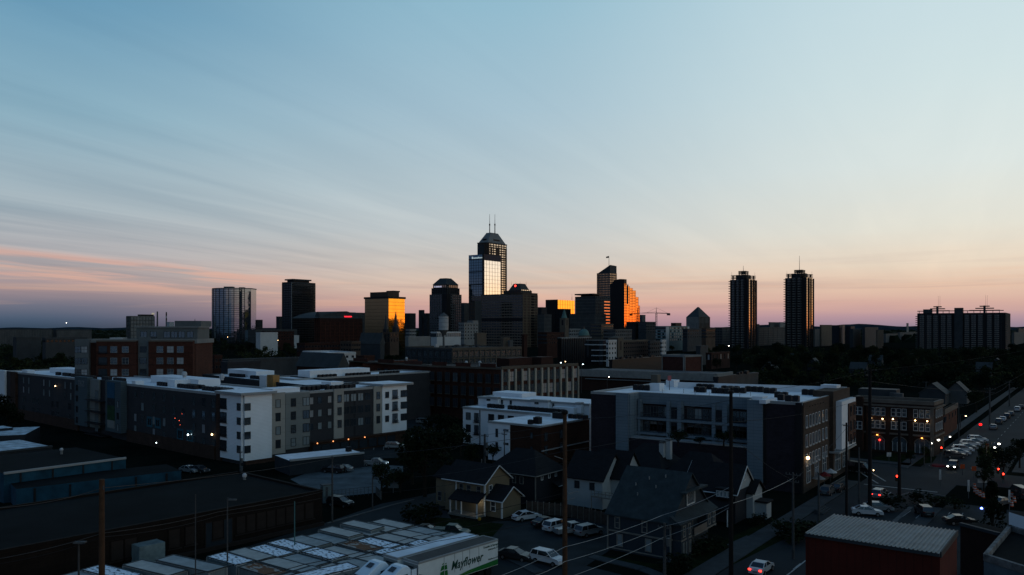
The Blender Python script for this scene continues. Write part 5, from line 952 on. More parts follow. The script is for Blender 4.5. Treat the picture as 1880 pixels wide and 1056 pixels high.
# roof
for px, py, n in ((1168, 716, 3), (1284, 714, 3), (1280, 720, 2), (1312, 722, 3), (1341, 721, 3), (1428, 730, 2), (1434, 735, 1), (1448, 737, 2), (1330, 718, 3), (1374, 719, 3), (1408, 722, 2), (1478, 725, 3)): condenser(root, RP(px, py, z), z, n, bv, 1.15)
for px, py, s in ((1204, 716, (1.6, 1.6, 3.4)), (1206, 717, (2.4, 2.4, 1.6)), (1235, 710, (3, 2, 1.6)), (1395, 736, (3, 2, .9)), (1410, 739, (6, 1.2, .7)), (1525, 722, (3.2, 3.2, 1.8))):
    p = RP(px, py, z); b = MB(); b.box((*p, z+s[2]/2), s, m_wst if py != 716 else m_tan, math.radians(53.5)); b.build('roof_box', root)
p = RP(1229, 716, z); b = MB(); b.tube((*p, z), (*p, z+2.2), .08, .06, m_grey, 6); b.box((*p, z+2.6), (.8, .1, 1.1), mat('pink_sign', (.35,.10,.10), .6)); b.build('satellite_mast', root)
b = MB(); pa, pb = RP(1245, 712, z), RP(1555, 722, z); b.slab(pa, pb, outn(pa, pb), .3, z, z+1.3, m_wst); b.build('roof_screen', root)
for px, py in ((1216, 722), (1255, 722), (1276, 726), (1302, 727), (1358, 729), (1378, 728)): p = RP(px, py, z); b = MB(); b.tube((*p, z), (*p, z+.9), .07, .07, m_white, 6); b.build('vent_pipe', root)
# ---------------------------------------------------------------- K: brick corner building
z = 12.5; K1 = RP(1556, 731, z); K2 = RP(1715, 739, z); K3 = RP(1732, 733.5, z); ku = (K3[0]-K2[0], K3[1]-K2[1]); m_kb = mat('corner_brick', (.034,.019,.014), .9, 0, .3, .4, kind='brick', p=(.5, .17)); m_lime = mat('limestone_trim', (.11,.095,.08), .85)
root = thing('corner_building', (*K2, 0), 'three-storey brick corner building with arched ground-floor windows and warm lamps', 'building'); K4 = add(K1, (ku, 1.0)); b = MB(); b.prism([K1, K2, K3, K4], 0, z-.6, m_kb, m_roofd); b.build('wall', root); parapet(root, [K1, K2, K3, K4], z-.6, .7, m_lime, .5)
oK = outn(K1, K2); b = MB(); b.slab(K1, K2, oK, .45, z-1.5, z-1.1, m_lime); b.slab(K1, K2, oK, .3, 4.4, 4.8, m_lime); b.slab(K2, K3, outn(K2, K3), .45, z-1.5, z-1.1, m_lime); b.slab(K2, K3, outn(K2, K3), .3, 4.4, 4.8, m_lime); b.build('cornice', root)
def kx(x): return wallpx(K1, K2, x)
b = MB()
for x0, x1 in ((1556, 1560), (1590, 1597), (1626, 1633), (1668, 1676), (1708, 1714.5)): b.slab(lerp(K1, K2, kx(x0)), lerp(K1, K2, kx(x1)), oK, .35, 0, z-1.6, m_lime if x0 > 1700 else m_kb)
b.build('brick_pier', root); clad(root, K1, K2, 1568, 1586, 0, z+.6, m_kb, 1.2, 'projecting_bay')
cw = [kx(x) for x in (1601.5, 1611.5, 1621, 1640, 1650, 1660, 1681, 1692, 1703)]; windows(root, K1, K2, [9.7, 6.6], cw, 1.0, 1.9, fw_, g_win, sill=m_lime, mid=True, alts=[g_wdark]); windows(root, K1, K2, [9.7, 6.2], [kx(x) for x in (1573, 1581)], 1.0, 1.9, fw_, g_wdark, sill=m_lime, mid=True, proud=1.2); windows(root, K2, K3, [9.7, 6.6], [.2, .4, .6, .8], 1.0, 1.9, fw_, g_wdark, sill=m_lime)
for cx_ in (1611, 1651.5, 1693):   # arches
    c = kx(cx_); L_ = hypot(K2[0]-K1[0], K2[1]-K1[1]); b = MB(); n = 12; rw = 1.75
    for i in range(n):
        t0, t1 = pi*i/n, pi*(i+1)/n
        for r0, r1, m, pr in ((0, rw-.2, g_win, .08), (rw-.2, rw, m_lime, .25)):
            pts = [(r0*cos(t0), r0*sin(t0)), (r1*cos(t0), r1*sin(t0)), (r1*cos(t1), r1*sin(t1)), (r0*cos(t1), r0*sin(t1))]; w3 = [(*add(lerp(K1, K2, c+x/L_), (oK, pr)), 2.6+zz2*.85) for x, zz2 in pts]
            b.face(w3 if not r0 == 0 else w3[1:], m)
    b.slab(lerp(K1, K2, c-(rw-.2)/L_), lerp(K1, K2, c+(rw-.2)/L_), oK, .08, .5, 2.6, g_win)
    for s_ in (-1, -.33, .33, 1): b.slab(lerp(K1, K2, c+(s_*1.5-.05)/L_), lerp(K1, K2, c+(s_*1.5+.05)/L_), oK, .16, .5, 2.7, fw_)
    b.build('arched_window', root)
for px, zz2 in ((1600, 8.1), (1621, 8.0), (1640, 8.1), (1681, 8.1), (1703, 8.1)): p = lerp(K1, K2, kx(px)); b = MB(); b.ball((*add(p, (oK, .5)), zz2), .16, e_warm); b.tube((*p, zz2+.25), (*add(p, (oK, .5)), zz2+.3), .06, .06, m_black, 5); b.build('wall_lamp', root)
for px, m in ((1611, e_orange), (1693, e_orange)): p = lerp(K1, K2, kx(px)); b = MB(); b.ball((*add(p, (oK, .4)), 4.1), .22, m, sz=.5); b.tube((*p, 4.3), (*add(p, (oK, .4)), 4.3), .06, .06, m_black, 5); b.build('wall_lamp', root)
p = lerp(K1, K2, kx(1615.5)); b = MB(); b.box((*add(p, (oK, .3)), 2.9), (.32, .2, .32), e_red, math.radians(-36)); b.build('neon_sign', root)
b = MB(); p = RP(1614, 724, z); b.box((*p, z+.6), (9, 5, 1.7), m_dgrey, math.radians(-36)); b.build('penthouse', root)
for px, py in ((1642, 727), (1650, 728)): p = RP(px, py, z); b = MB(); b.box((*p, z+.3), (2.0, 1.4, 1.0), m_grey, math.radians(-36)); b.build('rooftop_unit', root)
T = block('lower red brick annex behind the corner building', 1730, 1733, 1757, 758, 215, m_brick, name='brick_annex', rows=1, cl=1, cr=4, w=1.1, h=1.5, gl=g_wdark, pm=m_lime); block('small dark shopfront beyond the brick annex', 1700, 1712, 1730, 780, 236, m_dbrick, name='brick_annex') if 0 else None
# ---------------------------------------------------------------- left warehouses
m_bluew = mat('blue_painted_wall', (.010,.052,.085), .85, 0, .5, .35); m_bitum = mat('bitumen_roof', (.007,.009,.010), .95, 0, .5, .12, spec=.05); m_wbrick = mat('warehouse_brick', (.012,.008,.006), .95, 0, .4, .4, kind='brick', p=(.6, .2))
S1 = RP(592, 903, 5.0); S0 = RP(190, 979, 5.0); sd = (S0[0]-S1[0], S0[1]-S1[1]); l = hypot(*sd); sd = (sd[0]/l, sd[1]/l); Sb = RP(440, 868, 5.0); S00 = add(S1, (sd, 62)); root = thing('brick_warehouse', (*S1, 0), 'long dark brick warehouse with a black tar roof beside the trailer yard', 'warehouse')
b = MB(); sp_ = (Sb[0]-S1[0], Sb[1]-S1[1]); b.prism([S1, S00, add(S00, (sp_, 1)), Sb], 0, 5.0, m_wbrick, m_bitum); b.build('wall', root); parapet(root, [S1, S00, add(S00, (sp_, 1)), Sb], 5.0, .3, m_wbrick, .4)
ml = mat('bricked_window', (.020,.015,.013), .9); windows(root, S1, S00, [2.6], [wallpx(S1, S00, x) for x in (568, 550, 533, 515, 498, 480, 460, 443, 400, 350, 320, 240, 215)], 1.7, 2.6, m_wbrick, ml, sill=ml, fw=.12, proud=.02, name='bricked_window'); b = MB(); b.slab(S1, S00, outn(S1, S00), .5, 0, .5, ml); b.build('plinth', root)
windows(root, S1, S00, [2.0], [wallpx(S1, S00, 402)], 4.0, 3.6, ml, g_wdark, name='loading_door'); p = RP(449, 881, 5.0); b = MB(); b.tube((*p, 5), (*p, 5.5), .25, .25, m_lgrey, 8); b.ball((*p, 5.7), .4, m_white); b.build('roof_ventilator', root)
p = lerp(S1, S00, wallpx(S1, S00, 265)); b = MB(); b.slab(add(p, (sd, -1.6)), add(p, (sd, 1.6)), outn(S1, S00), 2.2, .2, 3.0, mat('pale_metal_shutter', (.14,.19,.20), .6, 0, .4, .8)); b.build('loading_dock', root)
def lowshed(label, f0, f1, zz2, depth, roofm, wallm, edge=None, strips=0, name='warehouse'):
    P, Q = RP(*f0, zz2), RP(*f1, zz2); d = (Q[0]-P[0], Q[1]-P[1]); l = hypot(*d); n = outn(P, Q); B_ = [P, Q, add(Q, (n, -depth)), add(P, (n, -depth))]
    r = thing(name, (*P, 0), label, 'warehouse'); b = MB(); b.prism(B_, 0, zz2, wallm, roofm); b.build('wall', r)
    if edge: b = MB(); b.slab(P, Q, n, .25, zz2-.12, zz2+.25, edge, back=.2); b.build('roof_edge', r)
    if strips:
        for i in range(strips): b = MB(); t = (i+.5)/strips; b.slab(lerp(P, Q, t-.006), lerp(P, Q, t+.006), n, .15, 0, zz2-.2, m_black); b.build('downpipe', r)
    return r, P, Q, n
lowshed('low shed with a patchy blue wall, closest to the tar roof', (30, 898), (333, 864), 3.2, 9, m_bitum, m_bluew, None, 5)
r, P, Q, n = lowshed('blue-walled warehouse with a white roof trim line', (7, 870), (231, 841.5), 5.0, 22, m_bitum, m_bluew, m_flash, 4); b = MB(); p = RP(113, 834, 5.0); b.tube((*p, 5), (*p, 5.8), .25, .25, m_lgrey, 8); b.ball((*p, 5.9), .35, m_white); b.build('roof_ventilator', r)
m_snow = mat('peeling_white_roof', (.42,.50,.56), .7, 0, .7, .5); 
lowshed('flat shed with a peeling white roof at the far left', (-30, 834), (96, 820), 4.6, 17, m_snow, m_dark, m_dgrey); lowshed('smaller white-roofed shed behind the peeling roof', (-30, 801), (46, 798), 4.6, 16, m_snow, m_dark); lowshed('little white lean-to roof behind the small shed', (-20, 789), (24, 785), 5.2, 6, m_snow, m_dark)
r, P, Q, n = lowshed('low flat building with a pale blue-white roof by the gravel lot', (532, 846), (668, 832), 3.0, 8.5, m_roofw, mat('blue_black_wall', (.02,.026,.032), .9), m_flash); condenser(r, RP(640, 829, 3.0), 3.0, 1); 
# ---------------------------------------------------------------- red shed with corrugated roof
z = 10.0; D0, D1, D2, D3 = RP(1479, 978, z), RP(1725.6, 1015, z), RP(1756.7, 974.6, z), RP(1530.5, 944.7, z); m_red = mat('oxide_red_wall', (.060,.010,.007), .85, 0, .25, .3, kind='rib', p=(1.0,), col2=(.045,.008,.006)); m_corr = mat('galvanised_roof', (.17,.195,.20), .55, .1, .35, .6)
root = thing('red_metal_building', (*D1, 0), 'dark red metal building with a grey corrugated roof', 'building'); b = MB(); b.prism([D0, D1, D2, D3], 0, z-.3, m_red); b.build('wall', root)
b = MB(); nr = 32; ov_ = .35; d01 = outn(D0, D1); 
for i in range(nr):
    t0, t1, t2 = i/nr, (i+.62)/nr, (i+1)/nr
    for ta, tb, h0, h1 in ((t0, t0+.16/nr, 0, .10), (t0+.16/nr, t0+.34/nr, .10, .10), (t0+.34/nr, t0+.5/nr, .10, 0), (t0+.5/nr, t2, 0, 0)):
        a, b_, c, d = add(lerp(D0, D1, ta), (d01, ov_)), add(lerp(D0, D1, tb), (d01, ov_)), lerp(D3, D2, tb), lerp(D3, D2, ta); b.face([(*a, z+h0), (*b_, z+h1), (*c, z+h1), (*d, z+h0)], m_corr)
b.build('corrugated_roof', root); b = MB(); b.prism([add(D0, (d01, ov_)), add(D1, (d01, ov_)), D2, D3], z-.3, z-.02, m_dgrey); b.slab(D1, D2, outn(D1, D2), .12, z-.45, z+.1, m_slate); b.build('roof_edge', root)
# right edge: dark flat roof with pale parapet, white house corner
r, P, Q, n = lowshed('dark flat-roofed building behind the red building', (1763, 963), (1836, 982), 6.0, 3, m_bitum, m_dbrick, m_dgrey)
z = 6.5; E0, E1, E2, E3 = RP(1806, 1022, z), RP(1895, 1050, z), RP(1960, 1000, z), RP(1852, 968, z); root = thing('flat_roofed_building', (*E0, 0), 'black flat roof with a pale chipped parapet in the corner', 'building'); b = MB(); b.prism([E0, E1, E2, E3], 0, z-.3, mat('grey_blue_wall', (.10,.13,.15), .85), m_bitum); b.build('wall', root); parapet(root, [E0, E1, E2, E3], z-.3, .6, mat('chipped_coping', (.16,.155,.15), .9, 0, .7, 1.0), .35)
z = 8.2; E0, E1 = RP(1852, 940, z), RP(1900, 955, z); n = outn(E0, E1); root = thing('white_building', (*E0, 0), 'white rendered building corner with one slim window at the right edge', 'building'); b = MB(); b.prism([E0, E1, add(E1, (n, -9)), add(E0, (n, -9))], 0, z, m_wst, m_bitum); b.build('wall', root); windows(root, E0, E1, [z-3.2], [wallpx(E0, E1, 1873)], 1.1, 2.8, fw_, g_wdark)
# ---------------------------------------------------------------- houses
m_shing = mat('dark_shingles', (.009,.010,.012), .9, 0, .35, 1.2, kind='siding', p=(.22,), col2=(.006,.007,.008)); m_shing2 = mat('slate_blue_shingles', (.024,.034,.038), .9, 0, .35, 1.0, kind='siding', p=(.22,), col2=(.024,.033,.036))
m_yel = mat('buff_siding', (.128,.104,.068), .8, 0, .10, .5, kind='siding', p=(.18,), col2=(.085,.07,.046)); m_nvy = mat('navy_siding', (.020,.029,.037), .8, 0, .12, .5, kind='siding', p=(.18,), col2=(.012,.022,.032)); m_blk = mat('black_siding', (.014,.017,.022), .8, 0, .12, .5, kind='siding', p=(.18,), col2=(.009,.011,.014)); m_wsh = mat('white_clapboard', (.25,.28,.29), .75, 0, .10, .5, kind='siding', p=(.18,), col2=(.24,.26,.27)); m_trim = mat('white_trim', (.40,.42,.42), .6); m_trd = mat('cream_trim', (.14,.135,.12), .6)
def gable(root, C0, a, La, b_, Lb, ze, zr_, m, mw, name='roof', o=.45, zb2=0, wall=True, trim=None, hip=0.0, base=0):
    """gabled volume: ridge along a (length La), gables spanning b (length Lb)"""
    if wall: q = MB(); q.prism([C0, add(C0, (a, La)), add(C0, (a, La), (b_, Lb)), add(C0, (b_, Lb))], base, ze, mw); q.build('wall', root)
    if wall and not hip:
        q = MB()
        for s_ in (0, La): P = add(C0, (a, s_)); Q = add(P, (b_, Lb)); M = add(P, (b_, Lb/2)); t = .1 if s_ == 0 else -.1; q.mesh([(*P, ze), (*Q, ze), (*M, zr_), (*add(P, (a, t)), ze), (*add(Q, (a, t)), ze), (*add(M, (a, t)), zr_)], [(0, 1, 2), (5, 4, 3), (0, 2, 5, 3), (2, 1, 4, 5)], mw)
        q.build('gable', root)
    sl = (zr_-ze)/(Lb/2); zo = ze-sl*o; q = MB(); th = .16
    c = [add(C0, (a, -o), (b_, -o)), add(C0, (a, La+o), (b_, -o)), add(C0, (a, La+o), (b_, Lb+o)), add(C0, (a, -o), (b_, Lb+o))]; r0, r1 = add(C0, (a, -o+hip), (b_, Lb/2)), add(C0, (a, La+o-hip), (b_, Lb/2))
    V_ = [(*p, zo+h) for h in (0, th) for p in c]+[(*p, zr_+h) for h in (0, th) for p in (r0, r1)]
    fs = [(4, 5, 11, 10), (6, 7, 10, 11), (1, 0, 8, 9), (3, 2, 9, 8), (0, 1, 5, 4), (2, 3, 7, 6), (1, 2, 6, 5), (3, 0, 4, 7)] if hip else [(4, 5, 11, 10), (6, 7, 10, 11), (1, 0, 8, 9), (3, 2, 9, 8), (0, 1, 5, 4), (2, 3, 7, 6), (0, 4, 10, 8), (8, 10, 7, 3), (5, 1, 9, 11), (11, 9, 2, 6)]
    if hip: fs += [(5, 6, 11), (7, 4, 10), (1, 9, 2), (3, 8, 0)]
    q.mesh(V_, fs, m); q.build(name, root)
    if trim:
        q = MB(); t_ = .10
        for P0_, P1__ in ((c[0], c[1]), (c[3], c[2])): q.tube((*P0_, zo+.02), (*P1__, zo+.02), t_, t_, trim, 4)
        if not hip:
            for e_, r_ in ((c[0], r0), (c[3], r0), (c[1], r1), (c[2], r1)): q.tube((*e_, zo+.02), (*r_, zr_+.02), t_, t_, trim, 4)
        else: q.tube((*c[0], zo+.02), (*c[3], zo+.02), t_, t_, trim, 4); q.tube((*c[1], zo+.02), (*c[2], zo+.02), t_, t_, trim, 4)
        q.build('roof_trim', root)
def cornerb(root, pts, z0, z1, m, w=.16):
    for p in pts: q = MB(); q.box((*p, (z0+z1)/2), (w, w, z1-z0), m, math.radians(53.5)); q.build('corner_board', root)
NV = (-V[0], -V[1]); NU = (-U[0], -U[1])
# buff house
Y = G(890, 948); root = thing('house', (*Y, 0), 'buff two-storey house with a lit porch lamp and dark roofs', 'house'); Lf = reach(Y, V, 838)
gable(root, Y, V, Lf+2.4, U, 6.5, 5.3, 7.6, m_shing, m_yel, trim=m_trim); cornerb(root, [add(Y, (V, -.02), (U, -.02)), add(Y, (V, Lf))], 0, 5.2, m_trim, .22)
X0 = add(Y, (V, -3.1), (U, .4)); gable(root, X0, V, 3.1, U, 5.0, 2.9, 4.6, m_shing, m_yel, trim=m_trim, name='extension_roof'); cornerb(root, [X0], 0, 2.9, m_trim, .22)
X1 = add(Y, (V, Lf+2.4), (U, 1.5)); gable(root, X1, V, 3.4, U, 5.2, 4.9, 6.2, m_shing, m_yel, name='rear_roof')
A_, B_ = add(Y, (V, Lf)), Y; windows(root, A_, B_, [3.9], [.18, .45, .80], .9, 1.5, m_trd, g_wdark, mid=True); windows(root, Y, add(Y, (U, 6.5)), [3.9, 1.5], [.22], .9, 1.7, m_trim, g_win, mid=True); windows(root, add(Y, (U, 6.5), (V, -0)), Y, [3.9], [.95], .1, .1, m_trim, g_win)
windows(root, X0, add(Y, (U, .4)), [1.7], [.55], 1.0, 1.6, m_trim, g_wdark, mid=True); windows(root, add(X1, (V, 3.4)), X1, [1.6], [.25, .7], .9, 1.6, m_trd, g_wdark, mid=True)
pc = add(Y, (U, -2.2)); q = MB(); w_ = Lf*.98; q.mesh([(*add(pc, (V, -.3)), 2.5), (*add(pc, (V, w_)), 2.5), (*add(Y, (V, w_)), 3.7), (*add(Y, (V, -.3)), 3.7), (*add(pc, (V, -.3)), 2.35), (*add(pc, (V, w_)), 2.35), (*add(Y, (V, w_)), 3.5), (*add(Y, (V, -.3)), 3.5)], [(3, 2, 1, 0), (4, 5, 6, 7), (0, 1, 5, 4), (0, 4, 7, 3), (1, 2, 6, 5)], m_shing); q.build('porch_roof', root)
for s_ in (0, w_*.55, w_-.3): cornerb(root, [add(pc, (V, s_), (U, .2))], 0, 2.4, m_trim, .18)
q = MB(); p = add(Y, (V, .9), (U, -.8)); q.ball((*p, 2.25), .17, e_white); q.box((*p, 2.42), (.3, .3, .08), m_trd); q.build('porch_lamp', root)
q = MB(); q.box((*add(pc, (V, w_/2), (U, 1.1)), .15), (w_, 2.4, .3), m_trd, math.radians(143.5)); q.build('porch_floor', root)
q = MB(); p = add(Y, (V, Lf*.55), (U, 3.25)); q.tube((*p, 7.6), (*p, 8.3), .12, .12, m_grey, 6); q.build('vent_pipe', root)
# black-sided house behind
Y = G(983, 928); root = thing('house', (*Y, 0), 'black-sided house with pale eave lines behind the buff house', 'house'); Lf = reach(Y, V, 928); Rt = reach(Y, U, 1034); gable(root, Y, V, Lf+4, U, Rt, 5.2, 8.4, m_shing, m_blk, trim=m_trd, hip=3.6); cornerb(root, [Y, add(Y, (U, Rt))], 0, 5.2, m_trd, .16)
windows(root, Y, add(Y, (U, Rt)), [4.4], [.22, .48, .72], .6, .95, m_trim, g_wdark); windows(root, add(Y, (V, Lf)), Y, [3.9], [.3, .55], .8, 1.3, m_trd, g_wdark); q = MB(); a, b_ = add(Y, (U, Rt*.55)), add(Y, (U, Rt)); n = outn(a, b_); q.mesh([(*a, 3.3), (*b_, 3.3), (*add(b_, (n, 1.6)), 2.6), (*add(a, (n, 1.6)), 2.6), (*a, 3.2), (*b_, 3.2), (*add(b_, (n, 1.6)), 2.5), (*add(a, (n, 1.6)), 2.5)], [(0, 3, 2, 1), (4, 5, 6, 7), (3, 7, 6, 2), (0, 4, 7, 3)], m_shing); q.tube((*add(a, (n, 1.6)), 2.6), (*add(b_, (n, 1.6)), 2.6), .07, .07, m_trim, 4); q.build('door_canopy', root)
# white house with a balcony
Y = G(1106, 936); root = thing('house', (*Y, 0), 'white house with a dark roof and a balcony between the other houses', 'house'); Lf = reach(Y, V, 1040); gable(root, Y, V, Lf, U, 7.5, 5.0, 8.6, m_shing, m_wsh, trim=None); windows(root, add(Y, (V, Lf)), Y, [3.6], [.30, .72], .95, 1.2, m_blk, g_wdark)
q = MB(); p0 = add(Y, (V, .6), (U, -.1)); p1 = add(Y, (V, -3.4), (U, -.1)); q.slab(p0, p1, NU, 2.6, 2.5, 2.7, m_trd)
for h in (3.1, 3.5): q.slab(add(p0, (NU, 2.5)), add(p1, (NU, 2.5)), NU, .06, h, h+.07, m_trd)
for k in range(7): p = lerp(add(p0, (NU, 2.5)), add(p1, (NU, 2.5)), k/6); q.box((*p, 3.1), (.08, .08, .9), m_trd)
for p in (add(p0, (NU, 2.4)), add(p1, (NU, 2.4))): q.box((*p, 1.25), (.14, .14, 2.5), m_trd)
q.build('balcony', root); Yg = G(1146, 934); gable(root, add(Yg, (V, .2)), V, 6, U, 6.2, 5.2, 8.9, m_shing, m_wsh, name='rear_gable_roof')
# big blue house
Y = G(1231, 1030); root = thing('house', (*Y, 0), 'large navy-sided house with a steep slate-blue roof and corner bays', 'house'); Lf = reach(Y, V, 1116); Rt = reach(Y, U, 1300)
gable(root, Y, V, Lf, U, Rt, 5.0, 10.3, m_shing2, m_nvy, trim=None, o=.35); cornerb(root, [Y, add(Y, (V, Lf))], 0, 5.0, m_trd, .18); A_, B_ = add(Y, (V, Lf)), Y
q = MB(); q.slab(A_, B_, NU, .12, 2.55, 2.75, m_trd); q.slab(A_, B_, NU, .10, 4.75, 4.95, m_trd); q.slab(Y, add(Y, (U, Rt)), NV, .12, 2.55, 2.75, m_trd); q.slab(A_, B_, NU, .10, .25, .4, m_trd); q.build('trim_band', root)
windows(root, A_, B_, [3.8], [.16, .60], .85, 1.6, m_trd, g_wdark, fw=.14, mid=True); windows(root, A_, B_, [1.5], [.20, .66], .95, 1.7, m_trd, g_lit, fw=.13, mid=True)
G0, G1 = Y, add(Y, (U, Rt)); windows(root, G0, G1, [7.1], [.50], 2.6, 1.8, m_trim, g_wdark, mull=3, fw=.16, proud=.05); q = MB(); P, Q = lerp(G0, G1, .22), lerp(G0, G1, .80); q.slab(P, Q, NV, 1.0, 8.15, 8.35, m_shing2); q.build('gable_hood', root)
q = MB(); P, Q = G0, G1; z1_ = 5.15; q.mesh([(*add(P, (NV, 1.5), (U, -.3)), 4.85), (*add(Q, (NV, 1.5)), 4.85), (*add(Q, (NV, .02)), 5.75), (*add(P, (NV, .02), (U, -.3)), 5.75), (*add(P, (NV, 1.5), (U, -.3)), 4.7), (*add(Q, (NV, 1.5)), 4.7), (*add(Q, (NV, .02)), 4.7), (*add(P, (NV, .02), (U, -.3)), 4.7)], [(0, 1, 2, 3), (7, 6, 5, 4), (0, 4, 5, 1), (0, 3, 7, 4), (1, 5, 6, 2)], m_shing2); q.build('skirt_roof', root)
for f0, f1, z0_, z1_ in ((.03, .30, 0, 4.7), (.70, .97, 2.7, 4.7)):
    q = MB(); P, Q = lerp(G0, G1, f0), lerp(G0, G1, f1); q.slab(P, Q, NV, 1.3, z0_, z1_, m_nvy); q.slab(P, Q, NV, 1.36, 2.55, 2.75, m_trd); q.build('bay', root); windows(root, add(P, (NV, 1.3)), add(Q, (NV, 1.3)), [3.75], [.25, .72], .8, 1.5, m_trd, g_win, fw=.12, mid=True)
    if z0_ == 0: windows(root, add(P, (NV, 1.3)), add(Q, (NV, 1.3)), [1.5], [.2, .5, .8], .55, 1.6, m_trd, g_lit, fw=.10)
q = MB(); P, Q = lerp(G0, G1, .34), lerp(G0, G1, .68); q.slab(P, Q, NV, 1.5, 2.55, 2.7, m_trd); q.slab(add(P, (NV, 1.4)), add(Q, (NV, 1.4)), NV, .06, 2.7, 3.6, mat('worn_boards', (.12,.10,.085), .9)); q.build('balcony', root); windows(root, G0, G1, [3.8, 1.4], [.5], 1.4, 2.0, m_trd, g_wdark, mull=1, fw=.12)
for s_, t_ in ((.25, .3), (.42, .38), (.58, .3), (.35, .2), (.66, .42)): q = MB(); p = add(Y, (V, Lf*(1-s_)), (U, Rt*t_)); zz2 = 5.0+(10.3-5.0)*t_*2+.1; q.tube((*p, zz2), (*p, zz2+.4), .10, .10, m_lgrey, 6); q.build('vent_pipe', root)
# house behind: dark roof, white dormer and gabled annex
Y = G(1350, 962); root = thing('house', (*Y, 0), 'dark-roofed house with a white gable and small white annex near the kerb', 'house'); Lf = reach(Y, V, 1258); gable(root, Y, V, Lf, U, 7.6, 4.8, 8.3, m_shing, m_blk, trim=m_trim); windows(root, Y, add(Y, (U, 7.6)), [6.6], [.5], .9, 1.1, m_trim, g_wdark)
q = MB(); g0, g1, gm = add(Y, (NV, .05)), add(Y, (NV, .05), (U, 7.6)), add(Y, (NV, .05), (U, 3.8)); q.mesh([(*g0, 4.9), (*g1, 4.9), (*gm, 8.2), (*add(g0, (V, .04)), 4.9), (*add(g1, (V, .04)), 4.9), (*add(gm, (V, .04)), 8.2)], [(0, 1, 2), (5, 4, 3)], m_wsh); q.build('white_gable', root)
q = MB(); a, b_ = add(Y, (V, Lf*.32), (U, -.1)), add(Y, (V, Lf*.02), (U, -.1)); q.slab(a, b_, NU, 1.2, 3.9, 5.3, m_blk); q.slab(a, b_, NU, 1.5, 5.3, 5.45, m_shing); q.build('dormer', root); windows(root, add(a, (NU, 1.2)), add(b_, (NU, 1.2)), [4.6], [.15, .38, .62, .85], .5, .95, m_trim, g_lit, fw=.10)
X0 = G(1378, 955); X0 = add(X0, (U, 1)); gable(root, X0, V, 4.6, U, 4.2, 4.2, 5.7, m_shing, m_wsh, name='annex_roof'); q = MB(); q.prism([add(X0, (NV, 1.8), (U, 1)), add(X0, (U, 1)), add(X0, (U, 3.2)), add(X0, (NV, 1.8), (U, 3.2))], 0, 2.5, m_wsh); q.prism([add(X0, (NV, 2.1), (U, .7)), add(X0, (U, .7)), add(X0, (U, 3.5)), add(X0, (NV, 2.1), (U, 3.5))], 2.5, 2.75, m_shing); q.build('porch', root)
q = MB(); P, Q = add(Y, (NU, 2.6), (V, 6)), add(Y, (NU, 2.6), (V, .3)); q.mesh([(*P, 2.6), (*Q, 2.6), (*add(Q, (U, 2.6)), 3.9), (*add(P, (U, 2.6)), 3.9), (*P, 2.45), (*Q, 2.45), (*add(Q, (U, 2.6)), 3.7), (*add(P, (U, 2.6)), 3.7)], [(0, 1, 2, 3), (7, 6, 5, 4), (0, 4, 5, 1), (0, 3, 7, 4), (1, 5, 6, 2)], m_shing)
for k in range(4): p = lerp(P, Q, k/3); q.box((*add(p, (U, .15)), 1.25), (.16, .16, 2.5), m_trim)
q.build('front_porch', root)
# dark hipped house with pale chimneys
Y = G(1212, 925); root = thing('house', (*Y, 0), 'dark hipped-roof house with two pale chimneys against the podium', 'house'); gable(root, Y, V, 8, U, 9, 6.0, 9.2, m_shing, m_blk, hip=3); gable(root, add(Y, (NV, 10)), V, 9, U, 8, 5.4, 8.6, m_shing, m_blk, hip=3, name='wing_roof')
for px, h in ((1216, 9.9), (1228, 10.4)): p = AT(px, Y[1]+3.5); q = MB(); q.box((*p, h-1.7), (.85, .85, 3.4), m_wsh, math.radians(53.5)); q.box((*p, h), (1.0, 1.0, .15), m_dgrey, math.radians(53.5)); q.build('chimney', root)
# board fence round the car lot
P = [G(967, 942), G(1040, 948), G(1115, 965)]; root = thing('board_fence', (*P[0], 0), 'long weathered board fence behind the parked cars', 'fence'); q = MB()
for a, b_ in zip(P[:-1], P[1:]): q.slab(a, b_, outn(a, b_), .05, 0, 1.9, mat('weathered_boards', (.060,.045,.036), .9, 0, .4, 2.0, kind='rib', p=(.16,), col2=(.035,.026,.02)))
q.build('board_panel', root)
for a, b_ in zip(P[:-1], P[1:]):
    for k in range(8): p = lerp(a, b_, k/7); q = MB(); q.box((*p, 1.0), (.12, .12, 2.05), m_trd); q.build('fence_post', root)
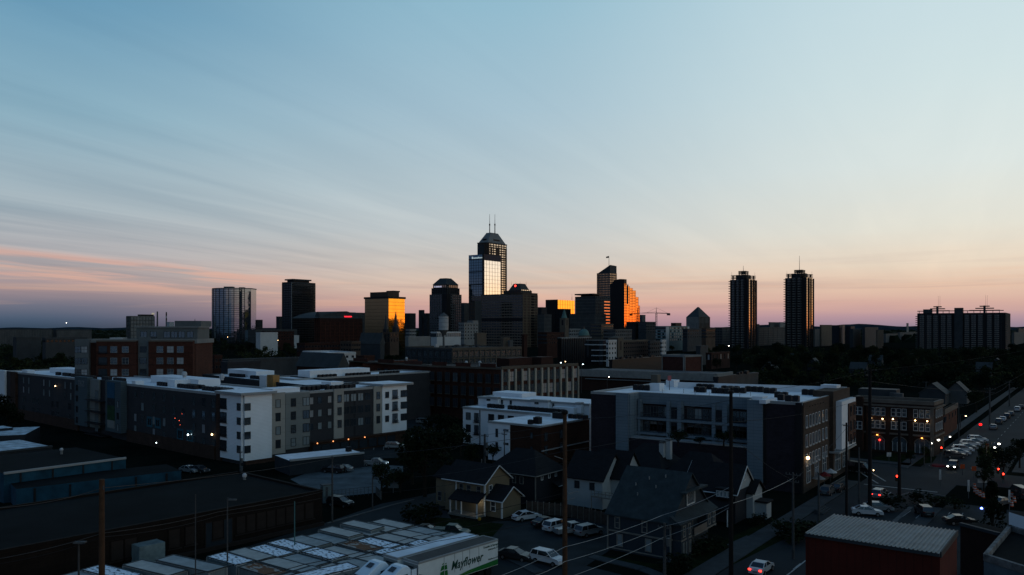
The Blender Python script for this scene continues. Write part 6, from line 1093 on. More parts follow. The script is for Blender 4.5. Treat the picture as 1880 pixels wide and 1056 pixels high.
# ================================================================ trees
leaf = [mat('leaf_%s' % n, c, .9, 0, .5, .35, spec=.05) for n, c in (('dark', (.007,.012,.006)), ('mid', (.015,.023,.010)), ('olive', (.026,.032,.012)))]
m_bark = mat('bark', (.020,.016,.012), .95)
def treemesh(seed, h, r, lf, n=1500, ls=.34, conic=False, th=.28):
    q = random.Random(seed); b = MB(); zb_ = h*th; cl = []
    for i in range(16 if not conic else 22):
        t = q.uniform(0, 1); a = q.uniform(0, 2*pi)
        if conic: zz2 = zb_+(h-zb_)*t; rad = r*(1-t)*q.uniform(.5, 1); cl.append((rad*cos(a), rad*sin(a), zz2, r*.34*(1.1-t)+.3))
        else:
            e = q.uniform(-.7, 1); rad = r*.62*sqrt(max(0, 1-e*e*.8))*q.uniform(.5, 1.1); cl.append((rad*cos(a), rad*sin(a), zb_+(h-zb_)*(.5+.36*e), r*q.uniform(.28, .46)))
    for i in range(n):
        c = cl[i % len(cl)]; d = Vector((q.gauss(0, 1), q.gauss(0, 1), q.gauss(0, 1))).normalized()*(q.uniform(.35, 1)**.5)*c[3]; p = Vector((c[0]+d.x, c[1]+d.y, c[2]+d.z*.85))
        u_ = Vector((q.gauss(0, 1), q.gauss(0, 1), q.gauss(0, .6))).normalized(); v_ = u_.cross(Vector((q.gauss(0, 1), q.gauss(0, 1), q.gauss(0, 1))).normalized()).normalized(); s = ls*q.uniform(.6, 1.3)
        b.mesh([p-u_*s, p-v_*s*.55, p+u_*s, p+v_*s*.55], [(0, 1, 2, 3)], lf)
    crown = b.build('crown'); t = MB(); t.tube((0, 0, 0), (0, 0, zb_+.3), h*.032, h*.022, m_bark, 7)
    for c in cl[:7]: t.tube((0, 0, zb_*.9), (c[0]*.8, c[1]*.8, c[2]), h*.014, h*.005, m_bark, 5)
    trunk = t.build('trunk'); r_ = (crown.data, trunk.data); bpy.data.objects.remove(crown); bpy.data.objects.remove(trunk); return r_
TM = [treemesh(1, 10, 4.6, leaf[0]), treemesh(2, 10, 4.0, leaf[1]), treemesh(3, 10, 5.2, leaf[0]), treemesh(4, 10, 3.6, leaf[2]), treemesh(5, 10, 4.4, leaf[1]), treemesh(6, 10, 2.6, leaf[0], conic=True, th=.1)]
BM = [treemesh(11, 1.6, 1.5, leaf[0], 320, .16, th=.05), treemesh(12, 1.6, 1.4, leaf[1], 320, .16, th=.05)]
def tree(p, h, label, group=None, k=None, w=1.0, name='tree', cat='tree', lib=None, base=10.0, z0=0):
    k = rnd.randrange(5) if k is None else k; M_ = (lib or TM)[k]; s = h/base; r = thing(name, (*p, z0), label, cat, group); r.rotation_euler = (0, 0, rnd.uniform(0, 6.28)); r.scale = (s*w, s*w, s)
    for nm, me in (('crown', M_[0]), ('trunk', M_[1])): o = bpy.data.objects.new(nm, me); COL.objects.link(o); o.parent = r
    return r
tree(G(780, 912), 12.0, 'big rounded dark tree at the edge of the gravel lot', k=2, w=.95); tree(G(757, 890), 8.5, 'smaller olive tree leaning on the big dark tree by the lot', k=3, w=1.1); tree(G(812, 880), 10.0, 'bushy dark tree behind the big tree, toward the white townhouses', k=0)
tree(G(700, 915), 6.2, 'round tree beside the slim street pole at the lot corner', k=4, w=.9); tree(G(846, 838), 8.0, 'dark tree at the left foot of the white townhouses', k=1); tree(G(822, 822), 8.5, 'dark tree between the car park and the townhouses', k=0); tree(G(795, 812), 7.0, 'low dark tree at the back of the car park', k=2)
tree(G(868, 862), 5.5, 'shrubby tree in front of the townhouse balconies', k=4); tree(G(905, 850), 4.6, 'small tree under the white front of the two-storey block', k=1); tree(G(735, 905), 5.0, 'low spreading tree left of the big dark tree', k=1, w=1.2); tree(G(945, 905), 6.0, 'dark tree behind the buff house roof', k=2); tree(G(16, 800), 9.0, 'dark tree before the white end bay at the far left', k=0); tree(G(-8, 790), 10.0, 'taller dark tree cut by the left border of the view', k=2); tree(G(240, 800), 6.0, 'street tree under the painted mural bay', k=3, w=.8)
tree(G(1822, 985), 9.0, 'narrow dark conifer by the barrels near the crossing', k=5, w=.75); tree(G(1806, 905), 7.0, 'dark street tree behind the striped barrels', k=4, w=.7); tree(G(1818, 870), 6.5, 'round dark tree beside the double street lamps', k=1); tree(G(1842, 880), 6.0, 'low dark tree right of the double street lamps', k=2); tree(G(1872, 860), 6.5, 'dark tree at the right border near the crossing', k=0); tree(G(1700, 845), 3.2, 'small clipped tree on the corner lawn', k=3); tree(G(1672, 852), 3.0, 'second small clipped tree on the corner lawn', k=4)
for px, w_ in ((1241, 1.0), (1325, 1.1)): tree(add(RP(px, 822, zp), (bu, 1.0)), 3.4, 'bushy terrace tree %s' % ('left of the middle balconies on the podium' if px < 1300 else 'by the right pier of the podium terrace'), k=1, w=1.5*w_, z0=zp)
tree(RP(1285, 818, zp), 1.7, 'low clipped terrace shrub midway along the podium', k=0, w=2.0, z0=zp, name='shrub', cat='shrub')
for px, py, lb in ((1395, 965, 'dark shrub at the white annex porch'), (1440, 985, 'shrub at the pavement edge beyond the annex'), (1255, 1045, 'shrub under the bay window of the navy house'), (1290, 1020, 'second shrub under the bays of the navy house'), (1310, 1010, 'third shrub close to the dark house porch'), (1240, 1052, 'shrub at the corner of the navy house'), (1480, 990, 'dark bush at the brick apartment corner'), (1466, 998, 'dark bush next to the street poles'), (785, 955, 'large dark bush left of the buff house'), (765, 960, 'dark bush at the street corner by the buff house'), (1640, 935, 'hedge bush at the lot edge'), (1690, 925, 'hedge bush beside the parked dark car'), (1720, 930, 'hedge bush near the pale kerb'), (1752, 935, 'hedge bush toward the striped barrels')):
    tree(G(px, py), rnd.uniform(1.6, 2.6), lb, k=rnd.randrange(2), w=1.3, name='bush', cat='bush', lib=BM, base=1.6)
# wooded belts: single trees among the far houses
def belt(n, x0, x1, y0, y1, h0, h1, label, group, avoid=()):
    c = 0; t = 0
    while c < n and t < n*30:
        t += 1; u_ = rnd.random(); py = HY+1/((1-u_)/(y0-HY)+u_/(y1-HY)) ; px = rnd.uniform(x0, x1)
        if any(a <= px <= b_ and c_ <= py <= d for a, b_, c_, d in avoid): continue
        k = rnd.randrange(5); h = rnd.uniform(h0, h1); lb = label
        if group.startswith('trees of the wooded'):
            zn = 'below the first balconied tower' if px < 1440 else 'below the second balconied tower' if px < 1510 else 'right of the balconied towers' if px < 1600 else 'behind the corner building' if px < 1690 else 'under the left half of the wide block' if px < 1770 else 'under the right half of the wide block' if px < 1850 else 'at the right border'
            lb = '%s tree %s, %s wood' % (('low', 'mid-sized', 'tall')[int((h-h0)/(h1-h0)*2.99)]+' '+('dark', 'green', 'spreading dark', 'slim olive', 'rounded green')[k], zn, 'near' if py > 690 else 'mid' if py > 665 else 'far')
        tree(G(px, py), h, lb, group, k=k); c += 1
belt(86, 1370, 1900, 652, 765, 8, 14, 'dark leafy tree in the wooded quarter below the balconied towers', 'trees of the wooded quarter beyond the corner building', avoid=((1540, 1790, 700, 770), (1790, 1900, 730, 800), (1684, 1855, 650, 660)))
belt(16, 1700, 1800, 690, 775, 7, 11, 'dark garden tree along the far street', 'garden trees beside the far street', avoid=((1540, 1762, 715, 790), (1780, 1820, 770, 780)))
belt(10, 1290, 1400, 650, 690, 8, 12, 'dark tree between the brick hall and the first balconied tower', 'trees round the brick hall')
belt(28, -20, 138, 636, 700, 8, 12, 'dark tree in the grove behind the long apartment wing', 'trees of the left grove', avoid=((-20, 138, 684, 700),))
belt(24, 362, 560, 626, 655, 9, 14, 'dark tree in the belt below the curved hotel tower', 'trees below the hotel tower')
belt(12, 470, 565, 648, 676, 9, 12, 'dark tree under the white boxes left of the arena', 'trees under the white boxes'); belt(8, 480, 545, 668, 690, 7, 9, 'round dark tree behind the inner court wing', 'trees behind the inner court wing'); belt(12, 560, 760, 634, 655, 8, 12, 'dark tree near the church and the flat white building', 'trees round the church'); belt(8, 700, 745, 655, 680, 6, 9, 'dark tree before the commercial block', 'trees before the commercial block')
belt(18, 1150, 1360, 640, 660, 7, 11, 'dark tree at the foot of the pyramid-roofed block', 'trees below the pyramid roof'); belt(10, 1420, 1560, 700, 735, 7, 10, 'dark tree just behind the white-roofed balcony apartments', 'trees behind the balcony apartments')
belt(8, -60, 700, 607, 618, 10, 15, 'tiny far tree on the left plain', 'far trees on the left plain'); belt(12, 1250, 1950, 609, 632, 10, 15, 'tiny far tree on the plain under the hills', 'far trees under the hills')
# far woods that read as one mass
b = MB(); q = random.Random(9)
for i in range(2600):
    X = q.uniform(-2600, 2600); Y = q.uniform(1500, 4200)
    if abs(X) < 500 and Y < 1900: continue
    h = q.uniform(9, 17); r = q.uniform(9, 26); n = 7; vs = [(X+r*cos(2*pi*k/n)*q.uniform(.7, 1.2), Y+r*sin(2*pi*k/n), 0) for k in range(n)]+[(X+r*.5*cos(2*pi*k/n), Y+r*.5*sin(2*pi*k/n), h*q.uniform(.7, 1.1)) for k in range(n)]
    b.mesh(vs, [(k, (k+1) % n, n+(k+1) % n, n+k) for k in range(n)]+[tuple(range(n, 2*n))], leaf[0])
tag(b.build('woods'), 'dark far-off woods filling the plain to the horizon', 'woods', kind='stuff')
def canopy(n, x0, x1, y0, y1, label, seed):
    b = MB(); q = random.Random(seed)
    for i in range(n):
        u_ = q.random(); py = HY+1/((1-u_)/(y0-HY)+u_/(y1-HY)); X, Y = G(q.uniform(x0, x1), py); h = q.uniform(4, 9); r = q.uniform(3, 6)
        for k in range(70):
            d = Vector((q.gauss(0, 1), q.gauss(0, 1), q.gauss(0, 1))).normalized()*q.uniform(.5, 1); p = Vector((X+d.x*r, Y+d.y*r, h*.55+d.z*h*.45)); s = q.uniform(.5, 1.1)
            u1 = Vector((q.gauss(0, 1), q.gauss(0, 1), q.gauss(0, .6))).normalized()*s; v1 = u1.cross(Vector((q.gauss(0, 1), q.gauss(0, 1), q.gauss(0, 1)))).normalized()*s*.6; b.mesh([p-u1, p-v1, p+u1, p+v1], [(0, 1, 2, 3)], leaf[i % 3])
    tag(b.build('undergrowth'), label, 'undergrowth', kind='stuff')
canopy(420, 1370, 1880, 648, 720, 'dense dark tree canopy between the houses of the wooded quarter', 3); canopy(260, -40, 138, 640, 705, 'dense dark canopy of the left grove', 4); canopy(220, 362, 760, 628, 668, 'dense dark canopy below the hotel tower and the arena', 5)
# small far houses and sheds under the hills and between the trees
hm = [m_grey, m_dgrey, m_dgrey]; adj = {}
for px, py, w_, lb in ((1560, 690, 9, 'gabled house with a pale dormer in the wooded quarter'), (1595, 672, 9, 'small dark house with a pale wall among the trees'), (1500, 680, 8, 'little grey house among the dark trees, below the second balconied tower'), (1735, 745, 11, 'house with a broad pyramid-like slate roof near the far street'), (1792, 690, 8, 'pale-gabled house near the right edge of the wooded quarter'), (1680, 668, 9, 'grey house under the left end of the wide apartment block'), (1745, 672, 9, 'small house with a light roof under the wide apartment block'), (1840, 680, 9, 'grey house right of the pale-gabled house'), (1450, 668, 8, 'small brown house by the street lights'), (1868, 662, 10, 'pale low house at the far right of the trees'), (1775, 742, 9, 'dark house beside the far street'), (1420, 690, 9, 'dark house roof with a row of bright skylights')):
    p = G(px, py); r = thing('house', p, lb, 'house'); a = axes(rnd.choice((36.5, 126.5)))[0]; c = (-a[1], a[0]); gable(r, p, a, w_, c, w_*.8, 4.6, 8.2, m_slate, rnd.choice(hm)); windows(r, p, add(p, (a, w_)), [2.6], [.25, .7], 1.0, 1.4, m_trd, g_win)
# ================================================================ cars
m_tyre = mat('tyre_rubber', (.008,.008,.008), .9); m_rim = mat('alloy_rim', (.22,.23,.24), .4, .8); g_car = glass('car_glass', (.035,.045,.055), .06, .7)
def carmesh(kind):
    """side outline (x along the car, z up); returns parts as local meshes"""
    if kind == 'sedan': low = [(-2.3,.35),(-2.32,.75),(-2.15,1.0),(-1.45,1.05),(.95,.98),(1.9,.86),(2.28,.68),(2.32,.35)]; cab = [(-1.75,1.03),(-1.05,1.44),(.15,1.46),(1.05,.98)]; L = 4.6
    elif kind == 'suv': low = [(-2.3,.4),(-2.35,.85),(-2.28,1.1),(1.0,1.12),(1.95,1.02),(2.28,.8),(2.32,.4)]; cab = [(-2.25,1.1),(-1.95,1.68),(.25,1.72),(1.15,1.1)]; L = 4.6
    elif kind == 'pickup': low = [(-2.7,.45),(-2.72,1.05),(-2.65,1.12),(1.5,1.12),(2.35,1.02),(2.7,.8),(2.72,.45)]; cab = [(-.65,1.1),(-.5,1.74),(.75,1.76),(1.55,1.12)]; L = 5.4
    else: low = [(-2.6,.4),(-2.65,1.1),(-2.6,1.3),(1.7,1.25),(2.4,1.05),(2.62,.8),(2.65,.4)]; cab = [(-2.58,1.28),(-2.5,2.2),(1.0,2.2),(1.95,1.25)]; L = 5.2
    hw = .9; body = MB(); m = mat('car_paint_white', (.42,.44,.46), .3, 0, .04, .3, spec=.5)
    def loft(prof, w0, w1, mb, mm, zt=None):
        zs = [p[1] for p in prof]; z0, z1 = min(zs), max(zs); n = len(prof); vs = []
        for s in (-1, 1):
            for x, z_ in prof: k = (z_-z0)/max(z1-z0, .01); w = w0+(w1-w0)*k; e = 1-.10*max(0, (abs(x)-L*.36)/(L*.14))**2; vs.append((x, s*w*e, z_))
        fs = [tuple(range(n)), tuple(range(2*n-1, n-1, -1))]+[(i, n+i, n+(i+1) % n, (i+1) % n) for i in range(n)]; mb.mesh(vs, [f[::-1] for f in fs], mm)
    loft(low, hw, hw*.95, body, m)
    roof = [(x, z_) for x, z_ in cab]; t = MB(); rz = cab[1][1]; loft([(cab[1][0]-.02, rz-.10), (cab[1][0]+.05, rz+.02), (cab[2][0], rz+.03), (cab[2][0]+.10, rz-.10)], hw*.80, hw*.76, t, m)
    pils = []
    for s in (-1, 1):
        for i in range(3):
            a, b_ = cab[i], cab[i+1]
            if i == 1: continue
            ka = (a[1]-cab[0][1])/(rz-cab[0][1]); kb = (b_[1]-cab[0][1])/(rz-cab[0][1]); pil = MB(); pils.append(pil); pil.tube((a[0], s*(hw*.93-ka*.13*hw-.01), a[1]), (b_[0], s*(hw*.93-kb*.13*hw-.01), b_[1]), .06, .05, m, 5)
        for f in (.42,): x = cab[1][0]+(cab[2][0]-cab[1][0])*f; pil = MB(); pils.append(pil); pil.tube((x-.05, s*(hw*.94), cab[0][1]), (x, s*(hw*.82), rz-.04), .05, .05, m, 5)
    gl = MB(); loft([cab[0], (cab[1][0], rz-.03), (cab[2][0], rz-.02), cab[3]], hw*.93, hw*.80, gl, g_car)
    out = []
    def ex(mb, nm): o = mb.build(nm); me = o.data; bpy.data.objects.remove(o); out.append((nm, me, (0, 0, 0)))
    body.v += []; ex(body, 'body'); ex(t, 'roof'); [ex(pl_, 'pillar') for pl_ in pils]; ex(gl, 'windows')
    wh = MB(); wh.tube((0, -.12, 0), (0, .12, 0), .33, .33, m_tyre, 14); wo_ = wh.build('wheel'); wm = wo_.data; bpy.data.objects.remove(wo_); ri = MB(); ri.tube((0, -.14, 0), (0, .14, 0), .20, .20, m_rim, 10); wo_ = ri.build('rim'); rm_ = wo_.data; bpy.data.objects.remove(wo_)
    for x in (-L*.30, L*.31):
        for s in (-1, 1): out.append(('wheel', wm, (x, s*hw*.90, .33), rm_))
    hl_ = MB(); hl_.box((0, 0, 0), (.08, .30, .14), mat('headlight_off', (.35,.37,.38), .2)); o = hl_.build('h'); hm_ = o.data; bpy.data.objects.remove(o); tl = MB(); tl.box((0, 0, 0), (.08, .28, .16), mat('taillight_off', (.10,.008,.006), .3)); o = tl.build('t'); tm_ = o.data; bpy.data.objects.remove(o)
    zl_ = low[-2][1]-.02
    for s in (-1, 1): out.append(('headlight', hm_, (low[-2][0]-.02, s*.62, zl_))); out.append(('taillight', tm_, (low[1][0]-.01, s*.66, low[1][1]+.08)))
    b2 = MB(); b2.box((low[0][0]-.02, 0, .62 if kind != 'sedan' else .6), (.06, .5, .14), m_lgrey); ex(b2, 'number_plate')
    return out
CM = {k: carmesh(k) for k in ('sedan', 'suv', 'pickup', 'van')}
PAINT = dict(white=(.42,.44,.46), silver=(.20,.22,.23), grey=(.075,.085,.09), black=(.010,.011,.013), dark=(.022,.026,.030), blue=(.02,.045,.075), red=(.12,.012,.01), green=(.02,.05,.045))
def car(p, az_, kind, colr, label, group=None, brake=None, head=None, nm=None):
    r = thing(nm or {'sedan': 'car', 'suv': 'suv_car', 'pickup': 'pickup_truck', 'van': 'van'}[kind], (*p, .02), label, {'sedan': 'car', 'suv': 'car', 'pickup': 'pickup truck', 'van': 'van'}[kind], group)
    r.rotation_euler = (0, 0, pi/2-math.radians(az_)); pm = mat('car_paint_'+colr, PAINT[colr], .3, 0 if colr in ('white', 'red') else .3, .04, .3, spec=.5)
    for it in CM[kind]:
        o = bpy.data.objects.new(it[0], it[1]); COL.objects.link(o); o.parent = r; o.location = it[2]
        if it[0] in ('body', 'roof', 'pillar'): o.material_slots[0].link = 'OBJECT'; o.material_slots[0].material = pm
        if it[0] == 'wheel': w = bpy.data.objects.new('rim', it[3]); COL.objects.link(w); w.parent = o
        if it[0] == 'taillight' and brake: o.material_slots[0].link = 'OBJECT'; o.material_slots[0].material = brake; o.scale = (1, 1.1, 1.1)
        if it[0] == 'headlight' and head: o.material_slots[0].link = 'OBJECT'; o.material_slots[0].material = head; o.scale = (1, 1.0, 1.3)
    return r
SA = 36.5
car(G(1398, 1051), SA, 'sedan', 'white', 'white sedan driving up the street with its brake lights on', brake=e_red); car(G(1615, 914), SA+4, 'suv', 'silver', 'silver wagon braking at the crossing with a red tail lamp', brake=e_red)
car(G(1592, 946), SA+70, 'sedan', 'white', 'white sedan parked at the lot edge, partly behind the tall black pole'); car(G(1612, 938), SA+70, 'sedan', 'silver', 'silver sedan just beyond the white one at the lot edge')
car(G(1749, 861), SA+180, 'suv', 'black', 'black car facing the crossing with both headlights on', head=e_white); car(G(1578, 868), 142, 'van', 'black', 'black van leaving behind the brick corner with an amber headlight', head=e_warm)
for i, (px, py, cl_, lb) in enumerate(((1757, 841, 'dark', 'dark car first in the angled row by the corner building'), (1764, 835, 'white', 'white car second in the angled row'), (1771, 830, 'white', 'white car third in the angled row'), (1778, 825, 'silver', 'silver car fourth in the angled row'), (1785, 820, 'white', 'white car fifth in the angled row'), (1792, 815.5, 'silver', 'silver car sixth in the angled row'), (1798, 811.5, 'white', 'white car seventh and last in the angled row'))): car(G(px-3, py), 105, 'sedan' if i % 2 else 'suv', cl_, lb, 'cars in the angled row by the corner building')
car(G(1824, 788), SA, 'sedan', 'silver', 'silver car parked alone beyond the angled row')
for i, (px, py, lb) in enumerate(((1834, 778, 'first'), (1841, 773, 'second'), (1849, 768, 'third'), (1856, 763, 'fourth'), (1868, 755, 'fifth'), (1875, 750.5, 'sixth'))): car(G(px, py), SA, ('suv', 'sedan')[i % 2], ('grey', 'white', 'dark')[i % 3], '%s car of the far kerbside line up the street' % lb, 'cars parked along the far kerb')
car(G(1696, 946), 10, 'suv', 'dark', 'dark car in the lot before the hedge'); car(G(1763, 963), 95, 'sedan', 'black', 'black sedan with a lit roof edge behind the red building'); car(G(1872, 915), 10, 'van', 'dark', 'dark van at the right border near the barrels'); car(G(1838, 928), 60, 'sedan', 'grey', 'grey car half hidden by the narrow conifer')
car(G(967, 955), 60, 'sedan', 'white', 'white sedan parked beside the buff house extension'); car(G(1002, 966), 50, 'sedan', 'black', 'black car between the white sedan and the white wagon'); car(G(1022, 974), 45, 'suv', 'white', 'white wagon with a dark rear window by the board fence'); car(G(1050, 981), 65, 'pickup', 'silver', 'silver pickup partly hidden by the tall wooden pole'); car(G(1082, 983), 52, 'suv', 'silver', 'silver hatchback at the right end of the car lot')
car(G(946, 1027), 118, 'sedan', 'dark', 'dark sedan on the street right of the removal trailer'); car(G(1006, 1035), 130, 'suv', 'white', 'white wagon on the street right of the dark sedan'); car(G(828, 985), 105, 'pickup', 'green', 'dark teal pickup behind the white-roofed trailer'); car(G(785, 982), 105, 'sedan', 'black', 'black car left of the dark teal pickup')
car(G(930, 868), 110, 'sedan', 'white', 'white sedan glimpsed behind the black-sided house'); car(G(689, 856), 100, 'pickup', 'silver', 'silver pickup with bright headlights on the gravel lot', head=emis('dim_headlight', (.7,.9,1), 1.2)); car(G(628, 866), 290, 'sedan', 'silver', 'silver sedan nose-out on the gravel lot'); car(G(612, 868), 290, 'suv', 'black', 'black wagon left of the silver sedan on the gravel lot')
car(G(704, 798), 100, 'suv', 'white', 'white wagon by the garage openings of the apartment complex'); car(G(725, 824), 95, 'suv', 'silver', 'silver wagon in the middle row of the car park'); car(G(778, 778), 100, 'suv', 'silver', 'long silver wagon at the back of the car park'); car(G(782, 796), 95, 'sedan', 'grey', 'grey sedan half hidden by the trees of the car park')
for i, (px, py, lb) in enumerate(((700, 812, 'first'), (712, 809, 'second'), (730, 806, 'third'), (745, 803, 'fourth'), (756, 812, 'fifth'))): car(G(px, py), 20, 'sedan', 'black' if i % 2 else 'dark', '%s dark car of the shadowed row in the car park' % lb, 'dark cars in the car park')
car(G(348, 868), 118, 'sedan', 'silver', 'silver sedan at the end of the blue-walled shed'); car(G(366, 868), 118, 'sedan', 'dark', 'dark sedan tailing the silver one by the blue shed'); car(G(625, 930), 118, 'suv', 'black', 'black wagon by the fence post at the warehouse end'); car(G(375, 836), 118, 'sedan', 'grey', 'grey car on the street under the long apartment wing'); car(G(400, 838), 118, 'sedan', 'dark', 'dark car on the street at the white corner bay'); car(G(575, 826), 40, 'suv', 'silver', 'silver car at the foot of the sage bay')
car(G(1538, 902), SA, 'sedan', 'dark', 'dark car parked at the brick front of the balcony apartments'); car(G(1520, 908), SA, 'suv', 'grey', 'grey car parked closest to the shop windows')
# ================================================================ storage containers, trailers, trucks
def patchy(name, c1, c2, sc_=1.2, thr=.5):
    m = mat(name, c1, .75, 0, .15, .8); nt = m.node_tree; b_ = nt.nodes['Principled BSDF']; t = nt.nodes.new('ShaderNodeTexCoord'); mp = nt.nodes.new('ShaderNodeMapping'); mp.inputs['Scale'].default_value = (1.0, 2.6, 1); mp.inputs['Rotation'].default_value = (0, 0, .2)
    n = nt.nodes.new('ShaderNodeTexNoise'); n.inputs['Scale'].default_value = sc_; n.inputs['Detail'].default_value = 5; nt.links.new(t.outputs['Object'], mp.inputs[0]); nt.links.new(mp.outputs[0], n.inputs['Vector'])
    r = nt.nodes.new('ShaderNodeValToRGB'); r.color_ramp.elements[0].position = thr-.02; r.color_ramp.elements[1].position = thr+.02; r.color_ramp.elements[0].color = tuple(c2)+(1,); r.color_ramp.elements[1].color = tuple(c1)+(1,); nt.links.new(n.outputs[0], r.inputs[0]); nt.links.new(r.outputs[0], b_.inputs['Base Color']); return m
m_rwh = patchy('peeling_white_paint', (.70,.77,.84), (.10,.12,.14), 1.5, .43); m_rbe = mat('beige_container_roof', (.38,.38,.36), .75, 0, .3, .7); m_rgy = mat('grey_container_roof', (.28,.31,.315), .75, 0, .35, .6); m_rru = patchy('rusty_container_roof', (.25,.24,.22), (.12,.05,.022), .6, .52); m_cw = mat('container_wall', (.14,.175,.185), .6, 0, .25, .6, kind='rib', p=(.25,), col2=(.09,.115,.125))
m_cedge = mat('container_edge', (.05,.06,.065), .6)
def contmesh(rm):
    b = MB(); b.box((0, 0, 1.35), (5.95, 2.36, 2.5), m_cw); o = b.build('wall'); w = o.data; bpy.data.objects.remove(o)
    b = MB(); b.box((0, 0, 2.66), (6.0, 2.42, .10), rm)
    o = b.build('roof'); r = o.data; bpy.data.objects.remove(o)
    b = MB()
    for y in (-1.2, 1.2): b.box((0, y, 2.72), (6.04, .10, .10), m_cedge)
    for x in (-3.0, 3.0): b.box((x, 0, 2.72), (.10, 2.32, .095), m_cedge)
    for x in (-3.0, 3.0):
        for y in (-1.19, 1.19): b.box((x, y, 1.3), (.12, .12, 2.6), m_flash)
    o = b.build('frame'); f = o.data; bpy.data.objects.remove(o)
    b = MB()
    for y in (-.56, .56):
        b.box((-3.01, y, 1.35), (.06, 1.04, 2.3), m_cw)
        for yy in (-.2, .25): b.tube((-3.07, y+yy, .3), (-3.07, y+yy, 2.5), .03, .03, m_grey, 5)
    o = b.build('doors'); d = o.data; bpy.data.objects.remove(o); return (('wall', w), ('roof', r), ('frame', f), ('doors', d))
CT = {'peeling white': contmesh(m_rwh), 'beige': contmesh(m_rbe), 'dull grey': contmesh(m_rgy), 'rust-streaked': contmesh(m_rru)}
ca_, cb_ = axes(127)[0], axes(45)[0]; O = RP(375.4, 1022, 2.72); ordn = ['first', 'second', 'third', 'fourth', 'fifth', 'sixth', 'seventh', 'eighth', 'ninth', 'tenth']
layout = ['PRGG', 'BBGG', 'PGBG', 'PPGB', 'GBBG', 'GRPB', 'BPPB', 'BBPP', 'BBBP', 'BGGG']
kk = {'P': 'peeling white', 'B': 'beige', 'G': 'dull grey', 'R': 'rust-streaked'}
for i, row in enumerate(layout):
    for j, ch in enumerate(row):
        sx_ = 1.9 if i >= 4 else 0
        if (i, j) in ((0, 3), (1, 3)) : pass
        p = add(O, (cb_, 1.35+i*2.60), (ca_, 3.05+j*6.40))
        if j == 3 and i > 3: continue
        if p[1] < 60: continue
        r = thing('storage_container', (*p, rnd.uniform(-.06, .06)), '%s-roofed container, %s along the %s row from the lower left' % (kk[ch], ordn[j], ordn[i]), 'container', 'containers packed in the yard'); r.rotation_euler = (0, 0, atan2(ca_[1], ca_[0])+rnd.uniform(-.02, .02)); r.scale = (rnd.uniform(.97, 1.0), 1, rnd.uniform(.96, 1.05))
        for nm, me in CT[kk[ch]]: o = bpy.data.objects.new(nm, me); COL.objects.link(o); o.parent = r
def loose(px, py, deg, ch, lb, s=1.0, z0=0, h=2.72):
    p = RP(px, py, h+z0); r = thing('storage_container', (*p, z0), lb, 'container'); r.rotation_euler = (0, 0, pi/2-math.radians(deg)); r.scale = (s, 1, h/2.72)
    for nm, me in CT[kk[ch]]: o = bpy.data.objects.new(nm, me); COL.objects.link(o); o.parent = r
loose(665, 964, 127, 'B', 'lone beige-roofed container standing farthest back in the yard', h=3.2); loose(625, 976, 127, 'B', 'beige-roofed container just before the lone farthest one', h=3.0)
loose(350, 1034, 120, 'G', 'long grey-roofed container at the lower left with a bright edge', 1.5, h=3.4); loose(284, 1042, 120, 'B', 'tan-roofed container left of the long grey-roofed one', 1.3, h=3.2); loose(205, 1050, 120, 'P', 'white-roofed container behind the big wooden pole', 1.2, h=3.0); loose(160, 1060, 120, 'G', 'grey container corner at the bottom left of the yard', h=2.8); loose(596, 1049, 47, 'P', 'peeling white container standing crosswise before the truck cabs', 1.2, h=3.3)
loose(850, 1000, 47, 'G', 'grey container squeezed behind the white-roofed trailer', 1.0, h=2.4)
m_tw = mat('trailer_white', (.56,.61,.61), .45, 0, .10, .8); m_tgreen = mat('trailer_green', (.015,.13,.03), .5, 0, .1, .5); m_troof = mat('dull_trailer_roof', (.060,.058,.055), .8, 0, .3, .5); m_trw = mat('white_trailer_roof', (.60,.67,.74), .6, 0, .2, .4); m_dtxt = mat('dark_green_lettering', (.008,.05,.035), .6)
def trailer(label, P0, P1, W_, ze, roofm, front=True):
    d = (P1[0]-P0[0], P1[1]-P0[1]); L = hypot(*d); d = (d[0]/L, d[1]/L); s = (-d[1], d[0]); r = thing('semi_trailer', (*P0, 0), label, 'trailer'); b = MB(); po = [P0, add(P0, (d, L)), add(P0, (d, L), (s, W_)), add(P0, (s, W_))]; b.prism(po, 1.0, ze-.05, m_tw); b.build('body', r)
    b = MB(); b.prism(po, ze-.05, ze, roofm); b.build('roof', r); parapet(r, po, ze-.08, .12, m_flash, .1, 'top_rail')
    b = MB()
    for i in range(18): b.slab(add(P0, (s, W_*i/18)), add(P0, (s, W_*(i+.35)/18)), (-d[0], -d[1]), .05, 1.1, ze-.3, m_lgrey)
    b.build('front_ribs', r); b = MB(); b.slab(add(P0, (s, W_*.3)), add(P0, (s, W_*.75)), (-d[0], -d[1]), .12, ze-.75, ze-.6, m_dgrey); b.build('marker_panel', r)
    for k in (L-1.6, L-2.9, 2.2):
        for y in (.25, W_-.25):
            c = add(P0, (d, k), (s, y)); b = MB()
            if k > 3: b.tube((*add(c, (s, -.22)), .5), (*add(c, (s, .22)), .5), .5, .5, m_tyre, 14); b.build('wheel', r)
            else: b.box((*c, .5), (.15, .15, 1.0), m_grey); b.build('landing_leg', r)
    b = MB(); b.prism([add(P0, (d, L-4), (s, .6)), add(P0, (d, L-.3), (s, .6)), add(P0, (d, L-.3), (s, W_-.6)), add(P0, (d, L-4), (s, W_-.6))], .6, .98, m_black); b.build('chassis', r); return r, d, s, L
P0, P1 = RP(768, 1033, 4.1), RP(914, 990, 4.1); r, d, s, L = trailer('white removal trailer with green lettering, ship emblem and green stripe', P0, P1, 2.5, 4.1, m_troof)
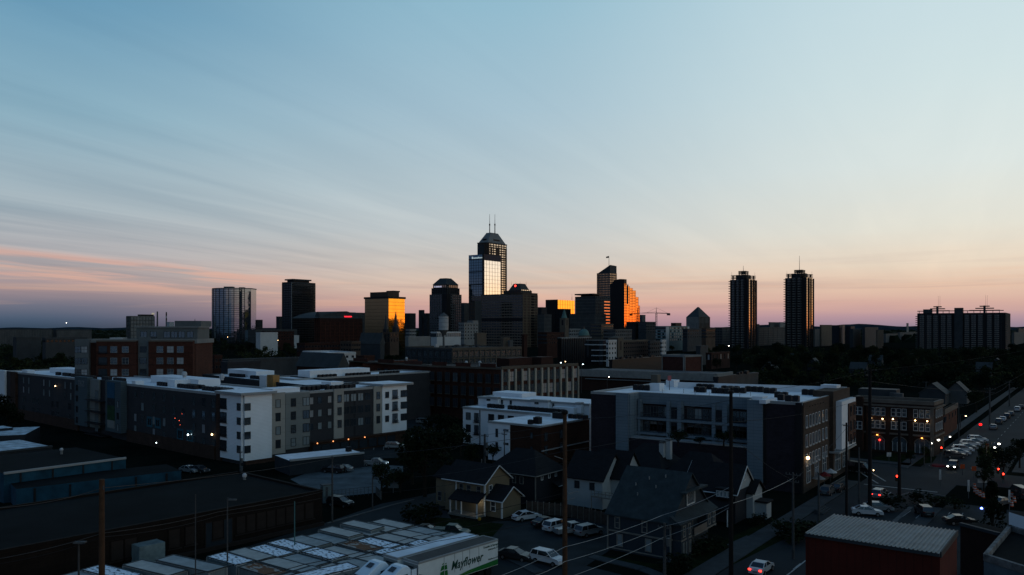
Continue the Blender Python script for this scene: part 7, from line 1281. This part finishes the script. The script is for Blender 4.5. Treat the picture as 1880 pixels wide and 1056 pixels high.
ns = (-s[0], -s[1]); ang = atan2(d[1], d[0]); text('Mayflower', add(P0, (d, L*.385), (ns, .02)), ang, 2.12, 1.42, m_dtxt, r, ext=.01, shear=.28, bold=.022, sx=.86)
text('Transfer & Storage', add(P0, (d, L*.80), (ns, .02)), ang, 3.45, .36, m_dtxt, r, ext=.01, bold=.004, sx=.95, name='small_lettering'); text('Indianapolis, IN', add(P0, (d, L*.865), (ns, .02)), ang, 3.08, .28, m_dtxt, r, ext=.01, name='small_lettering'); text('Mayflower.com', add(P0, (d, L*.865), (ns, .02)), ang, 1.9, .28, m_dtxt, r, ext=.01, name='small_lettering')
def onside(x, z_, o_=.03): return (*add(P0, (d, x), (ns, o_)), z_)
b = MB(); b.face([onside(L*.34, 1.06), onside(L-.02, 1.06), onside(L-.02, 1.72), onside(L*.62, 1.5)], m_tgreen); b.build('green_stripe', r); b = MB(); b.face([onside(L*.42, 1.12, .035), onside(L*.66, 1.32, .035), onside(L*.66, 1.38, .035), onside(L*.42, 1.18, .035)], mat('yellow_green', (.12,.22,.03), .6)); b.build('stripe_tagline', r)
sx0 = L*.27; b = MB(); S_ = lambda pts: b.face([onside(sx0+x, z_) for x, z_ in pts], m_tgreen)
S_([(-.75, 1.75), (-.45, 1.62), (.05, 1.05), (.95, 1.05), (1.0, 1.62), (.2, 1.62)]); S_([(-.70, 1.85), (-.35, 2.05), (-.3, 1.72), (-.6, 1.72)]); S_([(-.25, 1.72), (.40, 1.72), (.38, 2.35), (-.20, 2.25)]); S_([(-.20, 2.38), (.38, 2.48), (.36, 2.98), (-.0, 2.90)]); S_([(.5, 1.72), (1.0, 1.72), (.92, 2.30), (.48, 2.30)]); S_([(.48, 2.40), (.90, 2.40), (.82, 2.95), (.46, 2.90)]); S_([(.1, 3.02), (.35, 3.08), (.33, 3.22), (.1, 3.14)]); S_([(.55, 3.0), (.78, 3.04), (.76, 3.16), (.55, 3.12)]); b.build('ship_emblem', r)
for f in (.30, .43, .53, .62, .74): b = MB(); b.slab(add(P0, (d, L*f)), add(P0, (d, L*f+.04)), ns, .02, 1.75, 4.0, m_lgrey); b.build('panel_seam', r)
P0b, P1b = RP(730, 1025, 4.1), RP(879, 983.6, 4.1); r2, d2, s2, L2_ = trailer('plain trailer with a bright white roof next to the removal trailer', P0b, P1b, 2.5, 4.1, m_trw)
def tractor(label, P, d):
    """sleeper truck: P is the rear centre, d points forward"""
    r = thing('truck_cab', (*P, 0), label, 'truck'); s = (-d[1], d[0]); m = mat('truck_white', (.56,.66,.73), .35, 0, .06, .5, spec=.5)
    prof = [(0, .9, 1.2), (0, 3.55, 1.15), (.35, 3.98, .95), (1.1, 4.0, .92), (2.5, 3.25, 1.0), (3.1, 2.95, 1.05), (3.75, 2.0, 1.08), (5.3, 1.75, .95), (5.75, 1.35, .85), (5.8, .6, .85), (0, .6, 1.2)]; n = len(prof); b = MB()
    vs = [(*add(P, (d, x), (s, sg*w)), z_) for sg in (-1, 1) for x, z_, w in prof]; b.mesh(vs, [tuple(range(n)), tuple(range(2*n-1, n-1, -1))]+[(i, n+i, n+(i+1) % n, (i+1) % n) for i in range(n)], m); o = b.build('cab', r); mo = o.modifiers.new('soft_edges', 'BEVEL'); mo.width = .14; mo.segments = 3; mo.limit_method = 'ANGLE'
    for sg in (-1, 1):
        b = MB(); A_ = add(P, (d, .55), (s, sg*1.12)); B_ = add(P, (d, 1.15), (s, sg*1.10)); b.slab(A_, B_, (s[0]*sg, s[1]*sg), .06, 2.55, 3.15, g_car, back=.06); b.build('sleeper_window', r); b = MB(); b.slab(add(P, (d, 2.1), (s, sg*1.10)), add(P, (d, 3.0), (s, sg*1.08)), (s[0]*sg, s[1]*sg), .05, 2.1, 2.75, g_car, back=.06); b.build('door_window', r)
        b = MB(); b.box((*add(P, (d, 3.3), (s, sg*1.45)), 2.3), (.12, .25, .8), m_dgrey); b.build('mirror', r)
        for k in (.6, 4.7): b = MB(); c = add(P, (d, k), (s, sg*1.0)); b.tube((*add(c, (s, -.2)), .5), (*add(c, (s, .2)), .5), .5, .5, m_tyre, 14); b.build('wheel', r)
        b = MB(); b.slab(add(P, (d, -.7), (s, sg*1.16)), add(P, (s, sg*1.16)), (s[0]*sg, s[1]*sg), .05, 1.2, 3.5, m); b.build('side_fairing', r)
    b = MB(); nrm = Vector((*[c*.53 for c in d], .848)); c0 = Vector((*add(P, (d, 1.75)), 3.68)); b.face([tuple(c0+Vector((*d, 0))*a*.32*1.0+Vector((*s, 0))*y+Vector((0, 0, -a*.32*.54+.05))) for a, y in ((-1, -.42), (1, -.45), (1, .45), (-1, .42))], g_car); b.build('skylight', r)
    b = MB(); b.face([(*add(P, (d, 3.16), (s, -.92)), 2.88), (*add(P, (d, 3.74), (s, -.95)), 2.06), (*add(P, (d, 3.74), (s, .95)), 2.06), (*add(P, (d, 3.16), (s, .92)), 2.88)], g_car); b.build('windscreen', r); return r
nd = (-d[0], -d[1]); c1 = add(P0, (s, 1.25), (nd, .9)); tractor('white sleeper truck cab coupled to the removal trailer', c1, nd); nd2 = (-d2[0], -d2[1]); c2 = add(P0b, (s2, 1.25), (nd2, 1.1)); tractor('blue-white sleeper truck cab before the white-roofed trailer', c2, nd2)
# ================================================================ utility poles, lamps, signals
m_wood = mat('pole_wood', (.060,.032,.018), .9, 0, .4, 1.5); m_woodd = mat('dark_pole_wood', (.012,.010,.010), .9, 0, .4, 1.5); m_woodg = mat('grey_pole_wood', (.055,.055,.055), .9, 0, .4, 1.5); m_wire = mat('cable', (.012,.012,.013), .7); m_wirel = mat('bright_aluminium_cable', (.40,.40,.38), .45, .3)
POLE = {}
def pole(key, label, px, ytop, D, r, m, arms=(), tr=0, px2=None, name='utility_pole'):
    p = AT(px, D); z_ = ZH(ytop, D); t = thing(name, p, label, 'utility pole'); b = MB(); b.tube((*p, 0), (*p, z_), r*1.25, r*.85, m, 12); b.build('pole_shaft', t); POLE[key] = (p[0], p[1], z_)
    for dz_, hw_ in arms:
        b = MB(); b.tube((*add(p, (V, hw_)), z_-dz_), (*add(p, (V, -hw_)), z_-dz_), .07, .07, m, 6); b.build('crossarm', t)
        for f in (-1, -.5, .5, 1): q = add(p, (V, hw_*f)); b = MB(); b.tube((*q, z_-dz_), (*q, z_-dz_+.28), .05, .04, m_grey, 6); b.build('insulator', t)
    for k in range(tr): b = MB(); q = add(p, (V, -.45)); b.tube((*q, z_-2.6-1.6*k), (*q, z_-1.7-1.6*k), .28, .28, m_grey, 10); b.build('transformer', t)
    return t
pole('A', 'tall reddish wooden pole standing before the black-sided house', 1037, 757, 84, .24, m_wood, ((.1, .35),))
q = MB(); A = POLE['A']; q.ball((A[0], A[1], A[2]), .36, m_woodd, sz=.8); q.build('pole_cap', bpy.data.objects['utility_pole'])
for dz_, dx_ in ((4.6, 1.1), (8.3, 1.4), (9.0, 1.0), (12.3, 1.0)): q = MB(); q.tube((A[0], A[1], A[2]-dz_-.4), (A[0]+dx_*(1 if dz_ > 8 else -1), A[1]-.2, A[2]-dz_), .04, .04, m_lgrey, 6); q.build('bracket', bpy.data.objects['utility_pole'])
pole('B', 'tall black pole in front of the balcony apartments', 1342, 718, 88, .22, m_woodd, ((.2, .3),)); pole('C', 'thick brown wooden pole at the left over the warehouse', 187, 880, 60, .22, m_wood, ((.75, .25),))
pole('D', 'tallest black pole right of the balcony apartments', 1597, 676, 128, .26, m_woodd, ((.4, .9),)); pole('E', 'black wooden pole standing in front of the corner building', 1651, 768, 137, .24, m_woodd, ((.5, .6),)); pole('F', 'slim dark pole along the right edge of the white frame', 1554, 776, 125, .17, m_woodd, ((.5, .5),)); pole('G', 'slim grey pole between the slim dark one and the tallest pole', 1577, 822, 133, .14, m_woodg)
pole('H', 'grey pole with crossarms at the kerb of the brick apartments', 1456, 868, 103, .15, m_woodg, ((.3, .9), (1.2, .7))); pole('I', 'plain grey pole near the brick apartment entrance', 1503, 868, 123, .15, m_woodg); pole('J', 'pale pole with a transformer beside the navy house', 1220, 960, 92, .17, m_woodg, ((.6, .8),), 1)
pole('L', 'slim pole at the gravel lot edge near the warehouse end', 610, 838, 122, .13, m_woodg, ((.3, .3),)); pole('M', 'slim pole beside the round tree at the lot corner', 684, 874, 131, .10, m_woodg); pole('N', 'grey pole with transformers left of the two-storey block', 890, 797, 157, .22, m_woodg, ((.4, .9),), 2); pole('O', 'slim pole with brackets before the white front of the two-storey block', 926, 790, 150, .10, m_woodg, ((.8, .6),)); pole('P', 'thin steel pole before the brick warehouse, left one', 359, 908, 86, .06, m_woodg); pole('Q', 'thin pole at the right end of the brick warehouse wall', 541, 921, 99, .07, mat('teal_pole', (.05,.12,.12), .7)); pole('R', 'pole at the white corner bay foot', 441, 826, 163, .13, m_woodg, ((.5, .7),), 2)
pole('S', 'far pole with crossarms behind the corner building', 1817, 712, 236, .2, m_woodg, ((.4, 1.4), (1.5, 1.1))); pole('T', 'slimmer far pole by the brick annex', 1760, 740, 215, .15, m_woodg, ((.6, 1.1),)); pole('W', 'leaning guy pole next to the navy house bay', 1263, 968, 99, .10, m_woodg)
pole('X1', 'far pole inside the wooded quarter', 1700, 700, 330, .2, m_woodg, ((.4, 1.2),)); pole('X2', 'distant pole up the far street', 1853, 700, 300, .2, m_woodg, ((.4, 1.2),))
def wire(label, pts, sag=.6, r=.02, m=None, cat='cable'):
    b = MB(); n = 14; o = Vector(pts[0])
    for a, c in zip(pts[:-1], pts[1:]):
        a, c = Vector(a), Vector(c); pr = a
        for i in range(1, n+1): t = i/n; q = a.lerp(c, t); q.z -= sag*4*t*(1-t); b.tube(pr, q, r, r, m or m_wire, 5); pr = q
    return tag(b.build('power_cable'), label, cat, None)
def P3(px, py, D): return (*AT(px, D), ZH(py, D))
wire('bright cable from the bottom edge up to the black pole, topmost of three', [P3(860, 1078, 78), P3(1037, 1004, 83), P3(1216, 946, 90), P3(1342, 893, 88)], .25, .022, m_wirel); wire('middle of the three bright cables beside the navy house', [P3(960, 1062, 76), P3(1037, 1031, 82), P3(1219, 966, 92), P3(1342, 925, 88), P3(1456, 878, 103)], .25, .020, m_wirel); wire('lowest of the three bright cables beside the navy house', [P3(1010, 1072, 80), P3(1219, 986, 92), P3(1342, 930, 88)], .25, .020, m_wirel)
wire('long cable crossing above the tar roof to the thick brown pole', [P3(-40, 934, 52), P3(188, 896, 60), P3(610, 841, 122), P3(1037, 792, 84)], .35, .024, m_woodg); wire('lower cable crossing before the warehouse wall', [P3(-40, 1032, 58), P3(188, 979, 60), P3(400, 940, 80), P3(610, 898, 122)], .2, .024, m_woodg); wire('second lower cable close beneath the first along the warehouse wall', [P3(-40, 1040, 58), P3(188, 986, 60), P3(400, 947, 80), P3(684, 893, 131)], .3, .02, m_wire)
wire('black cable slanting over the container roofs, uppermost', [P3(150, 1090, 50), P3(432, 1037, 62), P3(700, 981, 75), P3(1037, 905, 84)], .15, .03, m_wire); wire('black cable slanting over the container roofs, middle one', [P3(300, 1092, 50), P3(560, 1036, 62), P3(760, 985, 75), P3(1037, 928, 84)], .15, .03, m_wire); wire('black cable slanting over the container roofs, lowest', [P3(420, 1080, 50), P3(620, 1030, 62), P3(800, 994, 75), P3(1037, 946, 84)], .15, .026, m_wire)
wire('cable from the transformer pole past the two-storey block to the black pole', [P3(684, 880, 131), P3(890, 798, 157), P3(1081, 768, 150), P3(1342, 735, 88)], .4, .028, m_woodg); wire('cable crossing the dark podium toward the tall black pole', [P3(760, 876, 120), P3(1037, 828, 84), P3(1342, 762, 88)], .4, .02, m_woodg); wire('lower cable crossing before the podium', [P3(700, 905, 120), P3(1037, 850, 84), P3(1342, 775, 88), P3(1554, 742, 125)], .4, .02, m_wire)
wire('cable between the black pole and the tallest pole, upper', [P3(1342, 722, 88), P3(1597, 680, 128), P3(1900, 640, 200)], .5, .02, m_wire); wire('cable between the black pole and the pole at the kerb', [P3(1342, 800, 88), P3(1456, 790+92, 103), P3(1554, 786, 125)], .4, .02, m_woodg); wire('cable over the crossing to the far pole, upper one', [P3(1597, 700, 128), P3(1817, 718, 236), P3(1900, 672, 330)], .5, .03, m_woodg); wire('cable over the crossing to the far pole, lower one', [P3(1651, 775, 137), P3(1760, 748, 215), P3(1817, 726, 236), P3(1853, 705, 300)], .5, .03, m_woodg)
def lamp(label, px, py, D, head, r=.34, lit=True, h=None, name='street_lamp', arm=1.4, cat='street lamp', both=False):
    p = AT(px, D); z_ = ZH(py, D); t = thing(name, p, label, cat); b = MB(); b.tube((*add(p, (V, arm)), 0), (*add(p, (V, arm)), z_+.3), .11, .07, m_woodg, 8); b.tube((*add(p, (V, arm)), z_+.3), (*p, z_+.3), .05, .04, m_woodg, 6); b.build('pole_shaft', t)
    b = MB(); b.box((*p, z_+.22), (.9, .4, .14), m_grey); b.build('lamp_head', t)
    if lit: b = MB(); b.ball((*p, z_), r*.62, head, sz=.6); b.build('lamp', t)
    return t
lamp('lit street lamp before the right end of the corner building', 1723, 808, 168, e_white, .42); lamp('smaller lit lamp left of the corner street lamp', 1710, 814, 170, e_white, .24); lamp('lit lamp beside the brick annex', 1744, 802, 196, e_white, .26); lamp('upper of the paired lit lamps over the crossing', 1834, 815, 165, e_white, .42); lamp('lower of the paired lit lamps over the crossing', 1826, 822, 160, e_white, .40)
lamp('amber lit lamp up the far street', 1773, 764, 235, e_warm, .34); lamp('unlit cobra-head lamp by the brick warehouse', 427, 921, 92, m_lgrey, lit=False, arm=1.0); lamp('unlit lamp on the left of the thick brown pole', 147, 1001, 62, m_lgrey, lit=False, arm=.2); lamp('pair lamp among the trees before the townhouses', 826, 784, 200, e_white, .2); lamp('second lamp among the trees before the townhouses', 832, 781, 204, e_cool, .2)
for px, py, D_, r_, e_, lb in ((1381, 648, 860, 2.0, e_white, 'brightest park lamp under the first balconied tower'), (1338, 635, 900, .8, e_white, 'small white lamp at the foot of the first balconied tower'), (1391, 653, 800, .8, e_cool, 'left bluish lamp of the pair under the first balconied tower'), (1394.5, 653.5, 800, .8, e_cool, 'right bluish lamp of the pair under the first balconied tower'), (1409, 654, 800, .7, e_warm, 'dim amber lamp between the balconied towers'), (1414.5, 653, 800, .7, e_warm, 'second dim amber lamp between the balconied towers'), (1452.5, 649.7, 820, 1.3, e_white, 'bright lamp under the second balconied tower'), (1535, 653, 780, 1.3, e_warm, 'bright cream lamp right of the second balconied tower'), (1388, 666, 620, .4, e_cool, 'small lamp low among the dark trees'), (510, 625, 1000, .9, e_warm, 'pale lamp before the white low roof by the slab tower'), (418, 619, 1000, .7, e_warm, 'yellow lamp at the foot of the curved hotel tower'), (617, 693.5, 380, .4, e_warm, 'amber lamp behind the far court wing'), (696, 686, 330, .38, e_warm, 'amber lamp on the factory brick wall'), (1030, 666, 380, .5, e_cool, 'lamp cluster right of the factory penthouses'), (1038, 664, 380, .4, e_warm, 'second lamp of the cluster right of the factory'), (1070, 669, 360, .45, e_cool, 'greenish lamp before the long low building'), (122, 593, 2600, 1.6, e_white, 'beacon light on the left horizon'), (1054, 687, 300, .26, e_white, 'lamp on the last pilaster of the factory'), (1118, 692, 300, .26, e_white, 'lamp under the pale fascia')):
    lamp(lb, px, py, D_, e_, r_, name='lamp_post' if D_ < 1500 else 'beacon_mast', arm=.8, cat='lamp')
def signal(label, px, py, D, lamp_m, mastpx=None, which=0):
    p = AT(px, D); z_ = ZH(py, D); t = thing('traffic_light', p, label, 'traffic light'); b = MB(); b.box((*p, z_-.35), (.38, .30, 1.15), mat('signal_black', (.02,.018,.008), .6)); b.build('signal_head', t)
    b = MB(); b.ball((p[0], p[1]-.16, z_), .17, lamp_m, sz=1); b.build('lamp', t)
    if mastpx: m_ = AT(mastpx, D+1); b = MB(); b.tube((*m_, 0), (*m_, z_+.9), .14, .10, m_grey, 8); b.tube((*m_, z_+.8), (p[0], p[1], z_+.5), .07, .05, m_grey, 6); b.build('mast_arm', t)
    else: b = MB(); b.tube((*p, 0), (*p, z_-.9), .09, .08, m_grey, 8); b.build('signal_post', t)
signal('red traffic light hanging left of the crossing', 1646, 874, 146, e_sig, 1651.5); signal('red traffic light before the corner building end', 1727.5, 822, 176, e_sig); signal('red traffic light over the far lane left of the dark tree', 1802, 824, 170, e_sig, 1838); signal('red traffic light right of the striped barrels', 1832, 861, 158, e_sig, 1838); signal('lowest red traffic light right of the crossing', 1841, 870, 153, e_sig)
t = signal('round red signal glowing above the far street', 1800, 779.5, 232, emis('dull_red_signal', (1,.01,.01), 3))
b = MB(); p = AT(1800, 231.6); b.ball((*p, ZH(779.5, 231.6)), .42, MC['dull_red_signal'], sz=.8); r = thing('stop_beacon', p, 'large dull red beacon on the far street above the angled row', 'beacon'); b.build('lamp', r); b = MB(); b.tube((*p, 0), (*p, ZH(782, 231.6)), .08, .08, m_grey, 6); b.build('post', r)
p = AT(1802, 131); r = thing('blue_beacon', p, 'small blue lamp on a post below the narrow conifer', 'beacon'); b = MB(); b.ball((*p, ZH(933.5, 131)), .2, e_blue); b.build('lamp', r); b = MB(); b.tube((*p, 0), (*p, ZH(935, 131)), .06, .06, m_grey, 6); b.build('post', r)
# signs, barrels, bollards
m_sgn = mat('sign_face', (.35,.36,.36), .6); m_org = mat('barrel_orange', (.35,.055,.012), .6); m_wht = mat('barrel_white', (.40,.40,.40), .5)
def board(label, px, py, hgt, w_, h_, m, name='signboard', two=False):
    p = G(px, py); r = thing(name, p, label, 'sign'); b = MB(); b.tube((*p, 0), (*p, hgt), .06, .06, m_grey, 6); b.build('post', r); b = MB(); b.box((*p, hgt), (w_, .08, h_), m); b.build('panel', r)
board('blank pale square sign before the narrow conifer', 1803, 905, 2.6, 1.6, 1.5, m_sgn); board('slim white vertical sign left of the crossing lot', 1726, 893, 2.2, .35, 1.9, m_sgn); board('slim white vertical sign nearer the barrels', 1778, 915, 2.2, .35, 2.0, m_sgn); board('slim white vertical sign in front of the conifer', 1853, 938, 2.4, .30, 2.0, m_sgn); board('small white board on the corner lawn', 1632, 846, 1.4, 1.0, .9, m_sgn); board('orange diamond-like road works sign at the far kerb', 1767, 873, 1.8, .9, .9, m_org); board('second orange road works sign at the far kerb', 1788, 877, 1.8, .9, .9, m_org); board('orange banner sign beside the paired lamps', 1812, 848, 3.2, .8, 1.6, m_org)
for i, (px, py) in enumerate(((1789, 898), (1790, 904), (1794, 908), (1799, 911), (1805, 914), (1857, 930), (1862, 922), (1858, 914))):
    p = G(px, py); r = thing('traffic_barrel', p, 'orange and white striped traffic barrel at the kerb works', 'traffic barrel', 'striped barrels at the kerb works')
    for k in range(5): b = MB(); b.tube((*p, .2*k), (*p, .2*k+.2), .30-.02*k, .285-.02*k, m_org if k % 2 == 0 else m_wht, 12); b.build('stripe', r)
p = G(1722, 857); r = thing('red_flower_bed', p, 'small reddish flower bed at the crossing corner', 'flower bed'); b = MB(); b.tube((*p, .1), (*p, .45), 1.6, 1.3, mat('red_flowers', (.09,.008,.014), .9, 0, .6, 2.5), 14); b.build('flowers', r); b = MB(); b.tube((*p, 0), (*p, .12), 1.8, 1.8, m_kerb, 14); b.build('kerb_ring', r)
# patio tables, benches and railings at the shop front
p0 = G(1515, 905); r = thing('terrace_railing', p0, 'pale metal terrace railing by the shop windows', 'railing'); a, b_ = add(p0, (U, 0)), add(p0, (U, 14)); b = MB()
for h in (.5, 1.0): b.slab(a, b_, NV, .05, h, h+.05, m_lgrey)
for k in range(29): q = lerp(a, b_, k/28); b.box((*q, .5), (.05, .05, 1.0), m_lgrey)
b.build('bars', r)
for i, s_ in enumerate((3, 7, 11)):
    q = add(p0, (U, s_), (V, 2.0)); r = thing('patio_umbrella', q, 'closed %s patio parasol, %s along the terrace' % (('grey', 'red', 'pale')[i], ordn[i]), 'parasol'); b = MB(); b.tube((*q, 0), (*q, 2.6), .04, .04, m_grey, 6); b.build('pole', r); b = MB(); b.tube((*q, 1.9), (*q, 2.6), 1.3, .05, (m_lgrey, mat('red_canvas', (.12,.01,.012), .8), m_wht)[i], 8); b.build('canopy', r)
r = thing('entrance_steps', G(1500, 945), 'pale concrete steps and ramp at the brick apartment entrance', 'steps'); b = MB(); q = G(1500, 940)
for k in range(4): b.prism([add(q, (U, -1.5+k*.0), (NV, k*.35)), add(q, (U, 3), (NV, k*.35)), add(q, (U, 3), (NV, (k+1)*.35)), add(q, (U, -1.5), (NV, (k+1)*.35))], 0, .7-.17*k, m_walk)
b.build('treads', r)
# fence along the gravel lot, bins and cabinets
P = [G(592, 918), G(690, 908), G(700, 918)]; r = thing('chain_link_fence', (*P[0], 0), 'low chain-link fence along the gravel lot', 'fence'); b = MB()
for a, c in zip(P[:-1], P[1:]):
    for k in range(15): q = lerp(a, c, k/14); b.tube((*q, 0), (*q, 1.5), .035, .035, m_grey, 5)
    b.slab(a, c, outn(a, c), .03, 1.45, 1.5, m_grey); b.slab(a, c, outn(a, c), .03, .75, .78, m_grey)
b.build('rails', r); p = G(600, 922); r = thing('utility_cabinet', p, 'pale metal cabinet at the warehouse end', 'cabinet'); b = MB(); b.box((*p, 1.5), (1.8, 1.2, 3.0), mat('cabinet_grey', (.10,.14,.15), .5), .6); b.box((*p, 3.05), (2.0, 1.4, .12), m_grey, .6); b.build('casing', r); b = MB(); b.box((p[0]-.3, p[1]-.72, 1.5), (1.3, .06, 2.5), m_grey, .0); b.build('door', r)
p = G(722, 905); r = thing('billboard', p, 'pale panel half hidden between the trees by the lot', 'sign'); b = MB(); b.box((*p, 2.2), (1.9, .15, 2.6), mat('dim_panel', (.10,.13,.15), .6)); b.build('panel', r); b = MB(); b.box((*p, .5), (.15, .12, 1.0), m_grey); b.build('post', r)
p = G(880, 965); r = thing('mailbox_lamp', p, 'small amber-capped post on the lawn before the buff house', 'post'); b = MB(); b.tube((*p, 0), (*p, .8), .08, .08, m_woodd, 6); b.ball((*p, 1.0), .28, mat('amber_cap', (.30,.17,.02), .6)); b.build('post', r)

# light thrown by the lamps that are lit in the picture
def glow(name, loc, w, col, parent, r=.15):
    l = bpy.data.lights.new(name, 'POINT'); l.energy = w; l.color = col; l.shadow_soft_size = r; o = bpy.data.objects.new(name, l); COL.objects.link(o); o.location = loc
for px, py, D_, w_ in ((1723, 808, 168, 160), (1744, 802, 196, 90), (1834, 815, 165, 160), (1826, 822, 160, 120)): glow('lamp_light', (*AT(px, D_-1), ZH(py, D_)-.6), w_*.7, (1, .85, .62), None)
for px in (1600, 1621, 1640, 1681, 1703): glow('lamp_light', (*add(lerp(K1, K2, kx(px)), (oK, .9)), 7.6), 5, (1, .62, .32), None)
for px in (1611, 1693): glow('lamp_light', (*add(lerp(K1, K2, kx(px)), (oK, .9)), 3.8), 4, (1, .38, .12), None)
yh = G(890, 948); glow('lamp_light', (*add(yh, (V, .9), (U, -1.0)), 2.0), 12, (1, .85, .6), None)
glow('lamp_light', (*add(lerp(R1, R2, wallpx(R1, R2, 1477)), (oS, 1.0)), 5.9), 12, (1, .62, .32), None)
